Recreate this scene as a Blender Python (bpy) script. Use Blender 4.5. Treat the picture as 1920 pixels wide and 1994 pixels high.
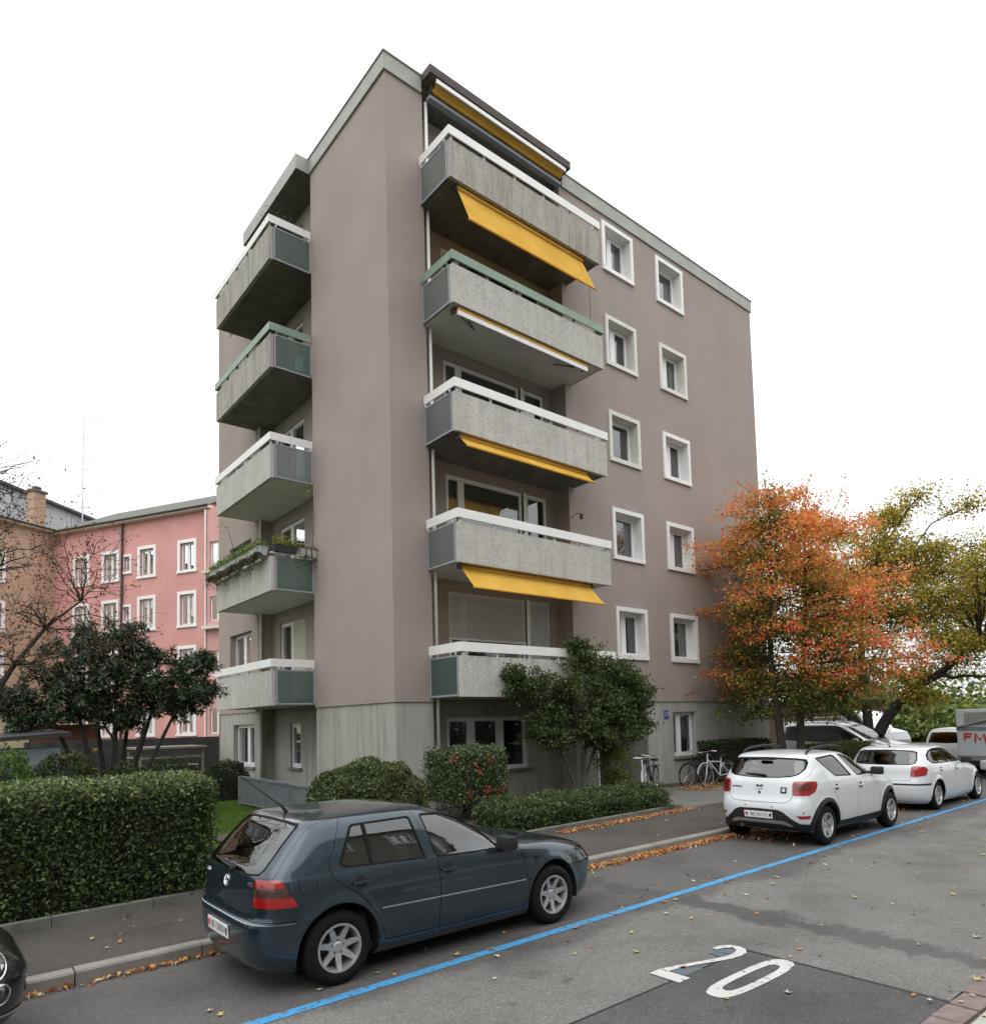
import bpy, bmesh, math, random
import numpy as np
from mathutils import Matrix, Vector
from mathutils.geometry import delaunay_2d_cdt

# ---------------------------------------------------------------- scene, camera, sky, sun
for ob in list(bpy.data.objects):
    bpy.data.objects.remove(ob)
scene = bpy.context.scene
COL = scene.collection
R_ = math.radians
YAW, PITCH, ROLL = 0.876989, 0.064109, -0.025984
CAM_POS = (-8.149, -13.202, 2.154)
F_PX, CY_PX = 1356.35, 1320.13
def cam_axes():
    f = Vector((math.cos(YAW) * math.cos(PITCH), math.sin(YAW) * math.cos(PITCH), math.sin(PITCH)))
    r = f.cross(Vector((0, 0, 1))).normalized(); u = r.cross(f)
    c, s = math.cos(ROLL), math.sin(ROLL)
    return c * r + s * u, -s * r + c * u, f
cr, cu, cf = cam_axes()
cam = bpy.data.cameras.new('camera')
cam.sensor_fit = 'HORIZONTAL'; cam.sensor_width = 36.0
cam.lens = F_PX / 1920 * 36.0
cam.shift_y = (CY_PX - 997.0) / 1920
cam.clip_start = 0.1; cam.clip_end = 2000
cam_ob = bpy.data.objects.new('camera', cam); COL.objects.link(cam_ob)
m = Matrix((( cr.x, cu.x, -cf.x, CAM_POS[0]), (cr.y, cu.y, -cf.y, CAM_POS[1]), (cr.z, cu.z, -cf.z, CAM_POS[2]), (0, 0, 0, 1)))
cam_ob.matrix_world = m
scene.camera = cam_ob

SUN_EL, SUN_AZ = R_(52), R_(215)     # behind the camera's left shoulder, veiled by cloud
world = bpy.data.worlds.new('World'); scene.world = world; world.use_nodes = True
wn = world.node_tree.nodes; wl = world.node_tree.links; wn.clear()
w_out = wn.new('ShaderNodeOutputWorld'); w_bg = wn.new('ShaderNodeBackground')
w_sky = wn.new('ShaderNodeTexSky'); w_sky.sky_type = 'NISHITA'; w_sky.sun_disc = False
w_sky.sun_elevation = SUN_EL; w_sky.sun_rotation = R_(90) - SUN_AZ
w_sky.air_density = 1.0; w_sky.dust_density = 2.0
# closed overcast: brighter towards the zenith than at the horizon, with faint cloud structure
w_tc = wn.new('ShaderNodeTexCoord'); w_noise = wn.new('ShaderNodeTexNoise')
w_noise.inputs['Scale'].default_value = 2.6; w_noise.inputs['Detail'].default_value = 7; w_noise.inputs['Roughness'].default_value = 0.58
w_sep = wn.new('ShaderNodeSeparateXYZ'); wl.new(w_tc.outputs['Generated'], w_sep.inputs[0])
def wmath(op, a_, b_):
    nd = wn.new('ShaderNodeMath'); nd.operation = op
    for i_, v_ in ((0, a_), (1, b_)):
        if isinstance(v_, (int, float)): nd.inputs[i_].default_value = v_
        else: wl.new(v_, nd.inputs[i_])
    return nd.outputs[0]
w_el = wmath('MAXIMUM', w_sep.outputs['Z'], 0.0)
w_lum = wmath('ADD', 6.9, wmath('MULTIPLY', w_el, 13.6))
w_var = wmath('ADD', 0.72, wmath('MULTIPLY', w_noise.outputs['Fac'], 0.56))
w_lum = wmath('MULTIPLY', w_lum, w_var)
w_cloud = wn.new('ShaderNodeMix'); w_cloud.data_type = 'RGBA'; w_cloud.blend_type = 'MULTIPLY'; w_cloud.inputs['Factor'].default_value = 1.0
w_cc = [q_ for q_ in w_cloud.inputs if q_.type == 'RGBA']; w_cc[0].default_value = (0.985, 1.0, 1.01, 1)
w_comb = wn.new('ShaderNodeCombineColor')
for k_ in range(3): wl.new(w_lum, w_comb.inputs[k_])
wl.new(w_comb.outputs[0], w_cc[1])
w_mix = wn.new('ShaderNodeMix'); w_mix.data_type = 'RGBA'; w_mix.inputs['Factor'].default_value = 0.90
wl.new(w_tc.outputs['Generated'], w_noise.inputs['Vector'])
w_mi = [q_ for q_ in w_mix.inputs if q_.type == 'RGBA']
wl.new(w_sky.outputs['Color'], w_mi[0]); wl.new([q_ for q_ in w_cloud.outputs if q_.type == 'RGBA'][0], w_mi[1])
wl.new([q_ for q_ in w_mix.outputs if q_.type == 'RGBA'][0], w_bg.inputs['Color'])

w_bg.inputs['Strength'].default_value = 0.10
wl.new(w_bg.outputs[0], w_out.inputs['Surface'])

sun = bpy.data.lights.new('sun', 'SUN'); sun.energy = 0.5; sun.angle = R_(50); sun.color = (1.0, 0.97, 0.93)
sun_ob = bpy.data.objects.new('sun', sun); COL.objects.link(sun_ob)
sd = Vector((math.cos(SUN_EL) * math.cos(SUN_AZ), math.cos(SUN_EL) * math.sin(SUN_AZ), math.sin(SUN_EL)))
sun_ob.rotation_euler = sd.to_track_quat('Z', 'Y').to_euler()
sun_ob.location = (0, -20, 40)

vs = scene.view_settings
vs.view_transform = 'Standard'; vs.look = 'None'; vs.exposure = 0.47; vs.gamma = 1.0; vs.use_curve_mapping = False
scene.render.engine = 'CYCLES'
scene.cycles.max_bounces = 8; scene.cycles.transparent_max_bounces = 16
scene.cycles.use_denoising = True
scene.cycles.caustics_reflective = False; scene.cycles.caustics_refractive = False

rng = np.random.default_rng(7)
random.seed(7)

# ---------------------------------------------------------------- tagging
def tag(o, label=None, cat=None, group=None, kind=None):
    if label: o['label'] = label
    if cat: o['category'] = cat
    if group: o['group'] = group
    if kind: o['kind'] = kind
    return o
def empty(name, loc=(0, 0, 0), rz=0.0, parent=None):
    o = bpy.data.objects.new(name, None); COL.objects.link(o)
    o.empty_display_size = 0.2
    o.location = loc; o.rotation_euler = (0, 0, rz); o.parent = parent
    return o
def link_mesh(name, me, mat, parent=None):
    if mat is not None and not me.materials:
        me.materials.append(mat)
    o = bpy.data.objects.new(name, me); COL.objects.link(o)
    o.parent = parent
    return o
def copy_tree(o, parent=None):
    c = o.copy(); COL.objects.link(c); c.parent = parent
    for ch in list(o.children):
        copy_tree(ch, c)
    return c
def setloc(o, loc, rz=0.0):
    o.location = loc; o.rotation_euler = (0, 0, rz)

# ---------------------------------------------------------------- mesh builder
class Frame:
    """facade frame: u along the wall, d outward, z up"""
    def __init__(s, O, U, N): s.O, s.U, s.N = Vector(O), Vector(U), Vector(N)
    def P(s, u, d, z): return s.O + s.U * u + s.N * d + Vector((0, 0, z))
ID = Frame((0, 0, 0), (1, 0, 0), (0, 1, 0))

class MB:
    def __init__(s): s.v = []; s.f = []
    def quad(s, a, b, c, d):
        n = len(s.v); s.v += [tuple(a), tuple(b), tuple(c), tuple(d)]; s.f.append((n, n + 1, n + 2, n + 3)); return s
    def tri(s, a, b, c):
        n = len(s.v); s.v += [tuple(a), tuple(b), tuple(c)]; s.f.append((n, n + 1, n + 2)); return s
    def hexa(s, p):          # 8 points: bottom loop, top loop
        n = len(s.v); s.v += [tuple(q) for q in p]
        for f in ((0, 3, 2, 1), (4, 5, 6, 7), (0, 1, 5, 4), (1, 2, 6, 5), (2, 3, 7, 6), (3, 0, 4, 7)):
            s.f.append(tuple(n + i for i in f))
        return s
    def box(s, x0, y0, z0, x1, y1, z1):
        return s.hexa([(x0, y0, z0), (x1, y0, z0), (x1, y1, z0), (x0, y1, z0), (x0, y0, z1), (x1, y0, z1), (x1, y1, z1), (x0, y1, z1)])
    def cbox(s, x0, y0, z0, x1, y1, z1, b=0.01):     # chamfered box
        P = []
        bx, by, bz = (min(b, (x1 - x0) * .45), min(b, (y1 - y0) * .45), min(b, (z1 - z0) * .45))
        bm = bmesh.new(); bmesh.ops.create_cube(bm, size=1.0)
        for v in bm.verts:
            v.co = Vector(((x0 + x1) / 2 + v.co.x * (x1 - x0), (y0 + y1) / 2 + v.co.y * (y1 - y0), (z0 + z1) / 2 + v.co.z * (z1 - z0)))
        bmesh.ops.bevel(bm, geom=list(bm.edges), offset=min(bx, by, bz), segments=2, profile=0.6, affect='EDGES')
        s.add_bm(bm); bm.free(); return s
    def add_bm(s, bm):
        n = len(s.v); bm.verts.index_update()
        s.v += [tuple(v.co) for v in bm.verts]
        s.f += [tuple(n + v.index for v in f.verts) for f in bm.faces]
    def fbox(s, F, u0, u1, d0, d1, z0, z1):
        return s.hexa([F.P(u0, d0, z0), F.P(u1, d0, z0), F.P(u1, d1, z0), F.P(u0, d1, z0), F.P(u0, d0, z1), F.P(u1, d0, z1), F.P(u1, d1, z1), F.P(u0, d1, z1)])
    def fquad(s, F, u0, u1, d, z0, z1):
        return s.quad(F.P(u0, d, z0), F.P(u1, d, z0), F.P(u1, d, z1), F.P(u0, d, z1))
    def wall(s, F, u0, u1, z0, z1, holes=(), d=0.0, rev=0.0):
        us = sorted({u0, u1, *[h[0] for h in holes], *[h[1] for h in holes]})
        zs = sorted({z0, z1, *[h[2] for h in holes], *[h[3] for h in holes]})
        for i in range(len(us) - 1):
            for j in range(len(zs) - 1):
                uc, zc = (us[i] + us[i + 1]) / 2, (zs[j] + zs[j + 1]) / 2
                if any(h[0] < uc < h[1] and h[2] < zc < h[3] for h in holes): continue
                s.fquad(F, us[i], us[i + 1], d, zs[j], zs[j + 1])
        if rev:
            for (a, b, c, e) in holes:
                s.quad(F.P(a, d, c), F.P(a, d - rev, c), F.P(a, d - rev, e), F.P(a, d, e))
                s.quad(F.P(b, d, c), F.P(b, d, e), F.P(b, d - rev, e), F.P(b, d - rev, c))
                s.quad(F.P(a, d, e), F.P(a, d - rev, e), F.P(b, d - rev, e), F.P(b, d, e))
                s.quad(F.P(a, d, c), F.P(b, d, c), F.P(b, d - rev, c), F.P(a, d - rev, c))
        return s
    def tube(s, pts, r, n=8, cap=True):
        pts = [Vector(p) for p in pts]
        rs = r if hasattr(r, '__len__') else [r] * len(pts)
        rings = []; prev = None
        for i, p in enumerate(pts):
            t = (pts[min(i + 1, len(pts) - 1)] - pts[max(i - 1, 0)])
            t = t.normalized() if t.length > 1e-9 else Vector((0, 0, 1))
            if prev is None:
                a = t.orthogonal().normalized()
            else:
                a = (prev - t * prev.dot(t));
                a = a.normalized() if a.length > 1e-6 else t.orthogonal().normalized()
            prev = a; b = t.cross(a)
            base = len(s.v)
            for k in range(n):
                th = 2 * math.pi * k / n
                s.v.append(tuple(p + (a * math.cos(th) + b * math.sin(th)) * rs[i]))
            rings.append(base)
        for i in range(len(rings) - 1):
            A, B = rings[i], rings[i + 1]
            for k in range(n):
                s.f.append((A + k, A + (k + 1) % n, B + (k + 1) % n, B + k))
        if cap:
            s.f.append(tuple(rings[0] + k for k in reversed(range(n)))); s.f.append(tuple(rings[-1] + k for k in range(n)))
        return s
    def lathe(s, prof, O=(0, 0, 0), axis='y', n=32):     # prof: (r, h)
        O = Vector(O); rings = []
        for r, h in prof:
            base = len(s.v); rings.append(base)
            for k in range(n):
                th = 2 * math.pi * k / n; c, e = r * math.cos(th), r * math.sin(th)
                s.v.append(tuple(O + (Vector((c, h, e)) if axis == 'y' else Vector((c, e, h)))))
        for i in range(len(rings) - 1):
            A, B = rings[i], rings[i + 1]
            for k in range(n):
                s.f.append((A + k, A + (k + 1) % n, B + (k + 1) % n, B + k))
        return s
    def prism(s, poly, f0, f1):        # poly: 2D points, f0/f1 map 2D -> 3D for both caps
        n = len(s.v); k = len(poly)
        s.v += [tuple(f0(*p)) for p in poly] + [tuple(f1(*p)) for p in poly]
        s.f.append(tuple(n + i for i in reversed(range(k)))); s.f.append(tuple(n + k + i for i in range(k)))
        for i in range(k):
            j = (i + 1) % k; s.f.append((n + i, n + j, n + k + j, n + k + i))
        return s
    def mesh(s, name, smooth=False, fix=True):
        me = bpy.data.meshes.new(name)
        if fix:
            bm = bmesh.new()
            vs = [bm.verts.new(p) for p in s.v]
            for f in s.f:
                try: bm.faces.new([vs[i] for i in f])
                except ValueError: pass
            bmesh.ops.remove_doubles(bm, verts=bm.verts, dist=1e-5)
            bmesh.ops.recalc_face_normals(bm, faces=bm.faces)
            if smooth:
                for f in bm.faces: f.smooth = True
            bm.to_mesh(me); bm.free()
        else:
            me.from_pydata(s.v, [], s.f)
        if smooth == 'auto':
            try: me.set_sharp_from_angle(angle=R_(38))
            except Exception: pass
        me.update()
        return me
    def build(s, name, mat, parent=None, smooth=False, fix=True):
        return link_mesh(name, s.mesh(name, smooth, fix), mat, parent)

# ---------------------------------------------------------------- materials
MATS = {}
class NT:
    def __init__(s, name):
        s.m = bpy.data.materials.new(name); s.m.use_nodes = True; s.t = s.m.node_tree; s.t.nodes.clear()
        s.out = s.t.nodes.new('ShaderNodeOutputMaterial'); MATS[name] = s.m
    def n(s, typ, **kw):
        nd = s.t.nodes.new('ShaderNode' + typ)
        for k, v in kw.items():
            if k in ('blend_type', 'data_type', 'operation', 'noise_dimensions', 'feature', 'attribute_name', 'wave_type', 'bands_direction', 'distance', 'clamp', 'invert'):
                setattr(nd, k, v)
            else:
                s.set(nd, k, v)
        return nd
    def set(s, nd, k, v):
        i = nd.inputs[k.replace('_', ' ')] if isinstance(k, str) else nd.inputs[k]
        if hasattr(v, 'is_output') or isinstance(v, bpy.types.NodeSocket): s.t.links.new(v, i)
        else: i.default_value = v
    def noise(s, scale, detail=4, rough=0.5, vec=None):
        nd = s.n('TexNoise', Scale=scale, Detail=detail, Roughness=rough)
        if vec is not None: s.t.links.new(vec, nd.inputs['Vector'])
        return nd.outputs['Fac']
    def ramp(s, fac, stops):
        nd = s.t.nodes.new('ShaderNodeValToRGB'); e = nd.color_ramp.elements
        while len(e) < len(stops): e.new(0.5)
        for k, (p, c) in enumerate(stops):
            e[k].position = p; e[k].color = (c, c, c, 1) if not hasattr(c, '__len__') else (*c, 1)
        s.t.links.new(fac, nd.inputs['Fac']); return nd.outputs['Color']
    def mix(s, fac, a, b, mode='MIX'):
        nd = s.t.nodes.new('ShaderNodeMix'); nd.data_type = 'RGBA'; nd.blend_type = mode
        for k, v in (('Factor', fac), ('A', a), ('B', b)):
            i = nd.inputs[k]if k == 'Factor' else [q for q in nd.inputs if q.name == k and q.type == 'RGBA'][0]
            if isinstance(v, bpy.types.NodeSocket): s.t.links.new(v, i)
            elif k == 'Factor': i.default_value = v
            else: i.default_value = (*v, 1) if len(v) == 3 else v
        return [q for q in nd.outputs if q.type == 'RGBA'][0]
    def math(s, op, a, b=0.0):
        nd = s.t.nodes.new('ShaderNodeMath'); nd.operation = op
        for i, v in ((0, a), (1, b)):
            if isinstance(v, bpy.types.NodeSocket): s.t.links.new(v, nd.inputs[i])
            else: nd.inputs[i].default_value = v
        return nd.outputs[0]
    def coord(s, kind='Object', scale=(1, 1, 1), loc=(0, 0, 0)):
        tc = s.t.nodes.new('ShaderNodeTexCoord'); mp = s.t.nodes.new('ShaderNodeMapping')
        s.t.links.new(tc.outputs[kind], mp.inputs['Vector']); mp.inputs['Scale'].default_value = scale; mp.inputs['Location'].default_value = loc
        return mp.outputs['Vector']
    def pos(s, scale=(1, 1, 1)):
        g = s.t.nodes.new('ShaderNodeNewGeometry'); mp = s.t.nodes.new('ShaderNodeMapping')
        s.t.links.new(g.outputs['Position'], mp.inputs['Vector']); mp.inputs['Scale'].default_value = scale
        return mp.outputs['Vector']
    def bump(s, h, strength=0.3, dist=0.01):
        nd = s.t.nodes.new('ShaderNodeBump'); nd.inputs['Strength'].default_value = strength; nd.inputs['Distance'].default_value = dist
        s.t.links.new(h, nd.inputs['Height']); return nd.outputs['Normal']
    def bsdf(s, color, rough=0.6, normal=None, **kw):
        b = s.t.nodes.new('ShaderNodeBsdfPrincipled')
        def put(k, v):
            i = b.inputs[k]
            if isinstance(v, bpy.types.NodeSocket): s.t.links.new(v, i)
            elif hasattr(v, '__len__') and len(v) == 3: i.default_value = (*v, 1)
            else: i.default_value = v
        put('Base Color', color); put('Roughness', rough)
        if normal is not None: put('Normal', normal)
        for k, v in kw.items(): put(k.replace('_', ' '), v)
        s.t.links.new(b.outputs[0], s.out.inputs['Surface']); return b

def simple(name, col, rough=0.5, var=0.12, nscale=3.0, bump=0.0, bscale=60.0, **kw):
    t = NT(name); p = t.pos()
    f = t.noise(nscale, 5, 0.6, p)
    lo = tuple(c * (1 - var) for c in col); hi = tuple(min(1, c * (1 + var)) for c in col)
    c = t.ramp(f, [(0.3, lo), (0.7, hi)])
    nm = t.bump(t.noise(bscale, 3, 0.6, p), bump, 0.005) if bump else None
    t.bsdf(c, rough, nm, **kw); return t.m

def mat_plaster(name, col, streak=0.10):
    t = NT(name); p = t.pos()
    big = t.noise(0.55, 5, 0.6, p)
    st = t.noise(1.0, 4, 0.6, t.pos((2.2, 2.2, 0.10)))
    fine = t.noise(160, 2, 0.7, p)
    c = t.ramp(big, [(0.25, tuple(x * 0.90 for x in col)), (0.75, tuple(x * 1.07 for x in col))])
    s2 = t.ramp(st, [(0.32, 1 - streak * 1.6), (0.60, 1.0), (0.85, 1 + streak * 0.3)])
    c = t.mix(1.0, c, s2, 'MULTIPLY')
    c = t.mix(0.5, c, t.ramp(fine, [(0.3, 0.86), (0.7, 1.0)]), 'MULTIPLY')
    t.bsdf(c, 0.92, t.bump(fine, 0.35, 0.004), Specular_IOR_Level=0.2); return t.m
mat_plaster('plaster', (0.342, 0.289, 0.264), 0.018)
def mat_plinth():
    t = NT('plinth_concrete'); p = t.pos()
    boards = t.noise(1.0, 2, 0.5, t.pos((2.0, 2.0, 0.07)))
    drip = t.noise(1.0, 5, 0.65, t.pos((5, 5, 0.35)))
    big = t.noise(0.9, 5, 0.6, p)
    c = t.ramp(boards, [(0.3, (0.36, 0.35, 0.315)), (0.55, (0.37, 0.36, 0.325)), (0.75, (0.41, 0.40, 0.365))])
    c = t.mix(0.8, c, t.ramp(drip, [(0.30, 0.62), (0.50, 1.0)]), 'MULTIPLY')
    c = t.mix(0.7, c, t.ramp(big, [(0.3, 0.80), (0.7, 1.05)]), 'MULTIPLY')
    h = t.math('ADD', t.noise(90, 4, 0.7, p), t.math('MULTIPLY', boards, .6))
    t.bsdf(c, 0.9, t.bump(h, 0.4, 0.006), Specular_IOR_Level=0.25)
mat_plinth()
def mat_aggregate(name, base, light, top_dirt):
    t = NT(name); p = t.pos()
    vo = t.n('TexVoronoi', Scale=46.0); t.t.links.new(p, vo.inputs['Vector'])
    speck = t.ramp(vo.outputs['Color'], [(0.15, base), (0.55, tuple((a + b) / 2 for a, b in zip(base, light))), (0.95, light)])
    st = t.noise(1.0, 5, 0.7, t.pos((7, 7, 0.55)))
    big = t.noise(1.6, 4, 0.6, p)
    c = t.mix(top_dirt, speck, t.ramp(st, [(0.36, (0.42, 0.40, 0.36)), (0.56, (1, 1, 1))]), 'MULTIPLY')
    c = t.mix(0.6, c, t.ramp(big, [(0.3, 0.82), (0.7, 1.06)]), 'MULTIPLY')
    t.bsdf(c, 0.85, t.bump(vo.outputs['Distance'], 0.5, 0.008), Specular_IOR_Level=0.3)
mat_aggregate('aggregate', (0.365, 0.35, 0.315), (0.58, 0.565, 0.53), 0.22)
mat_aggregate('aggregate_stained', (0.30, 0.28, 0.245), (0.45, 0.43, 0.385), 0.55)
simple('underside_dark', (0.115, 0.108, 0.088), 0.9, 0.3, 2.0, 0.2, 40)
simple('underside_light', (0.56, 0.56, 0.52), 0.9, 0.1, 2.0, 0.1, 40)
simple('parapet', (0.30, 0.31, 0.275), 0.55, 0.14, 1.3)
simple('bright_white', (0.84, 0.84, 0.84), 0.5, 0.03, 3.0)
simple('white_paint', (0.74, 0.73, 0.71), 0.5, 0.05, 3.0)
simple('cream_paint', (0.62, 0.61, 0.55), 0.6, 0.10, 2.5)
simple('green_rail', (0.20, 0.275, 0.215), 0.5, 0.18, 2.0)
simple('rail_metal', (0.15, 0.17, 0.19), 0.5, 0.12, 5.0)
simple('grey_metal', (0.27, 0.30, 0.33), 0.45, 0.10, 5.0)
simple('dark_metal', (0.035, 0.035, 0.036), 0.45, 0.2, 8.0)
simple('steel', (0.55, 0.56, 0.57), 0.35, 0.08, 8.0, Metallic=0.9)
simple('window_frame', (0.76, 0.77, 0.78), 0.4, 0.03, 4.0)
simple('interior', (0.10, 0.092, 0.085), 0.9, 0.25, 1.5)
simple('sill_stone', (0.16, 0.16, 0.16), 0.8, 0.15, 6.0)
simple('roof_gravel', (0.25, 0.24, 0.22), 0.95, 0.2, 6.0)
simple('brown_fascia', (0.055, 0.040, 0.034), 0.7, 0.2, 4.0)
simple('black_rubber', (0.0065, 0.0065, 0.007), 0.8, 0.2, 20.0, 0.15, 90, Specular_IOR_Level=0.2)
simple('black_plastic', (0.018, 0.018, 0.020), 0.6, 0.15, 20.0, 0.1, 120, Specular_IOR_Level=0.3)
simple('car_inside', (0.035, 0.037, 0.038), 0.85, 0.2, 8.0)
simple('car_seat', (0.085, 0.088, 0.088), 0.9, 0.2, 10.0)
simple('headliner', (0.33, 0.33, 0.31), 0.9, 0.08, 6.0)
simple('alloy', (0.50, 0.51, 0.51), 0.38, 0.10, 12.0, Metallic=0.75)
simple('alloy_dark', (0.16, 0.165, 0.17), 0.4, 0.10, 12.0, Metallic=0.7)
simple('chrome', (0.75, 0.76, 0.77), 0.12, 0.03, 6.0, Metallic=1.0)
simple('plate_white', (0.72, 0.72, 0.70), 0.4, 0.04, 10.0)
simple('plate_black', (0.015, 0.015, 0.015), 0.5, 0.1, 10.0)
simple('plate_red', (0.52, 0.03, 0.03), 0.4, 0.1, 10.0)
simple('sign_blue', (0.035, 0.085, 0.27), 0.35, 0.08, 10.0)
simple('bark', (0.075, 0.062, 0.050), 0.95, 0.35, 9.0, 0.6, 30)
simple('bark_dark', (0.035, 0.031, 0.027), 0.95, 0.35, 9.0, 0.6, 30)
simple('soil', (0.060, 0.048, 0.036), 0.98, 0.35, 5.0, 0.6, 30)
def mat_fabric():
    t = NT('awning_yellow'); p = t.pos()
    f = t.noise(1.4, 4, 0.6, p)
    fold = t.noise(1.0, 3, 0.5, t.pos((1.2, 1.2, 30)))
    c = t.ramp(f, [(0.3, (0.72, 0.41, 0.075)), (0.7, (0.84, 0.52, 0.115))])
    d = t.n('BsdfDiffuse'); tr = t.n('BsdfTranslucent'); mx = t.n('MixShader')
    nm = t.bump(fold, 0.25, 0.01)
    for b in (d, tr): t.t.links.new(c, b.inputs['Color']); t.t.links.new(nm, b.inputs['Normal'])
    mx.inputs[0].default_value = 0.35
    t.t.links.new(d.outputs[0], mx.inputs[1]); t.t.links.new(tr.outputs[0], mx.inputs[2]); t.t.links.new(mx.outputs[0], t.out.inputs['Surface'])
mat_fabric()
def mat_pane(name, tint, rough, base_fac, frost=0.0, bodycol=(0.1, 0.1, 0.1), ior=1.5, wob=0.0):
    """thin pane: see-through tint + mirror reflection by angle (+ some diffuse body)"""
    t = NT(name)
    tr = t.n('BsdfTransparent'); tr.inputs['Color'].default_value = (*tint, 1)
    gl = t.n('BsdfGlossy'); gl.inputs['Roughness'].default_value = rough
    fr = t.n('Fresnel'); fr.inputs['IOR'].default_value = ior
    fac = t.math('ADD', fr.outputs[0], base_fac)
    base = tr.outputs[0]
    if wob:
        nm = t.bump(t.noise(0.9, 2, 0.4, t.pos()), wob, 0.05); t.t.links.new(nm, gl.inputs['Normal'])
    if frost:
        df = t.n('BsdfDiffuse'); df.inputs['Color'].default_value = (*bodycol, 1)
        tl = t.n('BsdfTranslucent'); tl.inputs['Color'].default_value = (*bodycol, 1)
        m0 = t.n('MixShader'); m0.inputs[0].default_value = 0.5
        t.t.links.new(df.outputs[0], m0.inputs[1]); t.t.links.new(tl.outputs[0], m0.inputs[2])
        m1 = t.n('MixShader'); m1.inputs[0].default_value = frost
        t.t.links.new(base, m1.inputs[1]); t.t.links.new(m0.outputs[0], m1.inputs[2]); base = m1.outputs[0]
    mx = t.n('MixShader'); t.t.links.new(fac, mx.inputs[0]); t.t.links.new(base, mx.inputs[1]); t.t.links.new(gl.outputs[0], mx.inputs[2])
    t.t.links.new(mx.outputs[0], t.out.inputs['Surface'])
mat_pane('window_glass', (0.75, 0.80, 0.80), 0.015, 0.17, wob=0.10)
mat_pane('frosted_glass', (0.30, 0.50, 0.46), 0.05, 0.20, 0.55, (0.08, 0.21, 0.18), wob=0.10)
mat_pane('frosted_sky_sheen', (0.50, 0.70, 0.67), 0.08, 0.28, 0.62, (0.25, 0.34, 0.33), wob=0.10)  # grey body colour stands in for sky mirrored in the green glass
mat_pane('car_glass', (0.52, 0.68, 0.63), 0.01, 0.10)
mat_pane('car_glass_dark', (0.10, 0.12, 0.12), 0.01, 0.08)
mat_pane('lamp_clear', (0.85, 0.87, 0.88), 0.03, 0.10)
def mat_curtain(name, col, dens):
    t = NT(name)
    d = t.n('BsdfDiffuse'); tr = t.n('BsdfTransparent'); tl = t.n('BsdfTranslucent'); m0 = t.n('MixShader'); m1 = t.n('MixShader')
    w = t.noise(1.0, 3, 0.5, t.pos((30, 30, 0.8)))
    c = t.ramp(w, [(0.3, tuple(x * 0.78 for x in col)), (0.7, col)])
    t.t.links.new(c, d.inputs['Color']); t.t.links.new(c, tl.inputs['Color'])
    m0.inputs[0].default_value = 0.35; m1.inputs[0].default_value = dens
    t.t.links.new(d.outputs[0], m0.inputs[1]); t.t.links.new(tl.outputs[0], m0.inputs[2])
    t.t.links.new(tr.outputs[0], m1.inputs[1]); t.t.links.new(m0.outputs[0], m1.inputs[2]); t.t.links.new(m1.outputs[0], t.out.inputs['Surface'])
mat_curtain('curtain_white', (0.88, 0.88, 0.88), 0.92)
mat_curtain('curtain_sheer', (0.70, 0.70, 0.71), 0.62)
def mat_paint(name, col, metallic=0.0, rough=0.28, flake=0.0):
    t = NT(name); p = t.pos()
    c = t.ramp(t.noise(1.2, 3, 0.5, p), [(0.3, tuple(x * 0.95 for x in col)), (0.7, tuple(min(1, x * 1.04) for x in col))])
    dirt = t.noise(7, 5, 0.65, p)
    c = t.mix(t.ramp(dirt, [(0.55, 0.0), (0.88, 0.20 if sum(col) > 1 else 0.06)]), c, (0.16, 0.15, 0.14))
    rg = t.math('ADD', t.math('MULTIPLY', dirt, 0.14), rough - 0.07)
    nm = t.bump(t.noise(900, 2, 0.5, p), flake, 0.001) if flake else None
    t.bsdf(c, rg, nm, Metallic=metallic, Coat_Weight=0.9, Coat_Roughness=0.06)
mat_paint('paint_blue_grey', (0.022, 0.038, 0.053), 0.55, 0.26)
mat_paint('paint_white', (0.60, 0.625, 0.645), 0.0, 0.30)
mat_paint('paint_black', (0.010, 0.011, 0.012), 0.1, 0.25)
mat_paint('paint_silver', (0.50, 0.51, 0.52), 0.6, 0.32)
simple('lamp_red', (0.30, 0.006, 0.008), 0.15, 0.25, 30.0, Coat_Weight=1.0, Coat_Roughness=0.03)
simple('lamp_red_dark', (0.10, 0.012, 0.012), 0.15, 0.3, 30.0, Coat_Weight=1.0, Coat_Roughness=0.03)
simple('lamp_smoke', (0.055, 0.022, 0.020), 0.15, 0.3, 30.0, Coat_Weight=1.0, Coat_Roughness=0.03)
simple('lamp_amber', (0.55, 0.20, 0.02), 0.2, 0.2, 30.0, Coat_Weight=1.0)
def mat_leaf(name, trans=0.30, gloss=0.25, rough=0.45):
    t = NT(name)
    a = t.n('Attribute', attribute_name='tint')
    g = t.n('BsdfPrincipled'); g.inputs['Roughness'].default_value = rough; g.inputs['Specular IOR Level'].default_value = gloss
    tl = t.n('BsdfTranslucent'); mx = t.n('MixShader'); mx.inputs[0].default_value = trans
    t.t.links.new(a.outputs['Color'], g.inputs['Base Color']); t.t.links.new(a.outputs['Color'], tl.inputs['Color'])
    t.t.links.new(g.outputs[0], mx.inputs[1]); t.t.links.new(tl.outputs[0], mx.inputs[2]); t.t.links.new(mx.outputs[0], t.out.inputs['Surface'])
mat_leaf('leaf'); mat_leaf('leaf_glossy', 0.15, 0.5, 0.35); mat_leaf('leaf_autumn', 0.40, 0.2, 0.5); mat_leaf('grass', 0.35, 0.2, 0.6)
M = MATS

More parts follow.
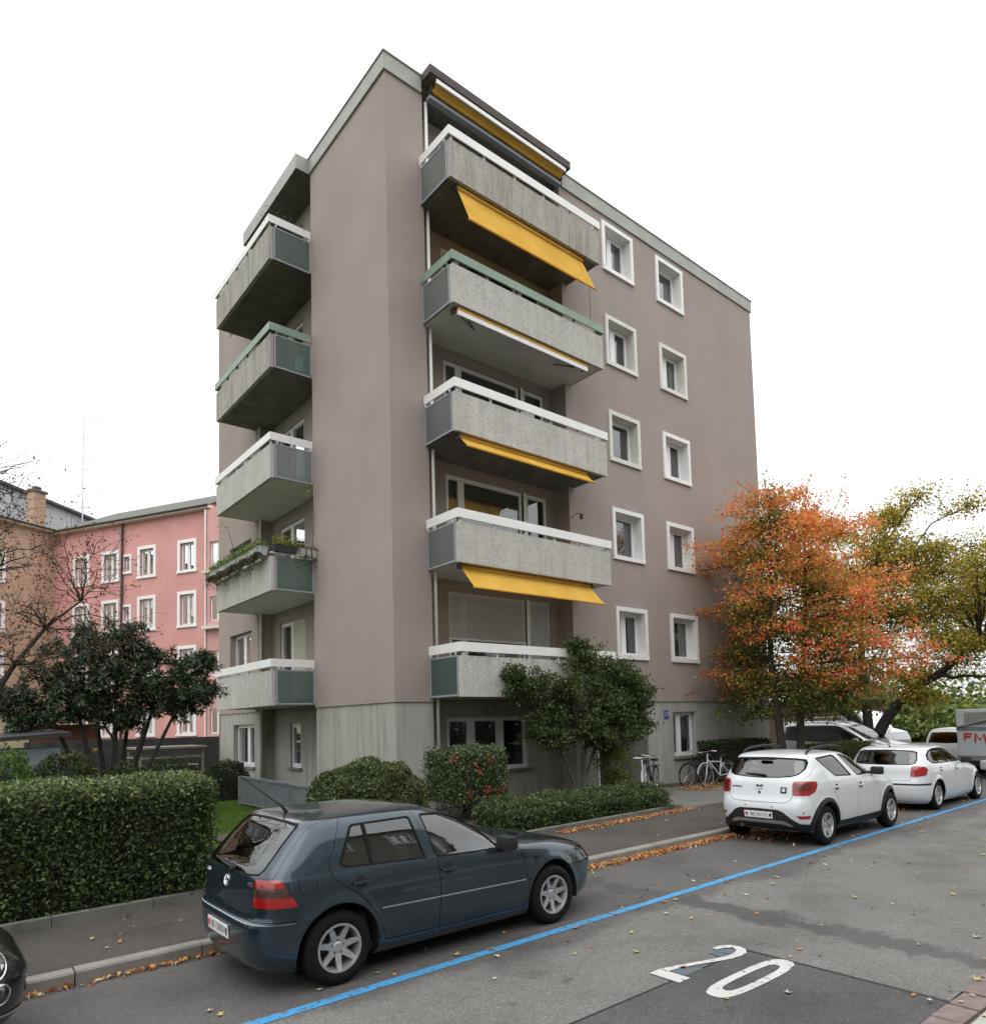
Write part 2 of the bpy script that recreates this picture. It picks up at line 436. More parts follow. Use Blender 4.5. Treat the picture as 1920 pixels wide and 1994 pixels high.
def text_mesh(txt, size, name, mat, parent, matrix, extrude=0.0, xscale=1.0):
    cu_ = bpy.data.curves.new(name, 'FONT'); cu_.body = txt; cu_.size = size; cu_.extrude = extrude
    cu_.align_x = 'CENTER'; cu_.align_y = 'CENTER'; cu_.resolution_u = 3
    o = bpy.data.objects.new(name + '_tmp', cu_); COL.objects.link(o)
    dg = bpy.context.evaluated_depsgraph_get()
    me = bpy.data.meshes.new_from_object(o.evaluated_get(dg)); bpy.data.objects.remove(o); bpy.data.curves.remove(cu_)
    for v in me.vertices: v.co.x *= xscale
    me.transform(matrix); me.materials.clear()
    me.name = name
    return link_mesh(name, me, mat, parent)
# ================================================================ ground, road, kerbs
def curb_y(x): return -6.17 + 0.012 * (x + 6)          # front face of the kerb
def edge_y(x): return -4.45 + 0.055 * (x + 6) if x < 3 else -3.955 + 0.05 * (x - 3)
def mat_asphalt(name, base, road=False):
    t = NT(name); p = t.pos()
    sp = t.n('TexVoronoi', Scale=95.0); t.t.links.new(p, sp.inputs['Vector'])
    grit = t.ramp(sp.outputs['Color'], [(0.1, tuple(x * 0.72 for x in base)), (0.7, base), (0.97, tuple(x * 1.7 for x in base))])
    big = t.noise(0.8, 6, 0.62, p)
    c = t.mix(0.9, grit, t.ramp(big, [(0.28, 0.60), (0.50, 0.98), (0.75, 1.16)]), 'MULTIPLY')
    cr_ = t.n('TexVoronoi', Scale=0.55, feature='DISTANCE_TO_EDGE'); wp = t.mix(0.16, p, t.n('TexNoise', Scale=2.3, Detail=5.0).outputs['Color']); t.t.links.new(wp, cr_.inputs['Vector'])
    c = t.mix(t.ramp(cr_.outputs['Distance'], [(0.0, 0.22), (0.006, 0.0)]), c, tuple(x * 0.35 for x in base))
    spots = t.noise(3.4, 3, 0.45, p)
    c = t.mix(0.85, c, t.ramp(spots, [(0.68, 1.0), (0.74, 0.62)]), 'MULTIPLY')
    stain = t.noise(1.9, 5, 0.6, p)
    c = t.mix(0.9, c, t.ramp(stain, [(0.27, 0.60), (0.36, 1.0)]), 'MULTIPLY')
    rough = 0.88
    if road:
        g = t.n('NewGeometry'); sx = t.n('SeparateXYZ'); t.t.links.new(g.outputs['Position'], sx.inputs[0])
        X, Y = sx.outputs['X'], sx.outputs['Y']
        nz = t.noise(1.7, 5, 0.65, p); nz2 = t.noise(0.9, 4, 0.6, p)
        # damp trickle crossing the carriageway and the damp parking lane
        d1 = t.math('ABSOLUTE', t.math('ADD', X, 1.12)); d1 = t.math('ADD', d1, t.math('MULTIPLY', t.math('SUBTRACT', nz, 0.5), 1.5))
        w1 = t.ramp(d1, [(0.14, 1.0), (0.26, 0.0)])
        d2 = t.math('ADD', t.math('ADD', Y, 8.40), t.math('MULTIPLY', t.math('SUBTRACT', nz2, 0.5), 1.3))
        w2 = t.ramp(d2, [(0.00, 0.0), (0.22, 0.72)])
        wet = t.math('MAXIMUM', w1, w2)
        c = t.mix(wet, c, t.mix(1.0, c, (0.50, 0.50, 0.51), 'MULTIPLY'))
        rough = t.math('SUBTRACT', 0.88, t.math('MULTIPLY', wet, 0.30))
    h = t.math('ADD', sp.outputs['Distance'], t.noise(40, 4, 0.7, p))
    t.bsdf(c, rough, t.bump(h, 0.5, 0.006), Specular_IOR_Level=0.35)
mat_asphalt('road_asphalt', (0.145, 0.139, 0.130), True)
mat_asphalt('patch_asphalt', (0.078, 0.076, 0.074))
mat_asphalt('pavement_asphalt', (0.068, 0.061, 0.054))
simple('concrete_path', (0.135, 0.13, 0.118), 0.9, 0.2, 1.8, 0.4, 50)
simple('kerb_granite', (0.20, 0.192, 0.168), 0.85, 0.22, 2.3, 0.5, 120)
simple('kerb_dirty', (0.125, 0.125, 0.11), 0.9, 0.3, 3.0, 0.4, 60)
simple('lawn_soil', (0.045, 0.075, 0.018), 0.95, 0.35, 3.0, 0.5, 30)
simple('far_ground', (0.10, 0.11, 0.07), 0.95, 0.3, 0.2)
simple('red_sett', (0.17, 0.128, 0.118), 0.8, 0.25, 9.0, 0.4, 70)
simple('paving_stone', (0.33, 0.33, 0.29), 0.85, 0.2, 5.0, 0.4, 60)
def mat_roadpaint(name, col, wear):
    t = NT(name); p = t.pos()
    c = t.mix(t.ramp(t.noise(14, 5, 0.7, p), [(wear, 1.0), (wear + 0.05, 0.0)]), col, (0.10, 0.10, 0.10))
    c = t.mix(0.7, c, t.ramp(t.noise(3, 4, 0.6, p), [(0.3, 0.80), (0.7, 1.08)]), 'MULTIPLY')
    t.bsdf(c, 0.7, t.bump(t.noise(130, 3, 0.6, p), 0.3, 0.003))
mat_roadpaint('paint_line_blue', (0.045, 0.255, 0.50), 0.41)
mat_roadpaint('paint_old_blue', (0.06, 0.115, 0.175), 0.50)
mat_roadpaint('paint_line_white', (0.47, 0.47, 0.45), 0.37)

def sheet(name, pts, z, mat, parent=None, kind='structure'):
    mb = MB(); n = len(pts); mb.v = [(x, y, z) for x, y in pts]; mb.f = [tuple(range(n))]
    o = mb.build(name, mat, parent, fix=True)
    for p in o.data.polygons:
        if p.normal.z < 0: o.data.flip_normals(); break
    if parent is None: tag(o, kind=kind)
    return o
sheet('ground', [(-300, -300), (600, -300), (600, 600), (-300, 600)], -0.03, M['far_ground'])
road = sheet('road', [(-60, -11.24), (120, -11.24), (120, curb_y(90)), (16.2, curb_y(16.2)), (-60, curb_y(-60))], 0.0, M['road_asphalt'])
# far car park / cross street beyond the house
sheet('car_park', [(16.6, curb_y(16.2)), (120, -4.5), (120, 16), (16.6, 16)], -0.006, M['road_asphalt'])
sheet('far_lawn', [(46, -3), (120, -3), (120, 60), (46, 60)], 0.02, M['lawn_soil'])
# footway with its real kerb stones
mb = MB()
xs = np.linspace(-40, 16.4, 60)
for a, b in zip(xs[:-1], xs[1:]):
    mb.quad((a, curb_y(a) + 0.13, 0.115), (b, curb_y(b) + 0.13, 0.115), (b, edge_y(b) + 0.02, 0.125), (a, edge_y(a) + 0.02, 0.125))
footway = tag(mb.build('pavement', M['pavement_asphalt']), kind='structure')
x = -16.0; k = 0
while x < 16.0:
    L = 1.05 + 0.25 * random.random()
    if -4.9 > x > -9 : L = 1.05
    mb = MB(); j = 0.004
    y0a, y0b = curb_y(x + j), curb_y(x + L - j)
    c = 0.018
    zt = 0.12 + random.uniform(-0.004, 0.004)
    prof = [(0.0, -0.05), (0.0, zt - c), (c * 0.8, zt), (0.13, zt + 0.004), (0.13, -0.05)]
    n = len(mb.v)
    mb.v = [(x + j, y0a + p, q) for p, q in prof] + [(x + L - j, y0b + p, q) for p, q in prof]
    mb.f = [(0, 1, 2, 3, 4), (9, 8, 7, 6, 5)] + [(i, (i + 1) % 5, 5 + (i + 1) % 5, 5 + i) for i in range(5)]
    mb.build('kerb_stone', M['kerb_granite'], footway)
    x += L + 0.004
# low concrete edging between footway and gardens
x = -12.0
while x < 4.6:
    L = 1.0; mb = MB()
    ya, yb = edge_y(x), edge_y(x + L)
    mb.hexa([(x + .004, ya, 0), (x + L - .004, yb, 0), (x + L - .004, yb + .09, 0), (x + .004, ya + .09, 0), (x + .004, ya, .235), (x + L - .004, yb, .235), (x + L - .004, yb + .09, .24), (x + .004, ya + .09, .24)])
    mb.build('edging_stone', M['kerb_dirty'], footway)
    x += L
# garden soil, lawn, path to the door
sheet('garden_bed', [(-3.9, -3.7), (4.6, -3.75), (5.6, -2.2), (5.9, 0.5), (-3.9, 0.5)], 0.16, M['soil'])
lawn = sheet('lawn', [(-40, -4.42), (-3.9, -4.26), (-3.9, 0.4), (0.4, 0.4), (0.4, 40), (-40, 40)], 0.10, M['lawn_soil'])
sheet('entrance_path', [(4.75, -3.86), (16.4, -3.30), (16.4, 1.3), (6.2, 1.3), (5.3, -1.8)], 0.118, M['concrete_path'])
sheet('wall_border', [(9.0, -0.62), (15.9, -0.62), (15.9, 0.1), (9.0, 0.1)], 0.135, M['soil'])

# road furniture painted on the carriageway
mb = MB()
def bl(x): return -7.965 + 0.0165 * (x + 3)
xs = np.linspace(-14, 40, 80)
for a, b in zip(xs[:-1], xs[1:]):
    mb.quad((a, bl(a) - .055, .004), (b, bl(b) - .055, .004), (b, bl(b) + .055, .004), (a, bl(a) + .055, .004))
mb.build('blue_bay_line', M['paint_line_blue'], road)
sheet('asphalt_patch', [(-30, -11.235), (-2.22, -11.235), (-2.22, -9.60), (-30, -9.60)], 0.004, M['patch_asphalt'], road)
simple('tar', (0.012, 0.012, 0.012), 0.6, 0.2, 6.0)
mb = MB(); mb.quad((-2.235, -11.235, .007), (-2.20, -11.235, .007), (-2.20, -9.585, .007), (-2.235, -9.585, .007)); mb.build('tar_joint', M['tar'], road)
mb = MB(); mb.quad((-30, -9.612, .0065), (-2.235, -9.612, .0065), (-2.235, -9.592, .0065), (-30, -9.592, .0065)); mb.build('tar_joint', M['tar'], road)
def glyph(pts, name, mat, z, x0, y0, sx, sy):
    # pts: outline quads in glyph space (right, up)
    mb = MB()
    for q in pts:
        mb.quad(*[(x0 + b * sx, y0 - a * sy, z) for a, b in q])
    return mb.build(name, mat, road)
def ribbon(center, halfw):
    # variable ribbon from a 2D centre line; halfw per point as (perp) widths
    L, Rr = [], []
    for i, (a, b) in enumerate(center):
        p0 = center[max(i - 1, 0)]; p1 = center[min(i + 1, len(center) - 1)]
        tx, ty = p1[0] - p0[0], p1[1] - p0[1]; n = math.hypot(tx, ty); nx, ny = -ty / n, tx / n
        w = halfw[i] if hasattr(halfw, '__len__') else halfw
        L.append((a + nx * w, b + ny * w)); Rr.append((a - nx * w, b - ny * w))
    return [(L[i], Rr[i], Rr[i + 1], L[i + 1]) for i in range(len(center) - 1)]
# digits: glyph x = -y world (0..0.30), glyph y = x world (0..1.15)
zero_c = []
for k in range(33):
    th = 2 * math.pi * k / 32; c, s_ = math.cos(th), math.sin(th)
    zero_c.append((0.5 + 0.38 * c * (abs(c) ** -0.35 if abs(c) > 1e-6 else 0), 0.5 + 0.43 * s_ * (abs(s_) ** -0.35 if abs(s_) > 1e-6 else 0)))
def ringquads(c, ix, iy):
    q = []
    for i in range(len(c) - 1):
        a, b = c[i], c[i + 1]
        f = lambda p, s: (0.5 + (p[0] - 0.5) * (1 + s * ix), 0.5 + (p[1] - 0.5) * (1 + s * iy))
        q.append((f(a, 1), f(a, -1), f(b, -1), f(b, 1)))
    return q
glyph(ringquads(zero_c, .36, .175), 'painted_digit_zero', M['paint_line_white'], .0085, -3.37, -9.87, 1.14, 0.27)
two = [(0.08, .80), (.14, .885), (.30, .945), (.50, .955), (.70, .935), (.84, .88), (.88, .80), (.84, .70), (.72, .60), (.55, .48), (.36, .34), (.20, .21), (.13, .12)]
qs = []
cen2 = [(a * 0.29, b * 1.16) for a, b in two]
for q in ribbon(cen2, [.030, .034, .040, .044, .046, .046, .042, .036, .032, .030, .030, .032, .040]): qs.append(q)
qs.append(((0.0, 0.0), (0.30, 0.0), (0.30, 0.15), (0.0, 0.15)))
glyph(qs, 'painted_digit_two', M['paint_line_white'], .0085, -3.33, -9.37, 1.0, 1.0)
glyph([((.03, .16), (.24, .16), (.245, .42), (.04, .28)), ((.06, .86), (.11, .99), (.22, 1.02), (.245, .92)), ((.05, .80), (.07, .86), (.25, .90), (.23, .76))], 'old_blue_paint', M['paint_old_blue'], .0072, -3.33, -9.37, 1.0, 1.0)
# right-hand gutter: a row of red setts, then pale paving
gut = tag(MB().box(-14, -11.47, -0.05, 40, -11.245, -0.012).build('gutter', M['kerb_dirty']), kind='structure')
sett = MB().cbox(-.155, -.10, -.03, .155, .10, .016, .008).mesh('sett'); sett.materials.append(M['red_sett'])
x = -3.4
while x < 6:
    o = bpy.data.objects.new('sett', sett); COL.objects.link(o); o.parent = gut
    o.location = (x, -11.352 + random.uniform(-.008, .008), random.uniform(-.003, .006)); o.rotation_euler = (random.uniform(-.02, .02), random.uniform(-.02, .02), random.uniform(-.03, .03))
    o.scale = (random.uniform(.92, 1.0), 1, 1)
    x += .322
far_pav = sheet('opposite_pavement', [(-14, -14.5), (40, -14.5), (40, -11.47), (-14, -11.47)], 0.0, M['kerb_dirty'])
stone = MB().cbox(-.24, -.155, -.04, .24, .155, .022, .008).mesh('paving_slab'); stone.materials.append(M['paving_stone'])
for r_ in range(4):
    x = -3.4 + 0.25 * (r_ % 2)
    while x < 2.5:
        o = bpy.data.objects.new('paving_slab', stone); COL.objects.link(o); o.parent = far_pav
        o.location = (x, -11.64 - r_ * .325, random.uniform(0, .005)); o.rotation_euler = (random.uniform(-.01, .01), random.uniform(-.01, .01), random.uniform(-.01, .01))
        x += .495

# ================================================================ the apartment block
bld = tag(empty('apartment_building', (0, 0, 0)), 'six storey taupe rendered apartment block with concrete balconies and yellow awnings', 'building')
FR = Frame((0, 0, 0), (1, 0, 0), (0, -1, 0)); FRR = Frame((0, .55, 0), (1, 0, 0), (0, -1, 0))
FL = Frame((0, 0, 0), (0, 1, 0), (-1, 0, 0)); FLR = Frame((.45, 0, 0), (0, 1, 0), (-1, 0, 0))
LX, LY, ZP, ZT = 16.0, 11.55, 2.665, 17.48
RX0, RX1, LY0, LY1 = 1.05, 5.75, 3.97, 7.90
ZB = [2.73 + 2.963 * k for k in range(5)]
WX = [(7.53, 8.98), (10.15, 11.61)]
holesR = []; holesRR = []; holesL = []; holesLR = []
for k in range(5):
    zt = 5.455 + 2.955 * k
    for a, b in WX: holesR.append((a + .11, b - .11, zt - 1.55 + .11, zt - .11))
    holesRR.append((1.92, 4.53, ZB[k] + .95, ZB[k] + 2.71)); holesRR.append((4.63, 5.45, ZB[k] + .22, ZB[k] + 2.71))
    holesL.append((8.47, 10.41, ZB[k] + 1.10, ZB[k] + 2.54))
    holesLR.append((5.50, 7.32, ZB[k] + .22, ZB[k] + 2.60))
mb = MB()
mb.wall(FR, 0, RX0, ZP, ZT); mb.wall(FR, RX1, LX, ZP, ZT, holesR, rev=.12)
mb.wall(FRR, RX0, RX1, ZP, ZT, holesRR, rev=.10)
mb.quad((RX0, 0, ZP), (RX0, .55, ZP), (RX0, .55, ZT), (RX0, 0, ZT)); mb.quad((RX1, 0, ZP), (RX1, .55, ZP), (RX1, .55, ZT), (RX1, 0, ZT))
mb.wall(FL, 0, LY0, ZP, ZT); mb.wall(FL, LY1, LY, ZP, ZT, holesL, rev=.22)
mb.wall(FLR, LY0, LY1, ZP, ZT, holesLR, rev=.10)
mb.quad((0, LY0, ZP), (.45, LY0, ZP), (.45, LY0, ZT), (0, LY0, ZT)); mb.quad((0, LY1, ZP), (.45, LY1, ZP), (.45, LY1, ZT), (0, LY1, ZT))
mb.quad((LX, 0, ZP), (LX, LY, ZP), (LX, LY, ZT), (LX, 0, ZT)); mb.quad((0, LY, ZP), (LX, LY, ZP), (LX, LY, ZT), (0, LY, ZT))
for a, b in ((0, RX0), (RX1, LX)): mb.quad((a, 0, ZP), (b, 0, ZP), (b, .04, ZP), (a, .04, ZP))
for a, b in ((0, LY0), (LY1, LY)): mb.quad((0, a, ZP), (.04, a, ZP), (.04, b, ZP), (0, b, ZP))
mb.build('rendered_wall', M['plaster'], bld, fix=False)
# concrete ground storey, set back a little under the render
pd = -0.035
gR = [(10.16, 11.36, .95, 2.34)]; gRR = [(1.82, 4.47, .94, 2.30)]; gL = [(8.36, 10.2, .96, 2.29)]; gLR = [(5.95, 6.68, .98, 2.28)]
EX0, EX1 = 6.55, 8.87
mb = MB()
mb.wall(FR, .035, RX0, -.3, ZP, d=pd); mb.wall(FR, RX1, EX0, -.3, ZP, d=pd); mb.wall(FR, EX1, LX - .035, -.3, ZP, gR, d=pd, rev=.2)
mb.wall(FRR, RX0, RX1, -.3, ZP, gRR, d=pd, rev=.14)
for xx, e in ((RX0, .55), (RX1, .55)): mb.quad((xx, -pd, -.3), (xx, e - pd, -.3), (xx, e - pd, ZP), (xx, -pd, ZP))
for xx in (EX0, EX1): mb.quad((xx, -pd, -.3), (xx, 1.3, -.3), (xx, 1.3, ZP), (xx, -pd, ZP))
mb.quad((EX0, 1.3, -.3), (EX1, 1.3, -.3), (EX1, 1.3, ZP), (EX0, 1.3, ZP)); mb.quad((EX0, -pd, 2.55), (EX1, -pd, 2.55), (EX1, 1.3, 2.55), (EX0, 1.3, 2.55))
mb.wall(FR, EX0, EX1, 2.55, ZP, d=pd)
mb.wall(FL, .035, LY0, -.3, ZP, d=pd); mb.wall(FL, LY1, LY - .035, -.3, ZP, gL, d=pd, rev=.2); mb.wall(FLR, LY0, LY1, -.3, ZP, gLR, d=pd, rev=.14)
for yy in (LY0, LY1): mb.quad((-pd, yy, -.3), (.45 - pd, yy, -.3), (.45 - pd, yy, ZP), (-pd, yy, ZP))
mb.quad((LX - .035, .03, -.3), (LX - .035, LY, -.3), (LX - .035, LY, ZP), (LX - .035, .03, ZP)); mb.quad((0, LY - .03, -.3), (LX, LY - .03, -.3), (LX, LY - .03, ZP), (0, LY - .03, ZP))
mb.build('concrete_base', M['plinth_concrete'], bld, fix=False)
# roof and parapet
mb = MB(); mb.quad((0, 0, ZT + .2), (LX, 0, ZT + .2), (LX, LY, ZT + .2), (0, LY, ZT + .2)); mb.build('roof', M['roof_gravel'], bld)
o_ = .05
mb = MB()
mb.box(-o_, -o_, ZT, RX0 - .04, .28, 17.9); mb.box(RX1 + .08, -o_, ZT, LX + o_, .28, 17.9)
mb.box(-o_, .28, ZT, .28, LY0, 17.9); mb.box(-o_, LY1 + .05, ZT, .28, LY + o_, 17.9)
mb.box(LX - .28, .28, ZT, LX + o_, LY + o_, 17.9); mb.box(.28, LY - .28, ZT, LX - .28, LY + o_, 17.9)
par = mb.build('parapet', M['parapet'], bld)
mb = MB(); e = .075      # thin drip cap
mb.box(-e, -e, 17.9, RX0 - .04, .30, 17.935); mb.box(RX1 + .08, -e, 17.9, LX + e, .30, 17.935); mb.box(-e, .30, 17.9, .30, LY0, 17.935); mb.box(LX - .3, .3, 17.9, LX + e, LY + e, 17.935); mb.box(-e, LY1 + .05, 17.9, .3, LY + e, 17.935)
mb.build('cap_sheet', M['parapet'], par)
mb = MB(); mb.box(-.42, LY0 + .003, 17.485, .6, LY1 + .045, 17.91); cl = mb.build('roof_canopy', M['parapet'], bld)
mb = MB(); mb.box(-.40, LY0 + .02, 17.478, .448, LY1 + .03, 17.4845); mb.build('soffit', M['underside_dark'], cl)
mb = MB(); mb.box(RX0 - .036, -.42, 17.74, RX1 + .076, .6, 17.955); cr_ = mb.build('roof_canopy', M['brown_fascia'], bld)
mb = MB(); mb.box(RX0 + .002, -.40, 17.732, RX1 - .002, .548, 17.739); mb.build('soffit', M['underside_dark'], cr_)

def window(parent, F, u0, u1, z0, z1, back, splits=(), curtain=None, fw=.06, cross=None, mull=.10, open_first=False, room=1.4, frame_mat='window_frame', glass='window_glass', name='window', rdark='interior'):
    """frame set back by `back`; splits = inner mullion positions (u)"""
    fr = MB(); d0, d1 = -back - .06, -back
    fr.fbox(F, u0, u1, d0, d1, z0, z0 + fw); fr.fbox(F, u0, u1, d0, d1, z1 - fw, z1)
    fr.fbox(F, u0, u0 + fw, d0, d1, z0 + fw, z1 - fw); fr.fbox(F, u1 - fw, u1, d0, d1, z0 + fw, z1 - fw)
    edges = [u0 + fw]
    for s_ in splits:
        fr.fbox(F, s_ - mull / 2, s_ + mull / 2, d0, d1 + .012, z0 + fw, z1 - fw); edges += [s_ - mull / 2, s_ + mull / 2]
    edges.append(u1 - fw)
    if cross: fr.fbox(F, u0 + fw, u1 - fw, d0 + .004, d1 - .004, cross - .025, cross + .025)
    w = fr.build(name, M[frame_mat], parent)
    for i in range(0, len(edges), 2):
        a, b = edges[i], edges[i + 1]
        p = MB(); p.fquad(F, a, b, (d0 + d1) / 2, z0 + fw, z1 - fw); p.build('pane', M[glass], w, fix=False)
        if b - a > .25:     # sash rim, slightly proud
            q = MB(); r = .045; g0, g1 = d1 - .03, d1 + .016
            q.fbox(F, a, b, g0, g1, z0 + fw, z0 + fw + r); q.fbox(F, a, b, g0, g1, z1 - fw - r, z1 - fw); q.fbox(F, a, a + r, g0, g1, z0 + fw + r, z1 - fw - r); q.fbox(F, b - r, b, g0, g1, z0 + fw + r, z1 - fw - r)
            q.build('sash', M[frame_mat], w)
    q = MB(); e = d0 - .005; b_ = e - room
    q.quad(F.P(u0, e, z0), F.P(u0, b_, z0), F.P(u0, b_, z1), F.P(u0, e, z1)); q.quad(F.P(u1, e, z0), F.P(u1, e, z1), F.P(u1, b_, z1), F.P(u1, b_, z0))
    q.quad(F.P(u0, e, z1), F.P(u0, b_, z1), F.P(u1, b_, z1), F.P(u1, e, z1)); q.quad(F.P(u0, e, z0), F.P(u1, e, z0), F.P(u1, b_, z0), F.P(u0, b_, z0)); q.fquad(F, u0, u1, b_, z0, z1)
    q.build('room_recess', M[rdark], w, fix=False)
    if curtain:
        mt, spans, drop = curtain
        for (a, b) in spans:
            q = MB(); n = max(8, int((b - a) / .03)); prev = None
            for i in range(n + 1):
                u = a + (b - a) * i / n; dd = e - .045 + .022 * math.sin(i * 1.9) + .01 * math.sin(i * .7)
                cur = (F.P(u, dd, z0 + drop), F.P(u, dd, z1 - .03))
                if prev: q.quad(prev[0], cur[0], cur[1], prev[1])
                prev = cur
            q.build('curtain', M[mt], w, smooth=True, fix=True)
    return w
# punched windows with raised painted surrounds
cur_R = {(4, 0): ('curtain_white', [(7.62, 7.95), (8.5, 8.6)], 0), (4, 1): ('curtain_sheer', [(10.3, 11.45)], 0), (3, 0): ('curtain_white', [(7.66, 8.15)], 0), (3, 1): ('curtain_white', [(10.28, 10.55), (11.2, 11.45)], 0), (2, 0): ('curtain_white', [(7.66, 8.1)], .5), (2, 1): ('curtain_sheer', [(10.28, 11.1)], 0), (1, 0): ('curtain_sheer', [(7.66, 8.85)], 0), (1, 1): ('curtain_white', [(10.3, 10.6)], 0), (0, 0): ('curtain_white', [(7.66, 7.9)], 0), (0, 1): ('curtain_sheer', [(10.28, 11.45)], 0)}
for k in range(5):
    zt = 5.455 + 2.955 * k
    for j, (a, b) in enumerate(WX):
        z0, z1 = zt - 1.55, zt
        mt = 'cream_paint' if (k, j) in ((3, 0), (2, 0), (3, 1)) else 'white_paint'
        one = (k, j) in ((2, 0), (0, 1), (1, 0), (4, 1))
        w = window(bld, FR, a + .13, b - .13, z0 + .13, z1 - .13, .27, () if one else ((a + b) / 2 - .08,), cur_R.get((k, j)), fw=.055, mull=.13)
        q = MB(); t_ = .125; d1 = .055
        q.fbox(FR, a, b, -.10, d1, z1 - t_, z1); q.fbox(FR, a, b, -.10, d1 + .012, z0, z0 + t_); q.fbox(FR, a, a + t_, -.10, d1, z0 + t_, z1 - t_); q.fbox(FR, b - t_, b, -.10, d1, z0 + t_, z1 - t_)
        for (u0, u1) in ((a + t_ - .03, a + t_ + .003), (b - t_ - .003, b - t_ + .03)): q.fbox(FR, u0, u1, -.34, -.101, z0 + t_ - .003, z1 - t_ + .003)
        q.fbox(FR, a + t_ + .004, b - t_ - .004, -.34, -.101, z1 - t_ - .004, z1 - t_ + .03); q.fbox(FR, a + t_ + .004, b - t_ - .004, -.34, -.101, z0 + t_ - .03, z0 + t_ + .004)
        q.build('surround', M[mt], w)
        if (k, j) == (0, 1):   # tilted sash
            q = MB(); F = FR; u0, u1, za, zb_ = a + .21, b - .24, z0 + .2, z1 - .2
            for (c0, c1, e0, e1) in ((u0, u0 + .05, za, zb_), (u1 - .05, u1, za, zb_), (u0 + .05, u1 - .05, za, za + .05), (u0 + .05, u1 - .05, zb_ - .05, zb_)):
                f = lambda z: -.36 - .14 * (z - za) / (zb_ - za)
                q.hexa([F.P(c0, f(e0), e0), F.P(c1, f(e0), e0), F.P(c1, f(e0) - .04, e0), F.P(c0, f(e0) - .04, e0), F.P(c0, f(e1), e1), F.P(c1, f(e1), e1), F.P(c1, f(e1) - .04, e1), F.P(c0, f(e1) - .04, e1)])
            q.build('tilted_sash', M['window_frame'], w)
# balcony windows and doors on the right face
for k in range(5):
    zb = ZB[k]
    ct = {1: ('curtain_sheer', [(1.98, 4.45)], 0), 2: ('curtain_sheer', [(1.98, 2.35)], 0)}.get(k)
    window(bld, FRR, 1.92, 4.53, zb + .95, zb + 2.71, .06, (2.43,), ct, mull=.10)
    window(bld, FRR, 4.63, 5.45, zb + .22, zb + 2.71, .06, (), ('curtain_sheer', [(4.7, 5.1)], 0) if k == 1 else None, name='balcony_door')
    q = MB(); q.fbox(FRR, 4.53, 4.63, -.12, .012, zb + .95, zb + 2.71); q.build('window_post', M['window_frame'], bld)
simple('shutter_grey', (0.50, 0.52, 0.52), 0.55, 0.06, 3.0)
for (a, b, z0) in ((1.925, 4.525, ZB[0] + 1.55), (4.635, 5.445, ZB[0] + .9)):
    sh = MB().fbox(FRR, a, b, -.050, -.035, ZB[0] + 2.60, ZB[0] + 2.705).build('roller_shutter', M['shutter_grey'], bld)
    sl = None; z = z0; n = 0
    while z < ZB[0] + 2.60:
        if sl is None:
            q = MB(); pr = [(-.048, 0), (-.036, .006), (-.028, .022), (-.036, .040), (-.048, .046)]
            q.prism(pr, lambda d, zz: FRR.P(a, d, zz), lambda d, zz: FRR.P(b, d, zz)); sl = q.mesh('slat'); sl.materials.append(M['shutter_grey'])
        o = bpy.data.objects.new('slat', sl); COL.objects.link(o); o.parent = sh; o.location = (0, 0, z); z += .050
    MB().fbox(FRR, a, b, -.05, -.022, z0 - .05, z0 - .004).build('bottom_rail', M['white_paint'], sh)
window(bld, FRR, 1.82, 4.47, .94, 2.30, .10, (2.60, 3.55), ('curtain_sheer', [(1.9, 3.45), (4.1, 4.4)], 0), mull=.15, room=2.2)
MB().fbox(FRR, 1.76, 4.62, -.13, .06, .88, .938).build('window_sill', M['sill_stone'], bld)
window(bld, FR, 10.16, 11.36, .95, 2.34, .20, (10.62,), ('curtain_sheer', [(10.7, 11.2)], 0), mull=.12)
MB().fbox(FR, 10.10, 11.42, -.2, .05, .865, .948).build('window_sill', M['kerb_granite'], bld)
# left face
for k in range(5):
    zb = ZB[k]
    window(bld, FL, 8.47, 10.41, zb + 1.10, zb + 2.54, .20, (9.5,), ('curtain_sheer', [(8.6, 9.3)], 0) if k < 2 else None, mull=.12)
    wd = window(bld, FLR, 5.50, 7.32, zb + .22, zb + 2.60, .06, (6.45,), ('curtain_white', [(5.6, 5.9)], 0) if k == 1 else None, mull=.11, name='balcony_door')
    if k == 0:
        simple('shutter_beige', (0.42, 0.40, 0.31), 0.6, 0.06, 3.0)
        q = MB(); q.fbox(FLR, 5.55, 6.39, -.045, -.02, zb + .28, zb + 2.56); q.build('closed_shutter', M['shutter_beige'], wd)
window(bld, FL, 8.36, 10.2, .96, 2.29, .20, (9.2,), ('curtain_white', [(8.5, 8.8)], 0), mull=.14)
MB().fbox(FL, 8.28, 10.28, -.2, .04, .90, .958).build('window_sill', M['sill_stone'], bld)
window(bld, FLR, 5.95, 6.68, .98, 2.28, .10, (), None, fw=.075)
MB().fbox(FLR, 5.87, 6.76, -.13, .05, .92, .978).build('window_sill', M['sill_stone'], bld)

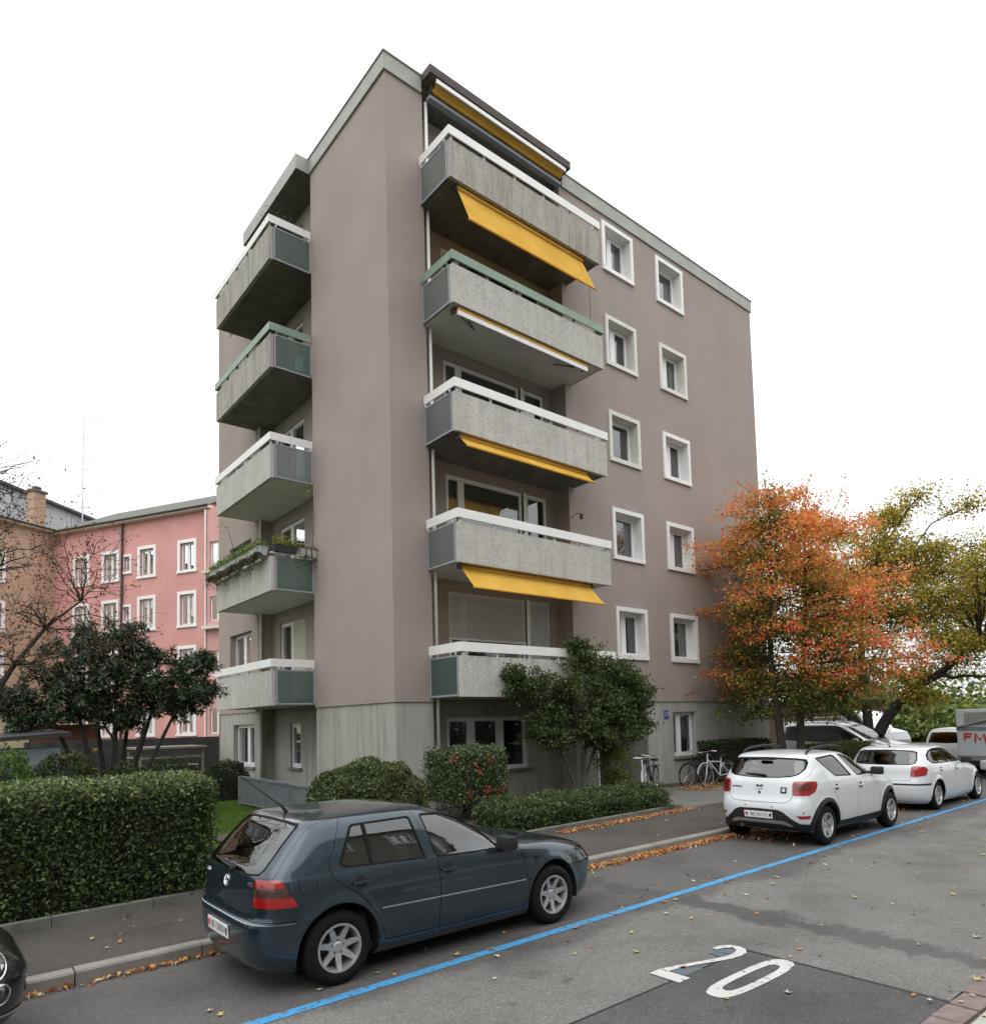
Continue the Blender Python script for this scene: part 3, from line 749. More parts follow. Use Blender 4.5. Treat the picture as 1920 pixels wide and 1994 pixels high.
# balconies
def balcony(F, u0, u1, D, zb, rail, under, panel, glass, recess, name='balcony', rail_on=True):
    ru0, ru1, rd = recess
    q = MB(); q.fbox(F, u0 + .055, u1 - .055, -.02, D - .105, zb + .012, zb + .17); q.fbox(F, ru0 + .01, ru1 - .01, -rd + .02, -.02, zb + .012, zb + .17)
    b = q.build(name, M[under], bld)
    q = MB(); q.fbox(F, u0, u1, D - .10, D, zb, zb + .90); q.build('front_panel', M[panel], b)
    for (a, e, m0) in ((u0, u0 + .018, u0 + .009), (u1 - .018, u1, u1 - .009)):
        q = MB(); q.fbox(F, a + .004, e - .004, .05, D - .155, zb + .06, zb + .885); q.build('side_panel', M[glass], b)
        q = MB()
        q.fbox(F, a - .006, e + .006, .012, .05, zb + .02, zb + .92); q.fbox(F, a - .006, e + .006, D - .155, D - .115, zb + .02, zb + .92)
        q.fbox(F, a - .006, e + .006, .05, D - .155, zb + .02, zb + .06); q.fbox(F, a - .006, e + .006, .05, D - .155, zb + .885, zb + .92)
        q.build('panel_frame', M['grey_metal'], b)
    if rail_on:
        q = MB(); h0, h1 = zb + .99, zb + 1.195
        q.fbox(F, u0 - .035, u1 + .035, D, D + .032, h0, h1); q.fbox(F, u0 - .035, u0 - .003, .02, D, h0, h1); q.fbox(F, u1 + .003, u1 + .035, .02, D, h0, h1)
        q.fbox(F, u0 - .003, u1 + .003, D - .09, D, h1 - .03, h1 - .004)
        q.build('handrail', M[rail], b)
        n = 6
        for i in range(n):
            u = u0 + .09 + (u1 - u0 - .18) * i / (n - 1)
            MB().fbox(F, u - .022, u + .022, D - .07, D - .025, zb + .90, zb + 1.164).build('rail_post', M['white_paint' if rail != 'green_rail' else 'green_rail'], b)
        for u in (u0 - .012, u1 + .012):
            for d in (.06, D - .18):
                MB().fbox(F, u - .012, u + .012, d - .02, d + .02, zb + .93, zb + .988).build('rail_post', M['white_paint' if rail != 'green_rail' else 'green_rail'], b)
    return b
for k in range(5):
    rl = 'green_rail' if k == 3 else 'white_paint'
    balcony(FR, .95, 6.0, 1.20, ZB[k], rl, ['underside_light', 'underside_light', 'underside_dark', 'underside_light', 'underside_dark'][k], 'aggregate_stained' if k == 4 else 'aggregate', 'frosted_glass' if k == 0 else 'frosted_sky_sheen', (RX0, RX1, .55))
    balcony(FL, LY0, 8.18, 1.18, ZB[k], rl, ['underside_light', 'underside_light', 'underside_light', 'underside_dark', 'underside_dark'][k], 'aggregate_stained' if k >= 3 else 'aggregate', 'frosted_glass' if k != 2 else 'frosted_sky_sheen', (LY0, LY1, .45), rail_on=(k != 1))
# awnings under the balconies
def awning(x0, x1, top, bot, bar_mat='white_paint', valance=.0, casing=True):
    (y0, z0), (y1, z1) = top, bot
    a = MB()
    for xx in (x0 - .05, x1 + .02): a.box(xx, y0 - .06, z0 - .05, xx + .03, y0 + .09, z0 + .10)
    a.tube([(x0 - .04, y0, z0 + .03), (x1 + .04, y0, z0 + .03)], .035, 8)
    root = a.build('awning', M['dark_metal'], bld); MB().tube([(x0, y0 - .01, z0 + .012), (x1, y0 - .01, z0 + .012)], .052, 10).build('fabric_roll', M['awning_yellow'], root, smooth=True)
    q = MB(); n = 24; m_ = 6; g = []
    for j in range(m_ + 1):
        t = j / m_
        row = []
        for i in range(n + 1):
            s = i / n
            sag = -.018 * math.sin(math.pi * t) * (1 + .3 * math.sin(s * 9)) + .004 * math.sin(s * 40 + t * 3)
            row.append((x0 + (x1 - x0) * s, y0 + (y1 - y0) * t + sag * .5, z0 + (z1 - z0) * t + sag))
        g.append(row)
    for j in range(m_):
        for i in range(n): q.quad(g[j][i], g[j][i + 1], g[j + 1][i + 1], g[j + 1][i])
    q.build('fabric', M['awning_yellow'], root, smooth=True)
    MB().tube([(x0 - .02, y1, z1), (x1 + .02, y1, z1)], .024, 8).build('front_bar', M[bar_mat], root)
    for xx in (x0 + .25, x1 - .25):
        mid = (xx + (.55 if xx < 3 else -.55), (y0 + y1) / 2 + .35, z0 - .02)
        MB().tube([(xx, y0 + .06, z0 - .02), mid, (xx, y1 + .02, z1)], .016, 6).build('folding_arm', M['dark_metal'], root)
    return root
awning(1.25, 5.45, (-1.06, ZB[4] - .08), (-1.50, 13.50), 'awning_yellow')
awning(1.15, 5.33, (-1.06, ZB[2] - .06), (-1.36, 8.29), 'awning_yellow')
awning(1.15, 5.38, (-1.00, ZB[1] - .06), (-1.48, 5.10), 'awning_yellow')
aw = awning(1.16, 5.42, (-0.98, ZB[3] - .07), (-1.10, ZB[3] - .15))
MB().fbox(FR, 1.14, 5.44, 1.10, 1.14, ZB[3] - .21, ZB[3] - .10).build('drop_profile', M['white_paint'], aw)
MB().fbox(FR, 1.15, 5.43, 1.08, 1.145, ZB[3] - .095, ZB[3] - .035).build('rolled_fabric', M['awning_yellow'], aw)
aw = awning(1.22, 5.6, (-.20, 17.50), (-0.40, 17.62))
MB().fbox(FR, 1.2, 5.62, .39, .43, 17.56, 17.66).build('drop_profile', M['white_paint'], aw)
MB().fbox(FR, 1.16, 5.64, .04, .19, 17.34, 17.42).build('casing', M['grey_metal'], aw)
# crank rod hanging from the top awning
MB().tube([(5.25, -1.47, 13.5), (5.25, -1.45, 12.65)], .008, 6).build('crank_rod', M['dark_metal'], bld)
# downpipes
MB().tube([(1.20, .06, 0), (1.20, .06, 17.4)], .042, 10).build('downpipe', M['white_paint'], bld, smooth=True)
MB().tube([(.05, 7.84, 0), (.05, 7.84, 17.4)], .042, 10).build('downpipe', M['cream_paint'], bld, smooth=True)
# entrance: dark door, white post, house number
simple('door_dark', (0.035, 0.033, 0.030), 0.5, 0.2, 4.0)
MB().box(6.9, 1.22, .1, 8.5, 1.29, 2.35).build('entrance_door', M['door_dark'], bld)
MB().box(6.58, .02, .0, 6.66, .10, 2.54).build('entrance_post', M['white_paint'], bld)
num = tag(MB().fbox(FR, 9.70, 9.92, pd + .001, pd + .018, 2.13, 2.39).build('house_number_sign', M['sign_blue']), 'small blue enamel house number plate on concrete wall beside ground floor window', 'sign')
text_mesh('17', .19, 'numerals', M['plate_white'], num, Matrix.Translation((9.81, .035 - .0215, 2.26)) @ Matrix.Rotation(R_(90), 4, 'X'))
# wall lantern on the second right balcony
lan = tag(MB().tube([(5.75, -.02, 7.75), (5.75, -.25, 7.83), (5.78, -.42, 7.80)], .010, 6).build('wall_lantern', M['dark_metal']), 'small black lantern on a bent arm above the second right balcony', 'lantern')
MB().lathe([(.0, .0), (.05, -.03), (.05, -.15), (.0, -.17)], (5.78, -.42, 7.80), 'z', 8).build('lantern_body', M['dark_metal'], lan)
# ================================================================ cars
def pchip(xs, ys, x):
    xs = np.asarray(xs, float); ys = np.asarray(ys, float); h = np.diff(xs); dl = np.diff(ys) / h
    m_ = np.zeros_like(ys)
    for i in range(1, len(xs) - 1):
        if dl[i - 1] * dl[i] > 0:
            w1, w2 = 2 * h[i] + h[i - 1], h[i] + 2 * h[i - 1]
            m_[i] = (w1 + w2) / (w1 / dl[i - 1] + w2 / dl[i])
    m_[0], m_[-1] = dl[0], dl[-1]
    i = np.clip(np.searchsorted(xs, x, side='right') - 1, 0, len(xs) - 2)
    t = (x - xs[i]) / h[i]
    return ((1 + 2 * t) * (1 - t) ** 2 * ys[i] + t * (1 - t) ** 2 * h[i] * m_[i] + t * t * (3 - 2 * t) * ys[i + 1] + t * t * (t - 1) * h[i] * m_[i + 1])

class Shell:
    """car body: stacked plan outlines (superellipses), unrolled to a (U, V) chart"""
    def __init__(s, rows, xm, wheels, arch_r, flare=.02, wheel_z=.31):
        s.rows = np.array(rows, float); s.xm = xm; s.N = len(rows); s.wheels = wheels; s.Ra = arch_r; s.flare = flare; s.wz = wheel_z
        s.b0 = .85; s.ar = xm - s.rows[:, 1].min(); s.af = s.rows[:, 2].max() - xm
        s.Umax = 2 * s.b0 + s.ar + s.af
        s.tt = np.linspace(0, s.N - 1, 900); R = s.prof(s.tt)
        d = np.abs(np.diff(R, axis=0)); ds = np.hypot(d[:, 0], np.maximum(np.maximum(d[:, 1], d[:, 2] * .8), d[:, 3]))
        s.vv = np.concatenate([[0], np.cumsum(ds)]); s.Vmax = s.vv[-1]; s.zz = R[:, 0]
    def prof(s, t):
        k = np.arange(s.N); return np.stack([pchip(k, s.rows[:, c], t) for c in range(6)], -1)
    def t_z(s, z): return np.interp(z, s.zz, s.tt)
    def V_t(s, t): return np.interp(t, s.tt, s.vv)
    def t_V(s, v): return np.interp(v, s.vv, s.tt)
    def eval(s, U, V):
        U = np.asarray(U, float); V = np.asarray(V, float)
        R = s.prof(s.t_V(np.clip(V, 0, s.Vmax))); z, xr, xf, b, nr, nf = (R[..., i] for i in range(6))
        a1, a2, a3 = s.b0, s.b0 + s.ar, s.b0 + s.ar + s.af
        rear = U < a2
        X = np.where(U < a1, 1, np.where(U < a2, 1 - (U - a1) / s.ar, np.where(U < a3, (U - a2) / s.af, 1)))
        Y = np.where(U < a1, U / s.b0, np.where(U < a3, 1, 1 - (U - a3) / s.b0))
        X = np.clip(X, 0, 1); Y = np.clip(Y, 0, 1); n = np.where(rear, nr, nf)
        r = (X ** n + Y ** n) ** (1 / n); X = X / r; Y = Y / r
        x = np.where(rear, s.xm - (s.xm - xr) * X, s.xm + (xf - s.xm) * X); y = b * Y
        for wx in s.wheels:
            rr = np.hypot(x - wx, z - s.wz)
            y = y + s.flare * np.exp(-((rr - s.Ra) / .055) ** 2) * (Y > .55) * np.clip((z - .15) / .2, 0, 1)
        return np.stack([x, y, z], -1)
    def normal(s, U, V):
        e = 2e-3
        du = s.eval(np.clip(U + e, 0, s.Umax), V) - s.eval(np.clip(U - e, 0, s.Umax), V)
        dv = s.eval(U, np.clip(V + e, 0, s.Vmax)) - s.eval(U, np.clip(V - e, 0, s.Vmax))
        n = np.cross(dv, du); n /= (np.linalg.norm(n, axis=-1, keepdims=True) + 1e-12)
        p = s.eval(U, V); c = np.array([s.xm, 0, .6]); sg = np.sign(np.sum(n * (p - c) * np.array([.3, 1, 1]), -1, keepdims=True)); sg[sg == 0] = 1
        return n * sg
    def chart(s, kind, a, z):
        t = float(s.t_z(z)); R = s.prof(np.array([t]))[0]; _, xr, xf, b, nr, nf = R; V = float(s.V_t(t))
        if kind == 's':
            rear = a < s.xm; n = nr if rear else nf
            X = min(abs(a - s.xm) / max((s.xm - xr) if rear else (xf - s.xm), 1e-4), .9999); Y = max(1 - X ** n, 1e-9) ** (1 / n)
        else:
            rear = kind == 'r'; n = nr if rear else nf
            Y = min(abs(a) / b, .9999); X = max(1 - Y ** n, 1e-9) ** (1 / n)
        if Y >= X: q = X / Y; U = s.b0 + s.ar * (1 - q) if rear else s.b0 + s.ar + s.af * q
        else: q = Y / X; U = s.b0 * q if rear else s.Umax - s.b0 * q
        return (U, V)
    def poly(s, pts, closed=True, step=.025):
        out = []; n = len(pts)
        for i in range(n if closed else n - 1):
            p, q = pts[i], pts[(i + 1) % n]
            L = math.hypot(p[1] - q[1], p[2] - q[2]) if p[0] == q[0] else .4
            m_ = max(1, int(L / step))
            for k in range(m_):
                f = k / m_
                if p[0] == q[0]: out.append(s.chart(p[0], p[1] + (q[1] - p[1]) * f, p[2] + (q[2] - p[2]) * f))
                else:
                    A, B = s.chart(*p), s.chart(*q); out.append((A[0] + (B[0] - A[0]) * f, A[1] + (B[1] - A[1]) * f))
        if not closed: out.append(s.chart(*pts[-1]))
        return np.array(out)

def inset(poly, d):
    """shrink a closed polygon (side/rear coordinates) by d"""
    P = [Vector((p[1], p[2])) for p in poly]; n = len(P)
    area = sum(P[i].x * P[(i + 1) % n].y - P[(i + 1) % n].x * P[i].y for i in range(n)); sg = 1 if area > 0 else -1
    out = []
    for i in range(n):
        e0 = (P[i] - P[i - 1]).normalized(); e1 = (P[(i + 1) % n] - P[i]).normalized()
        n0 = Vector((-e0.y, e0.x)) * sg; n1 = Vector((-e1.y, e1.x)) * sg
        b = (n0 + n1); b = b / max(b.length_squared * .5, .35) if b.length > 1e-6 else n0
        q = P[i] + b * d; out.append((poly[i][0], q.x, q.y))
    return out
def S_(pts): return [('s', *p) for p in pts]
def Rr_(pts): return [('r', *p) for p in pts]
def F_(pts): return [('f', *p) for p in pts]
def strip(chart_pts, w):
    """closed thin polygon around an open polyline in chart space"""
    P = chart_pts; T = np.gradient(P, axis=0); T /= (np.linalg.norm(T, axis=1, keepdims=True) + 1e-12); Nn = np.stack([-T[:, 1], T[:, 0]], 1) * w / 2
    return np.concatenate([P + Nn, (P - Nn)[::-1]])
def inside(poly, pts):
    x, y = pts[:, 0], pts[:, 1]; c = np.zeros(len(pts), bool); n = len(poly); j = n - 1
    for i in range(n):
        xi, yi = poly[i]; xj, yj = poly[j]
        cr = ((yi > y) != (yj > y))
        with np.errstate(divide='ignore', invalid='ignore'):
            c ^= cr & (x < (xj - xi) * (y - yi) / (yj - yi + 1e-15) + xi)
        j = i
    return c

def build_shell(root, sh, regions, default_mat, grid=.045, liner='car_inside'):
    """regions: dicts name, pts (chart polygon), mat, off, parent(optional name), split(bool: one per side), hole"""
    verts = []; edges = []
    def loop(P):
        n0 = len(verts); verts.extend([(float(a), float(b)) for a, b in P]); k = len(P)
        edges.extend([(n0 + i, n0 + (i + 1) % k) for i in range(k)])
    nb = int(sh.Umax / grid); nv = int(sh.Vmax / grid)
    us = np.linspace(0, sh.Umax, nb + 1); vs_ = np.linspace(0, sh.Vmax, nv + 1)
    loop(np.concatenate([np.stack([us[:-1], 0 * us[:-1]], 1), np.stack([0 * vs_[:-1] + sh.Umax, vs_[:-1]], 1), np.stack([us[:0:-1], 0 * us[1:] + sh.Vmax], 1), np.stack([0 * vs_[1:], vs_[:0:-1]], 1)]))
    for g in regions:
        P = np.array(g['pts']); P[:, 0] = np.clip(P[:, 0], 0, sh.Umax); P[:, 1] = np.clip(P[:, 1], 0, sh.Vmax); g['pts'] = P; loop(P)
    gu, gv = np.meshgrid(us[1:-1], vs_[1:-1]); verts.extend([(float(a), float(b)) for a, b in zip(gu.ravel(), gv.ravel())])
    ov, oe, of, *_ = delaunay_2d_cdt([Vector(v) for v in verts], edges, [], 0, 1e-6)
    UV = np.array([(v.x, v.y) for v in ov]); T = np.array([f for f in of if len(f) == 3], int)
    cen = UV[T].mean(1); lab = np.full(len(T), -1)
    for i, g in enumerate(regions):
        lab[inside(g['pts'], cen) & (lab < 0)] = i
    Pn = sh.eval(UV[:, 0], UV[:, 1]); Nn = sh.normal(UV[:, 0], UV[:, 1])
    objs = {}
    def make(name, tris, mat, off, sides, parent):
        me_v = []; me_n = []; me_f = []
        used = np.unique(tris); rem = -np.ones(len(UV), int); rem[used] = np.arange(len(used))
        for sd_ in sides:
            p = Pn[used] + Nn[used] * off; nn = Nn[used].copy()
            p = p * np.array([1, sd_, 1]); nn = nn * np.array([1, sd_, 1])
            t = rem[tris] + sum(len(a) for a in me_v)
            q = p[rem[tris]]; fn = np.cross(q[:, 1] - q[:, 0], q[:, 2] - q[:, 0]); flip = np.sum(fn * nn[rem[tris]].mean(1), 1) < 0
            t[flip] = t[flip][:, ::-1]
            me_v.append(p); me_n.append(nn); me_f.append(t)
        V_ = np.concatenate(me_v); N_ = np.concatenate(me_n); F = np.concatenate(me_f)
        me = bpy.data.meshes.new(name); me.from_pydata(V_.tolist(), [], F.tolist()); me.update()
        me.polygons.foreach_set('use_smooth', np.ones(len(F), bool))
        me.normals_split_custom_set_from_vertices(N_.tolist())
        return link_mesh(name, me, M[mat], parent)
    body_t = T[lab < 0]
    objs['body'] = make('body', body_t, default_mat, 0.0, (1, -1), root)
    for i, g in enumerate(regions):
        if g.get('hole'): continue
        tr = T[lab == i]
        if len(tr) == 0: continue
        par = objs.get(g.get('parent'), root)
        if g.get('split'):
            for sd_ in (-1, 1):
                o = make(g['name'], tr, g['mat'], g.get('off', 0), (sd_,), objs.get((g.get('parent'), sd_), par)); objs[(g['name'], sd_)] = o; objs[g['name']] = o
        else:
            objs[g['name']] = make(g['name'], tr, g['mat'], g.get('off', 0), (1, -1), par)
    if liner:
        keep = np.ones(len(T), bool)
        for i, g in enumerate(regions):
            if g.get('hole') or g.get('glass'): keep &= lab != i
        make('inner_trim', T[keep], liner, -.035, (1, -1), root)
    return objs

def on_shell(sh, kind, a, z, side=-1, off=0.004):
    """matrix placed on the body: local x = along the surface (rightwards seen from outside), y = up, z = out"""
    U, V = sh.chart(kind, a, z); U = np.array([U]); V = np.array([V])
    p = sh.eval(U, V)[0]; n = sh.normal(U, V)[0]
    sgn = side if kind == 's' else (1 if a >= 0 else -1)
    p = Vector(p * np.array([1, sgn, 1])); n = Vector(n * np.array([1, sgn, 1])).normalized()
    up = Vector((0, 0, 1)); xx = up.cross(n).normalized(); yy = n.cross(xx)
    p = p + n * off
    return Matrix(((xx.x, yy.x, n.x, p.x), (xx.y, yy.y, n.y, p.y), (xx.z, yy.z, n.z, p.z), (0, 0, 0, 1)))
def placed(mb, name, mat, parent, mtx, smooth=False):
    me = mb.mesh(name, smooth); me.transform(mtx); return link_mesh(name, me, mat, parent)

def wheel(root, x, y, side, r, width, style, rim_r, rim_mat='alloy'):
    """side -1: faces -y"""
    t = MB(); w = width
    prof = [(rim_r - .012, -w * .5 + .02), (rim_r + .004, -w * .5 + .004), (rim_r + .02, -w * .5), (r - .06, -w * .5 - .006), (r - .02, -w * .5 + .012), (r - .006, -w * .5 + .03), (r, -w * .5 + .06), (r, w * .5 - .06), (r - .02, w * .5 - .012), (r - .06, w * .5), (rim_r, w * .5 - .01), (rim_r - .02, w * .3)]
    t.lathe(prof, (0, 0, 0), 'y', 44)
    wh = t.build('wheel', M['black_rubber'], root, smooth=True)
    wh.location = (x, y, r); wh.rotation_euler = (0, 0, 0 if side < 0 else math.pi)
    q = MB(); yo = -w * .5
    q.lathe([(rim_r + .002, yo + .018), (rim_r - .004, yo + .002), (rim_r - .022, yo + .004), (rim_r - .030, yo + .03), (rim_r - .038, yo + .12)], (0, 0, 0), 'y', 44)
    n, hub, wid_in, wid_out = style['n'], style['hub'], style['w_in'], style['w_out']
    dish = style.get('dish', .035)
    for k in range(n):
        for off in style.get('pair', (0,)):
            th = 2 * math.pi * k / n + style.get('rot', 0) + off
            er = Vector((math.cos(th), 0, math.sin(th))); et = Vector((-math.sin(th), 0, math.cos(th)))
            def sec(rr, hw, yy, th_): return [er * rr + et * hw + Vector((0, yy, 0)), er * rr - et * hw + Vector((0, yy, 0)), er * rr - et * hw * .8 + Vector((0, yy + th_, 0)), er * rr + et * hw * .8 + Vector((0, yy + th_, 0))]
            a, b, c = sec(hub * .6, wid_in, yo + dish, .05), sec((hub + rim_r) * .5, (wid_in + wid_out) / 2, yo + dish * .55, .035), sec(rim_r - .02, wid_out, yo + .010, .03)
            for A, B in ((a, b), (b, c)): q.hexa([A[0], A[1], A[2], A[3], B[0], B[1], B[2], B[3]])
    q.lathe([(.001, yo + dish - .008), (hub * .42, yo + dish - .006), (hub * .5, yo + dish), (hub, yo + dish + .004), (hub, yo + dish + .05)], (0, 0, 0), 'y', 28)
    q.build('rim', M[rim_mat], wh, smooth='auto')
    q = MB(); q.lathe([(.001, yo + .115), (rim_r - .035, yo + .115)], (0, 0, 0), 'y', 28); q.lathe([(.09, yo + .10), (rim_r - .08, yo + .098), (rim_r - .08, yo + .112)], (0, 0, 0), 'y', 28); q.build('brake_disc', M['dark_metal'], wh)
    q = MB()
    for k in range(5):
        th = 2 * math.pi * k / 5 + .31; q.lathe([(.001, yo + dish - .0015), (.011, yo + dish - .0015), (.011, yo + dish + .01)], (hub * .68 * math.cos(th), 0, hub * .68 * math.sin(th)), 'y', 8)
    q.build('wheel_bolts', M['dark_metal'], wh)
    return wh

def interior(root, x_dash, x_f, x_r, b, zf=.25, belt=.9, zseat=.55, col='car_seat', lhd=True):
    q = MB(); q.box(x_r - .35, -b + .08, .20, x_dash + .5, b - .08, .26); q.build('floor_pan', M['car_inside'], root)
    def seat(x, y, w=.46):
        s = MB(); s.cbox(x - .05, y - w / 2, .30, x + .45, y + w / 2, zseat, .05)
        m0 = len(s.v); s.cbox(x - .12, y - w / 2, zseat - .10, x + .02, y + w / 2, zseat + .50, .05)
        for i in range(m0, len(s.v)):
            v = s.v[i]; s.v[i] = (v[0] - (v[2] - zseat) * .28, v[1], v[2])
        m1 = len(s.v); s.cbox(x - .08, y - .12, zseat + .53, x + .0, y + .12, zseat + .70, .03)
        for i in range(m1, len(s.v)):
            v = s.v[i]; s.v[i] = (v[0] - (v[2] - zseat) * .28, v[1], v[2])
        s.build('seat', M[col], root, smooth='auto')
    for y in (-.37, .37): seat(x_f, y)
    q = MB(); q.cbox(x_r - .1, -b + .15, .32, x_r + .42, b - .15, zseat - .02, .05); q.cbox(x_r - .30, -b + .15, zseat - .1, x_r - .12, b - .15, zseat + .42, .05); q.build('rear_bench', M[col], root, smooth='auto')
    q = MB(); q.cbox(x_dash - .25, -b + .12, belt - .25, x_dash + .35, b - .12, belt - .02, .05); q.build('dashboard', M['car_inside'], root, smooth='auto')
    y = .37 if lhd else -.37
    q = MB(); ring = []
    for k in range(25):
        th = 2 * math.pi * k / 24; ring.append((x_dash - .42 + .07 * math.sin(th), y + .18 * math.cos(th), belt - .06 + .17 * math.sin(th)))
    q.tube(ring, .016, 6, cap=False); q.tube([ring[0], ring[12]], .018, 6); q.tube([(x_dash - .42, y, belt - .06), (x_dash - .2, y, belt - .12)], .03, 6)
    q.build('steering_wheel', M['black_plastic'], root)
def arch_liners(root, sh, y_out):
    for wx in sh.wheels:
        for sd_ in (-1, 1):
            q = MB(); pr = []
            for k in range(19):
                th = math.pi * (k / 18) * 1.16 - .25; pr.append((wx + (sh.Ra + .006) * math.cos(th), sh.wz + (sh.Ra + .006) * math.sin(th)))
            for (a, b) in zip(pr[:-1], pr[1:]):
                q.quad((a[0], sd_ * y_out, a[1]), (b[0], sd_ * y_out, b[1]), (b[0], sd_ * (y_out - .36), b[1]), (a[0], sd_ * (y_out - .36), a[1]))
            n = len(q.v); q.v += [(p[0], sd_ * (y_out - .36), p[1]) for p in pr]; q.f.append(tuple(range(n, n + len(pr))))
            q.build('wheel_arch_liner', M['black_plastic'], root)
def arch_hole(sh, wx, r=None):
    r = r or sh.Ra; zmin = sh.rows[0, 0] + 1e-4
    pts = []
    for k in range(41):
        th = math.pi * (-0.22 + 1.44 * k / 40); pts.append(('s', wx + r * math.cos(th), max(sh.wz + r * math.sin(th), zmin)))
    P = [sh.chart(*p) for p in pts]; out = [P[0]]
    for p in P[1:]:
        if math.hypot(p[0] - out[-1][0], p[1] - out[-1][1]) > 1e-4: out.append(p)
    # close along the very bottom
    out = [(out[0][0], 0.0)] + out + [(out[-1][0], 0.0)]
    return np.array(out)
def mirror_part(root, x, y, z, side, mat):
    q = MB(); q.cbox(x - .06, min(y, y + side * .20), z - .065, x + .08, max(y, y + side * .20), z + .075, .035); o = q.build('wing_mirror', M[mat], root, smooth='auto')
    MB().box(x - .02, min(y - side * .06, y + side * .02), z - .05, x + .05, max(y - side * .06, y + side * .02), z - .01).build('mirror_stalk', M['black_plastic'], o)
def handle(root, sh, x, z, side, mat):
    mt = on_shell(sh, 's', x, z, side, .0)
    q = MB(); q.lathe([(.001, -.001), (.045, .0005), (.052, .002)], (0, 0, 0), 'z', 18); placed(q, 'handle_recess', M['black_plastic'], root, mt)
    q = MB(); q.cbox(-.085, -.014, .012, .085, .012, .032, .008); q.box(-.08, -.008, 0, -.06, .008, .014); q.box(.06, -.008, 0, .08, .008, .014)
    placed(q, 'door_handle', M[mat], root, mt)
def plate(root, mtx, txt, w=.50, h=.11, size=.085):
    q = MB(); q.cbox(-w / 2, -h / 2, 0, w / 2, h / 2, .010, .003)
    p = placed(q, 'number_plate', M['plate_white'], root, mtx)
    text_mesh(txt, size, 'plate_text', M['plate_black'], p, mtx @ Matrix.Translation((.015, 0, .0115)), 0, .92)
    q = MB(); q.prism([(-.021, .03), (.021, .03), (.021, -.01), (0, -.035), (-.021, -.01)], lambda a, b: (a, b, .0105), lambda a, b: (a, b, .0125))
    placed(q, 'plate_shield', M['plate_red'], p, mtx @ Matrix.Translation((-w / 2 + .04, 0, 0)))
    q = MB(); q.prism([(-.019, .03), (.019, .03), (.019, -.01), (0, -.035), (-.019, -.01)], lambda a, b: (a, b, .0105), lambda a, b: (a, b, .0125))
    placed(q, 'plate_shield', M['plate_black'], p, mtx @ Matrix.Translation((w / 2 - .035, 0, 0)))
    return p

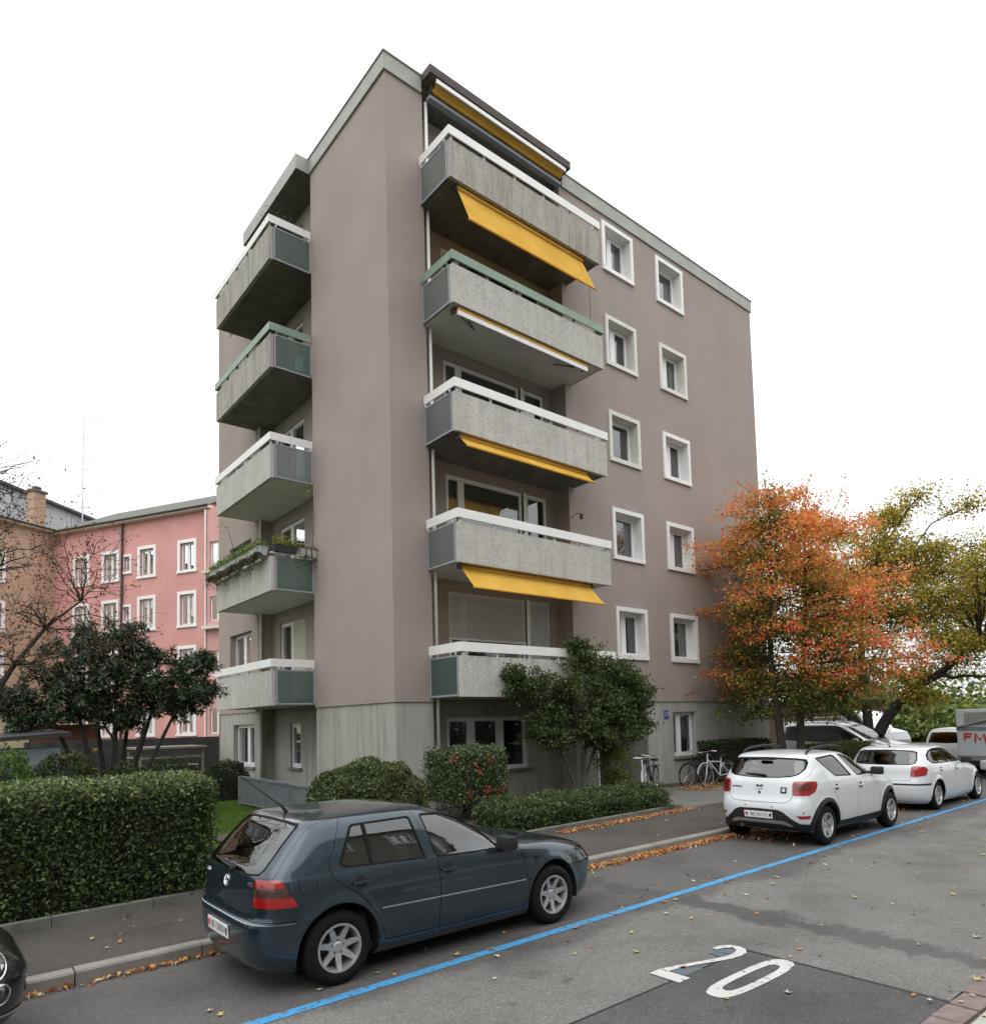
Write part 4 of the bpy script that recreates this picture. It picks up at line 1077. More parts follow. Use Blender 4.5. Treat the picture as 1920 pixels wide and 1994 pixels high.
# ---- the dark blue hatchback in the foreground
def hatch_blue():
    root = tag(empty('parked_car', (-5.375, -6.945, 0)), 'dark blue grey five door hatchback parked nearest the camera', 'car', 'cars parked along the kerb')
    rows = [(.17, -.58, 3.28, .770, 5, 5), (.24, -.66, 3.36, .818, 5, 5), (.36, -.695, 3.41, .838, 5.5, 5), (.50, -.705, 3.43, .846, 5.5, 5), (.575, -.702, 3.42, .850, 5.5, 5), (.60, -.672, 3.39, .852, 6, 5),
            (.64, -.655, 3.35, .854, 6, 5), (.72, -.650, 3.27, .855, 6, 5), (.79, -.648, 3.10, .852, 6, 5), (.86, -.645, 2.78, .845, 6, 5), (.905, -.640, 2.36, .834, 6, 5), (.935, -.633, 2.10, .822, 6, 5),
            (.99, -.605, 1.96, .803, 6, 4.6), (1.10, -.510, 1.74, .765, 6, 4.4), (1.22, -.400, 1.49, .718, 6, 4.4), (1.315, -.305, 1.25, .668, 6, 4.4), (1.355, -.235, 1.10, .625, 6, 4.6), (1.382, -.08, .92, .53, 5, 4.6), (1.400, .12, .70, .33, 5, 4), (1.408, .30, .50, .10, 4, 4), (1.409, .38, .42, .01, 4, 4)]
    sh = Shell(rows, .4, (0.0, 2.511), .372, .022)
    G = []
    def add(name, pts, mat, off=0, **k): G.append(dict(name=name, pts=pts if isinstance(pts, np.ndarray) else sh.poly(pts), mat=mat, off=off, **k))
    for wx in sh.wheels: add('arch', arch_hole(sh, wx), None, hole=True)
    rw = S_([(.015, 1.00), (.03, .972), (.075, .953), (.89, .918), (.80, 1.290), (.775, 1.306), (.20, 1.296), (.165, 1.275)])
    fw = S_([(.995, .912), (1.745, .886), (1.775, .90), (1.765, .945), (1.615, 1.135), (1.45, 1.225), (1.29, 1.278), (1.18, 1.298), (.935, 1.312), (.915, 1.295)])
    add('rear_quarter_pane', S_([(.045, .995), (.095, .968), (.305, .957), (.288, 1.283), (.215, 1.28), (.185, 1.262)]), 'car_glass', -.006, split=True, glass=True)
    add('rear_door_pane', S_([(.34, .955), (.868, .934), (.785, 1.285), (.762, 1.292), (.322, 1.285)]), 'car_glass', -.006, split=True, glass=True)
    add('front_door_pane', inset(fw, .016), 'car_glass', -.006, split=True, glass=True)
    add('window_seal', rw, 'black_rubber', .001, split=True); add('front_window_seal', fw, 'black_rubber', .001, split=True)
    rdoor = S_([(.095, 1.352), (-.03, 1.08), (-.075, 1.02), (-.083, .985), (-.048, .886), (.045, .815), (.152, .744), (.24, .665), (.318, .568), (.39, .44), (.425, .345), (.432, .285), (1.016, .272), (1.030, .593), (1.012, .88), (.838, 1.352)])
    fdoor = S_([(1.016, .272), (1.030, .593), (1.012, .88), (.838, 1.352), (1.24, 1.332), (1.52, 1.235), (1.72, 1.105), (1.93, .955), (2.035, .905), (2.085, .75), (2.142, .534), (2.125, .268)])
    for dn, d in (('rear', rdoor), ('front', fdoor)):
        add('door_seam', strip(sh.poly(d + [d[0]], closed=False), .007), 'black_rubber', -.006, split=True)
    tz = lambda x: .565 - .018 * x
    add('side_trim', strip(sh.poly(S_([(.40, .567), (2.10, .536)]), closed=False), .014), 'steel', .006, split=True)
    add('side_moulding', strip(sh.poly(S_([(.40, .552), (2.11, .519)]), closed=False), .05), 'paint_blue_grey', .004, split=True)
    add('rear_door', rdoor, 'paint_blue_grey', 0, split=True); add('front_door', fdoor, 'paint_blue_grey', 0, split=True)
    # tail lamps wrap round the corner in three bands
    def lampband(z0, z1, name, mat):
        f = lambda z: -.352 - (z - .70) * .57
        add(name, [('r', .585, z0), ('r', .585, z1), ('s', f(z1), z1), ('s', f(z0), z0)], mat, .006, split=True)
    lampband(.870, .930, 'tail_lamp', 'lamp_red'); lampband(.790, .870, 'tail_lamp_centre', 'lamp_smoke'); lampband(.712, .790, 'tail_lamp_base', 'lamp_red')
    add('rear_window', Rr_([(0, 1.338), (.40, 1.334), (.535, 1.322), (.565, 1.30), (.600, 1.10), (.612, 1.00), (.585, .972), (.50, .960), (0, .945)]), 'car_glass', -.004, glass=True)
    add('rear_window_seal', Rr_([(0, 1.350), (.40, 1.346), (.555, 1.334), (.583, 1.305), (.617, 1.10), (.630, .995), (.60, .958), (.50, .945), (0, .930)]), 'black_rubber', .0015)
    add('hatch_seam', strip(sh.poly(Rr_([(.625, 1.366), (.680, 1.15), (.725, .98), (.722, .935), (.64, .935)]), closed=False), .007), 'black_rubber', -.006, split=True)
    add('hatch_seam_low', strip(sh.poly(Rr_([(.575, .712), (.55, .632), (.0, .622)]), closed=False), .007), 'black_rubber', -.006)
    add('bumper_seam', strip(sh.poly([('s', -.372, .602), ('s', -.50, .604), ('r', .60, .604), ('r', 0, .604)], closed=False), .007), 'black_rubber', -.006)
    add('bumper_edge_line', strip(sh.poly([('s', -.385, .585), ('s', -.50, .585), ('r', .60, .585), ('r', 0, .585)], closed=False), .010), 'grey_metal', .003)  # thin grey line painted in for the highlight along the bumper edge
    add('roof_trim', strip(sh.poly(S_([(-.20, 1.352), (.4, 1.366), (1.1, 1.350)]), closed=False), .012), 'black_rubber', .001, split=True)
    add('windscreen', F_([(0, .985), (.62, .975), (.52, 1.27), (.48, 1.30), (0, 1.33)]), 'car_glass', -.004, glass=True)
    add('headlamp', [('f', .40, .60), ('f', .40, .705), ('s', 3.0, .735), ('s', 2.93, .60)], 'lamp_clear', .004, split=True)
    add('front_bumper_seam', strip(sh.poly([('s', 2.88, .575), ('f', .5, .585), ('f', 0, .585)], closed=False), .007), 'black_rubber', -.006)
    fc = [('s', -.277 + .076 * math.cos(t), .868 + .076 * math.sin(t)) for t in np.linspace(0, 2 * math.pi, 29)]
    add('fuel_flap_seam', strip(sh.poly(fc, closed=False), .0055), 'black_rubber', -.004, split=True)
    G[-1]['split'] = True
    ob = build_shell(root, sh, G, 'paint_blue_grey')
    arch_liners(root, sh, .80)
    st = dict(n=7, hub=.085, w_in=.030, w_out=.017, rot=-math.pi / 2, dish=.045)
    for wx in sh.wheels:
        for sd_ in (-1, 1): wheel(root, wx, sd_ * (.735 if wx else .745), sd_, .308, .195, st, .203)
    interior(root, 1.75, .95, .12, .80)
    for sd_ in (-1, 1):
        mirror_part(root, 1.80, sd_ * .80, .945, sd_, 'black_plastic')
        handle(root, sh, .20, .818, sd_, 'paint_blue_grey'); handle(root, sh, 1.12, .795, sd_, 'paint_blue_grey')
        q = MB(); q.box(-.03, -.012, 0, .03, .012, .005); placed(q, 'side_repeater', M['lamp_clear'], root, on_shell(sh, 's', 2.27, .735, sd_))
    # badge: ring with the V over W strokes
    mt = on_shell(sh, 'r', .001, .845, off=.004)
    q = MB(); ring = [(.050 * math.cos(a), .050 * math.sin(a), 0) for a in np.linspace(0, 2 * math.pi, 29)]
    q.tube(ring, .006, 6, cap=False)
    for a in ([(-.016, .042), (0, .006), (.016, .042)], [(-.043, .02), (-.019, -.042), (0, -.004), (.019, -.042), (.043, .02)]): q.tube([(x, y, 0) for x, y in a], .0048, 5)
    placed(q, 'badge', M['chrome'], root, mt)
    text_mesh('V5', .062, 'hatch_lettering', M['chrome'], root, on_shell(sh, 'r', -.515, .872, off=.004), .002)
    text_mesh('GOLF', .045, 'hatch_lettering', M['chrome'], root, on_shell(sh, 'r', .50, .872, off=.004), .002)
    plate(root, on_shell(sh, 'r', .03, .455, off=.004), 'BS 120501')
    q = MB(); q.tube([(-.30, .035, .012), (-.05, .012, .028), (.16, -.004, .02)], [.009, .012, .016], 6); q.lathe([(.001, .03), (.025, .028), (.03, 0)], (.17, -.006, 0), 'z', 10); placed(q, 'rear_wiper', M['black_plastic'], root, on_shell(sh, 'r', .05, .965, off=.004))
    # roof aerial and dark sunroof sheet line
    MB().tube([(-.10, 0, 1.375), (-.145, 0, 1.435), (-.20, 0, 1.475), (-.52, 0, 1.73)], [.020, .012, .007, .004], 6).build('roof_aerial', M['black_plastic'], root)
    # screen paper on the dash
    MB().cbox(1.52, -.66, .90, 1.60, -.58, .95, .01).build('parking_disc', M['sign_blue'], root)
    return root
hatch_blue()

# ---- the white crossover
def suv_white():
    root = tag(empty('parked_car', (3.46, -6.925, 0)), 'white raised hatchback with black wheel arches and roof rails', 'car', 'cars parked along the kerb')
    rows = [(.24, -.48, 3.20, .770, 5, 5), (.33, -.60, 3.29, .825, 5, 5), (.45, -.655, 3.34, .845, 5, 5), (.60, -.675, 3.36, .855, 5, 5), (.70, -.660, 3.35, .858, 5, 5), (.80, -.622, 3.29, .860, 5, 5), (.90, -.600, 3.15, .858, 5, 5), (.98, -.585, 2.78, .850, 5, 5),
            (1.03, -.572, 2.42, .842, 5, 5), (1.07, -.555, 2.20, .830, 5, 5), (1.15, -.505, 2.04, .803, 5, 4.6), (1.28, -.420, 1.76, .755, 4.6, 4.4), (1.40, -.335, 1.47, .706, 4.6, 4.4), (1.465, -.265, 1.24, .660, 4.6, 4.6), (1.505, -.09, .98, .555, 4.6, 4.6), (1.528, .16, .70, .33, 4.5, 4), (1.536, .34, .48, .08, 4, 4), (1.537, .39, .41, .01, 4, 4)]
    sh = Shell(rows, .4, (0.0, 2.589), .385, .028, .325)
    G = []
    def add(name, pts, mat, off=0, **k): G.append(dict(name=name, pts=pts if isinstance(pts, np.ndarray) else sh.poly(pts), mat=mat, off=off, **k))
    for wx in sh.wheels: add('arch', arch_hole(sh, wx), None, hole=True)
    for wx in sh.wheels: add('arch_moulding', arch_hole(sh, wx, .455), 'black_plastic', .006, split=True)
    rq = S_([(-.01, 1.40), (.02, 1.425), (.60, 1.455), (.66, 1.43), (.99, 1.085), (.97, 1.07), (.42, 1.098), (.36, 1.12), (.10, 1.30)])
    fq = S_([(.83, 1.452), (1.00, 1.44), (1.22, 1.385), (1.52, 1.25), (1.83, 1.10), (1.84, 1.055), (1.22, 1.062), (1.19, 1.075), (.815, 1.435)])
    add('rear_door_pane', inset(rq, .02), 'car_glass', -.006, split=True, glass=True); add('front_door_pane', inset(fq, .016), 'car_glass', -.006, split=True, glass=True)
    add('window_seal', rq, 'black_rubber', .001, split=True); add('front_window_seal', fq, 'black_rubber', .001, split=True)
    rdoor = S_([(.0, 1.46), (.03, 1.20), (.12, 1.0), (.34, .80), (.50, .50), (.52, .345), (1.16, .345), (1.16, .95), (.76, 1.475)])
    fdoor = S_([(1.16, .345), (1.16, .95), (.76, 1.475), (1.05, 1.465), (1.5, 1.29), (2.02, 1.02), (2.10, .8), (2.13, .345)])
    for d in (rdoor, fdoor): add('door_seam', strip(sh.poly(d + [d[0]], closed=False), .007), 'black_rubber', -.006, split=True)
    add('rear_door', rdoor, 'paint_white', 0, split=True); add('front_door', fdoor, 'paint_white', 0, split=True)
    add('tail_lamp_lens', [('r', .60, 1.035), ('s', -.36, 1.03), ('s', -.40, .93), ('r', .60, .90)], 'lamp_red_dark', .014, split=True)
    add('tail_lamp', [('r', .575, 1.06), ('s', -.45, 1.065), ('s', -.27, 1.055), ('s', -.25, 1.02), ('s', -.33, .90), ('s', -.44, .845), ('r', .62, .835), ('r', .560, .85), ('r', .555, 1.02)], 'lamp_red', .008, split=True)
    add('rear_window', Rr_([(0, 1.418), (.50, 1.405), (.61, 1.39), (.645, 1.34), (.650, 1.26), (.60, 1.18), (.50, 1.145), (.30, 1.125), (0, 1.115)]), 'car_glass', -.004, glass=True)
    add('rear_window_seal', Rr_([(0, 1.440), (.50, 1.428), (.635, 1.408), (.668, 1.35), (.672, 1.25), (.615, 1.165), (.51, 1.13), (.30, 1.11), (0, 1.10)]), 'black_rubber', .0015)
    add('hatch_seam', strip(sh.poly(Rr_([(.66, 1.47), (.73, 1.3), (.74, 1.16), (.665, 1.07)]), closed=False), .007), 'black_rubber', -.006, split=True)
    add('hatch_seam_low', strip(sh.poly(Rr_([(.575, .84), (.53, .755), (.44, .715), (0, .71)]), closed=False), .008), 'black_rubber', -.006)
    add('bumper_seam', strip(sh.poly([('s', -.47, .845), ('s', -.37, .70), ('s', -.385, .60)], closed=False), .006), 'black_rubber', -.006, split=True)
    add('fog_lamp', Rr_([(.62, .515), (.79, .515), (.77, .465), (.67, .465)]), 'lamp_red', .005, split=True)
    add('skid_plate', Rr_([(0, .425), (.40, .425), (.47, .405), (.56, .345), (.52, .335), (.38, .37), (0, .37)]), 'steel', .010)
    add('bumper_insert', Rr_([(0, .605), (.34, .600), (.43, .565), (.54, .47), (.66, .385), (.80, .37), (.84, .25), (0, .25)]), 'black_plastic', .004)
    add('sill_moulding', S_([(.38, .36), (2.2, .36), (2.2, .25), (.38, .25)]), 'black_plastic', .006, split=True)
    add('windscreen', F_([(0, 1.13), (.62, 1.12), (.54, 1.37), (.50, 1.41), (0, 1.44)]), 'car_glass', -.004, glass=True)
    build_shell(root, sh, G, 'paint_white')
    arch_liners(root, sh, .80)
    st = dict(n=5, hub=.075, w_in=.034, w_out=.030, rot=.35, dish=.05, pair=(-.14, .14))
    for wx in sh.wheels:
        for sd_ in (-1, 1): wheel(root, wx, sd_ * .745, sd_, .325, .20, st, .205, 'alloy')
    interior(root, 1.95, 1.05, .15, .80, belt=1.05, zseat=.66)
    for sd_ in (-1, 1):
        mirror_part(root, 1.86, sd_ * .81, 1.10, sd_, 'black_plastic')
        handle(root, sh, .36, .925, sd_, 'paint_white'); handle(root, sh, 1.28, .895, sd_, 'paint_white')
        y = sd_ * .57
        MB().tube([(-.10, y, 1.475), (-.02, y, 1.535), (.15, y, 1.580), (.55, y, 1.597), (.95, y, 1.590), (1.20, y * .99, 1.555), (1.30, y * .98, 1.475)], [.016, .020, .022, .022, .022, .02, .016], 8).build('roof_rail', M['black_plastic'], root, smooth=True)
        for yy in (.24, .72):
            q = MB(); q.lathe([(.001, .003), (.011, .003), (.013, 0)], (0, 0, 0), 'z', 10); placed(q, 'parking_sensor', M['black_plastic'], root, on_shell(sh, 'r', sd_ * yy, .645 if yy < .5 else .565, off=.002))
    mt = on_shell(sh, 'r', .001, .945, off=.004)
    q = MB(); q.prism([(-.06, .045), (-.02, .045), (-.02, .02), (.02, .02), (.02, .045), (.06, .045), (.045, -.01), (.02, -.04), (-.02, -.04), (-.045, -.01)], lambda a, b: (a, b, 0), lambda a, b: (a, b, .008)); placed(q, 'badge', M['steel'], root, mt)
    q = MB(); q.prism([(-.06, .046), (-.02, .046), (-.02, .012), (.02, .012), (.02, .046), (.06, .046), (.055, .02), (-.055, .02)], lambda a, b: (a, b, .006), lambda a, b: (a, b, .0095)); placed(q, 'badge_top', M['black_plastic'], root, mt)
    q = MB(); q.lathe([(.001, .012), (.018, .012), (.022, 0)], (0, 0, 0), 'z', 12); placed(q, 'hatch_lock', M['black_plastic'], root, on_shell(sh, 'r', .001, .865, off=.002))
    q = MB(); q.box(-.05, -.05, 0, .05, .05, .003); st_ = placed(q, 'sticker', M['black_plastic'], root, on_shell(sh, 'r', -.42, .915, off=.004))
    q = MB(); q.box(-.027, -.027, .0032, .027, .027, .0042); placed(q, 'sticker_print', M['steel'], st_, on_shell(sh, 'r', -.42, .918, off=.004))
    text_mesh('SANDERO', .042, 'hatch_lettering', M['black_plastic'], root, on_shell(sh, 'r', .42, .945, off=.004), .002)
    plate(root, on_shell(sh, 'r', .001, .505, off=.010), 'BS 43172')
    q = MB(); q.lathe([(.022, 0), (.028, 0), (.028, .1)], (0, 0, 0), 'z', 12); o = q.build('exhaust_pipe', M['steel'], root); o.location = (-.60, .36, .29); o.rotation_euler = (0, R_(90), 0)
    q = MB(); q.box(-.42, -.10, 1.40, -.36, .10, 1.425); q.build('brake_light', M['black_plastic'], root)
    q = MB(); q.tube([(-.20, .02, .012), (.0, .006, .02), (.18, -.006, .02)], [.008, .012, .016], 6); placed(q, 'rear_wiper', M['black_plastic'], root, on_shell(sh, 'r', .10, 1.145, off=.004))
    MB().tube([(.98, 0, 1.52), (.90, 0, 1.56), (.80, 0, 1.64)], [.016, .008, .004], 6).build('roof_aerial', M['black_plastic'], root)
    return root
suv_white()

# ---- the white compact behind it
def compact_white():
    root = tag(empty('parked_car', (9.10, -6.73, 0)), 'white low compact car parked ahead of the white raised hatchback', 'car', 'cars parked along the kerb')
    rows = [(.16, -.60, 3.25, .770, 5, 5), (.24, -.70, 3.36, .825, 5, 5), (.38, -.755, 3.42, .850, 5, 5), (.52, -.765, 3.43, .858, 5, 5), (.62, -.745, 3.40, .862, 5, 5), (.72, -.715, 3.30, .864, 5, 5), (.80, -.700, 3.10, .862, 5, 5), (.88, -.690, 2.70, .853, 5, 5),
            (.94, -.675, 2.30, .842, 5, 5), (.98, -.655, 2.05, .828, 5, 5), (1.05, -.610, 1.90, .800, 5, 4.6), (1.16, -.53, 1.65, .752, 5, 4.4), (1.27, -.45, 1.37, .700, 5, 4.4), (1.335, -.38, 1.14, .650, 5, 4.6), (1.375, -.2, .90, .545, 5, 4.6), (1.398, .1, .66, .33, 4.5, 4), (1.407, .32, .48, .08, 4, 4), (1.408, .39, .41, .01, 4, 4)]
    sh = Shell(rows, .4, (0.0, 2.66), .365, .02, .315)
    G = []
    def add(name, pts, mat, off=0, **k): G.append(dict(name=name, pts=pts if isinstance(pts, np.ndarray) else sh.poly(pts), mat=mat, off=off, **k))
    for wx in sh.wheels: add('arch', arch_hole(sh, wx), None, hole=True)
    wq = S_([(-.28, 1.10), (-.22, 1.20), (-.05, 1.28), (.25, 1.325), (.70, 1.33), (1.00, 1.30), (1.30, 1.21), (1.62, 1.05), (1.66, .985), (.0, 1.005), (-.15, 1.02)])
    add('rear_quarter_pane', S_([(-.22, 1.105), (-.16, 1.19), (-.02, 1.255), (.14, 1.285), (.20, 1.02), (-.10, 1.035)]), 'car_glass', -.006, split=True, glass=True)
    add('rear_door_pane', S_([(.17, 1.288), (.58, 1.308), (.72, 1.015), (.23, 1.02)]), 'car_glass', -.006, split=True, glass=True)
    add('front_door_pane', S_([(.66, 1.31), (.98, 1.285), (1.28, 1.195), (1.58, 1.05), (1.60, 1.003), (.80, 1.013)]), 'car_glass', -.006, split=True, glass=True)
    add('window_seal', wq, 'black_rubber', .001, split=True)
    rdoor = S_([(.10, 1.34), (-.12, 1.0), (.02, .82), (.33, .62), (.45, .40), (.47, .26), (1.06, .26), (1.06, .9), (.70, 1.345)])
    fdoor = S_([(1.06, .26), (1.06, .9), (.70, 1.345), (1.0, 1.33), (1.4, 1.21), (1.92, .96), (2.02, .8), (2.10, .26)])
    for d in (rdoor, fdoor): add('door_seam', strip(sh.poly(d + [d[0]], closed=False), .006), 'black_rubber', -.006, split=True)
    add('rear_door', rdoor, 'paint_white', 0, split=True); add('front_door', fdoor, 'paint_white', 0, split=True)
    add('tail_lamp', [('r', .56, .965), ('s', -.60, .975), ('s', -.46, .955), ('s', -.42, .90), ('s', -.50, .78), ('r', .60, .745), ('r', .545, .76)], 'lamp_red', .008, split=True)
    add('rear_window', Rr_([(0, 1.298), (.50, 1.285), (.58, 1.26), (.615, 1.10), (.60, 1.035), (.52, 1.015), (0, 1.005)]), 'car_glass', -.004, glass=True)
    add('rear_window_seal', Rr_([(0, 1.315), (.50, 1.302), (.60, 1.27), (.635, 1.10), (.62, 1.025), (.53, 1.0), (0, .99)]), 'black_rubber', .0015)
    add('hatch_seam_low', strip(sh.poly(Rr_([(.56, .745), (.54, .665), (.0, .655)]), closed=False), .008), 'black_rubber', -.006)
    add('bumper_edge_line', [('s', -.36, .605), ('s', -.36, .572), ('r', .62, .565), ('r', 0, .565), ('r', 0, .60), ('r', .62, .60)], 'black_plastic', .006)
    add('windscreen', F_([(0, 1.03), (.60, 1.02), (.54, 1.24), (.48, 1.28), (0, 1.31)]), 'car_glass', -.004, glass=True)
    build_shell(root, sh, G, 'paint_white', grid=.06)
    arch_liners(root, sh, .80)
    st = dict(n=7, hub=.08, w_in=.022, w_out=.020, rot=.2, dish=.04, pair=(-.1, .1))
    for wx in sh.wheels:
        for sd_ in (-1, 1): wheel(root, wx, sd_ * .75, sd_, .315, .20, st, .21, 'alloy')
    interior(root, 1.7, .85, .05, .80, belt=.96, zseat=.55)
    for sd_ in (-1, 1):
        mirror_part(root, 1.70, sd_ * .81, 1.00, sd_, 'black_plastic')
        handle(root, sh, .22, .875, sd_, 'paint_white'); handle(root, sh, 1.18, .86, sd_, 'paint_white')
    MB().tube([(-.22, 0, 1.37), (-.27, 0, 1.41), (-.36, 0, 1.43)], [.02, .012, .006], 6).build('roof_aerial', M['black_plastic'], root)
    plate(root, on_shell(sh, 'r', .001, .50, off=.004), 'BS 58214')
    return root
compact_white()

# ---- nose of a black car behind the blue hatchback
def car_black():
    root = tag(empty('parked_car', (-10.70, -6.93, 0)), 'black car nose with round clear headlamps cut off by left edge', 'car', 'cars parked along the kerb')
    rows = [(.16, -.60, 2.98, .770, 5, 4), (.24, -.68, 3.14, .82, 5, 4), (.36, -.72, 3.20, .842, 5, 4), (.50, -.73, 3.215, .85, 5, 4), (.60, -.72, 3.18, .852, 5, 4), (.70, -.70, 3.10, .85, 5, 4), (.78, -.69, 2.92, .842, 5, 4), (.86, -.67, 2.55, .83, 5, 4.5), (.92, -.65, 2.05, .82, 5, 5),
            (1.0, -.60, 1.85, .79, 5, 4.6), (1.2, -.45, 1.5, .72, 5, 4.4), (1.33, -.33, 1.2, .65, 5, 4.4), (1.40, .0, .8, .4, 5, 4), (1.42, .38, .42, .01, 4, 4)]
    sh = Shell(rows, .4, (0.0, 2.45), .36, .02)
    G = []
    def add(name, pts, mat, off=0, **k): G.append(dict(name=name, pts=pts if isinstance(pts, np.ndarray) else sh.poly(pts), mat=mat, off=off, **k))
    for wx in sh.wheels: add('arch', arch_hole(sh, wx), None, hole=True)
    add('side_window', S_([(.0, 1.0), (1.7, .96), (1.3, 1.24), (.9, 1.3), (.2, 1.29)]), 'car_glass', -.004, split=True, glass=True)
    add('rear_window', Rr_([(0, 1.3), (.55, 1.28), (.6, 1.0), (0, .98)]), 'car_glass', -.004, glass=True)
    add('windscreen', F_([(0, 1.0), (.6, .99), (.5, 1.27), (0, 1.31)]), 'car_glass', -.004, glass=True)
    add('chrome_strip', strip(sh.poly([('s', 2.70, .32), ('f', .5, .31), ('f', 0, .31)], closed=False), .018), 'chrome', .006)
    add('grille', F_([(0, .52), (.36, .52), (.42, .40), (0, .40)]), 'black_plastic', -.01)
    build_shell(root, sh, G, 'paint_black', grid=.06)
    arch_liners(root, sh, .79)
    st = dict(n=5, hub=.08, w_in=.04, w_out=.03, dish=.04)
    for wx in sh.wheels:
        for sd_ in (-1, 1): wheel(root, wx, sd_ * .73, sd_, .31, .195, st, .20)
    interior(root, 1.7, .9, .1, .78)
    for sd_ in (-1, 1):
        for nm, yy, zz, rr in (('headlamp', .60, .655, .105), ('fog_lamp', .60, .46, .06)):
            mt = on_shell(sh, 'f', sd_ * yy, zz, off=-.012)
            q = MB(); q.lathe([(rr + .012, .004), (rr + .010, .022), (rr, .026), (rr - .004, .018)], (0, 0, 0), 'z', 24); hl = placed(q, nm, M['chrome'], root, mt, True)
            q = MB(); q.lathe([(.001, -.02), (rr * .5, -.012), (rr - .004, .016)], (0, 0, 0), 'z', 24); placed(q, 'reflector', M['chrome'], hl, mt, True)
            q = MB(); q.lathe([(rr, .022), (rr * .7, .034), (rr * .35, .040), (.001, .042)], (0, 0, 0), 'z', 24); placed(q, 'lens', M['lamp_clear'], hl, mt, True)
        q = MB(); q.cbox(-.05, -.022, 0, .05, .022, .008, .004); placed(q, 'indicator', M['lamp_amber'], root, on_shell(sh, 's', 2.80, .66, sd_, .001))
    return root
car_black()

# ---- silver people carrier, white pick-up, small white car, trailer beyond the house
def van_silver():
    root = tag(empty('people_carrier', (19.4, .1, 0), R_(-97)), 'silver people carrier with dark side glass beyond the autumn tree', 'van')
    rows = [(.22, -.80, 3.70, .80, 6, 5), (.35, -.95, 3.82, .88, 6, 5), (.60, -1.0, 3.86, .92, 6, 5), (.80, -.99, 3.80, .93, 6, 5), (.95, -.98, 3.6, .93, 6, 5), (1.05, -.97, 3.2, .92, 6, 5), (1.13, -.96, 2.85, .91, 6, 5), (1.25, -.94, 2.62, .89, 6, 5), (1.5, -.88, 2.15, .85, 6, 5), (1.72, -.80, 1.70, .80, 6, 5), (1.82, -.65, 1.35, .68, 6, 5), (1.87, -.2, .9, .38, 5, 4), (1.885, .38, .42, .01, 4, 4)]
    sh = Shell(rows, .4, (0.0, 2.9), .37, .02, .32)
    G = []
    def add(name, pts, mat, off=0, **k): G.append(dict(name=name, pts=pts if isinstance(pts, np.ndarray) else sh.poly(pts), mat=mat, off=off, **k))
    for wx in sh.wheels: add('arch', arch_hole(sh, wx), None, hole=True)
    add('side_window', S_([(-.82, 1.15), (-.75, 1.68), (1.45, 1.70), (1.75, 1.62), (2.45, 1.20), (2.40, 1.10), (.9, 1.08)]), 'car_glass_dark', .002, split=True, glass=True)
    add('windscreen', F_([(0, 1.2), (.72, 1.19), (.62, 1.64), (0, 1.70)]), 'car_glass', -.004, glass=True)
    add('side_trim', strip(sh.poly(S_([(.4, .62), (2.5, .60)]), closed=False), .05), 'black_plastic', .006, split=True)
    add('headlamp', [('f', .48, .70), ('f', .48, .86), ('s', 3.2, .93), ('s', 3.25, .74)], 'lamp_clear', .004, split=True)
    build_shell(root, sh, G, 'paint_silver', grid=.09)
    arch_liners(root, sh, .86)
    st = dict(n=5, hub=.08, w_in=.04, w_out=.03, dish=.04)
    for wx in sh.wheels:
        for sd_ in (-1, 1): wheel(root, wx, sd_ * .80, sd_, .32, .20, st, .20)
    interior(root, 2.4, 1.4, .2, .85, belt=1.1, zseat=.75)
    for sd_ in (-1, 1): mirror_part(root, 2.30, sd_ * .92, 1.17, sd_, 'paint_silver')
    for sd_ in (-1, 1): MB().tube([(-.7, sd_ * .70, 1.83), (1.3, sd_ * .70, 1.83)], .02, 6).build('roof_rail', M['steel'], root)
    for y in (.1, -.45): MB().tube([(2.95, y, 1.16), (2.6, y - .35, 1.31)], .012, 5).build('wiper', M['black_plastic'], root)
    return root
van_silver()
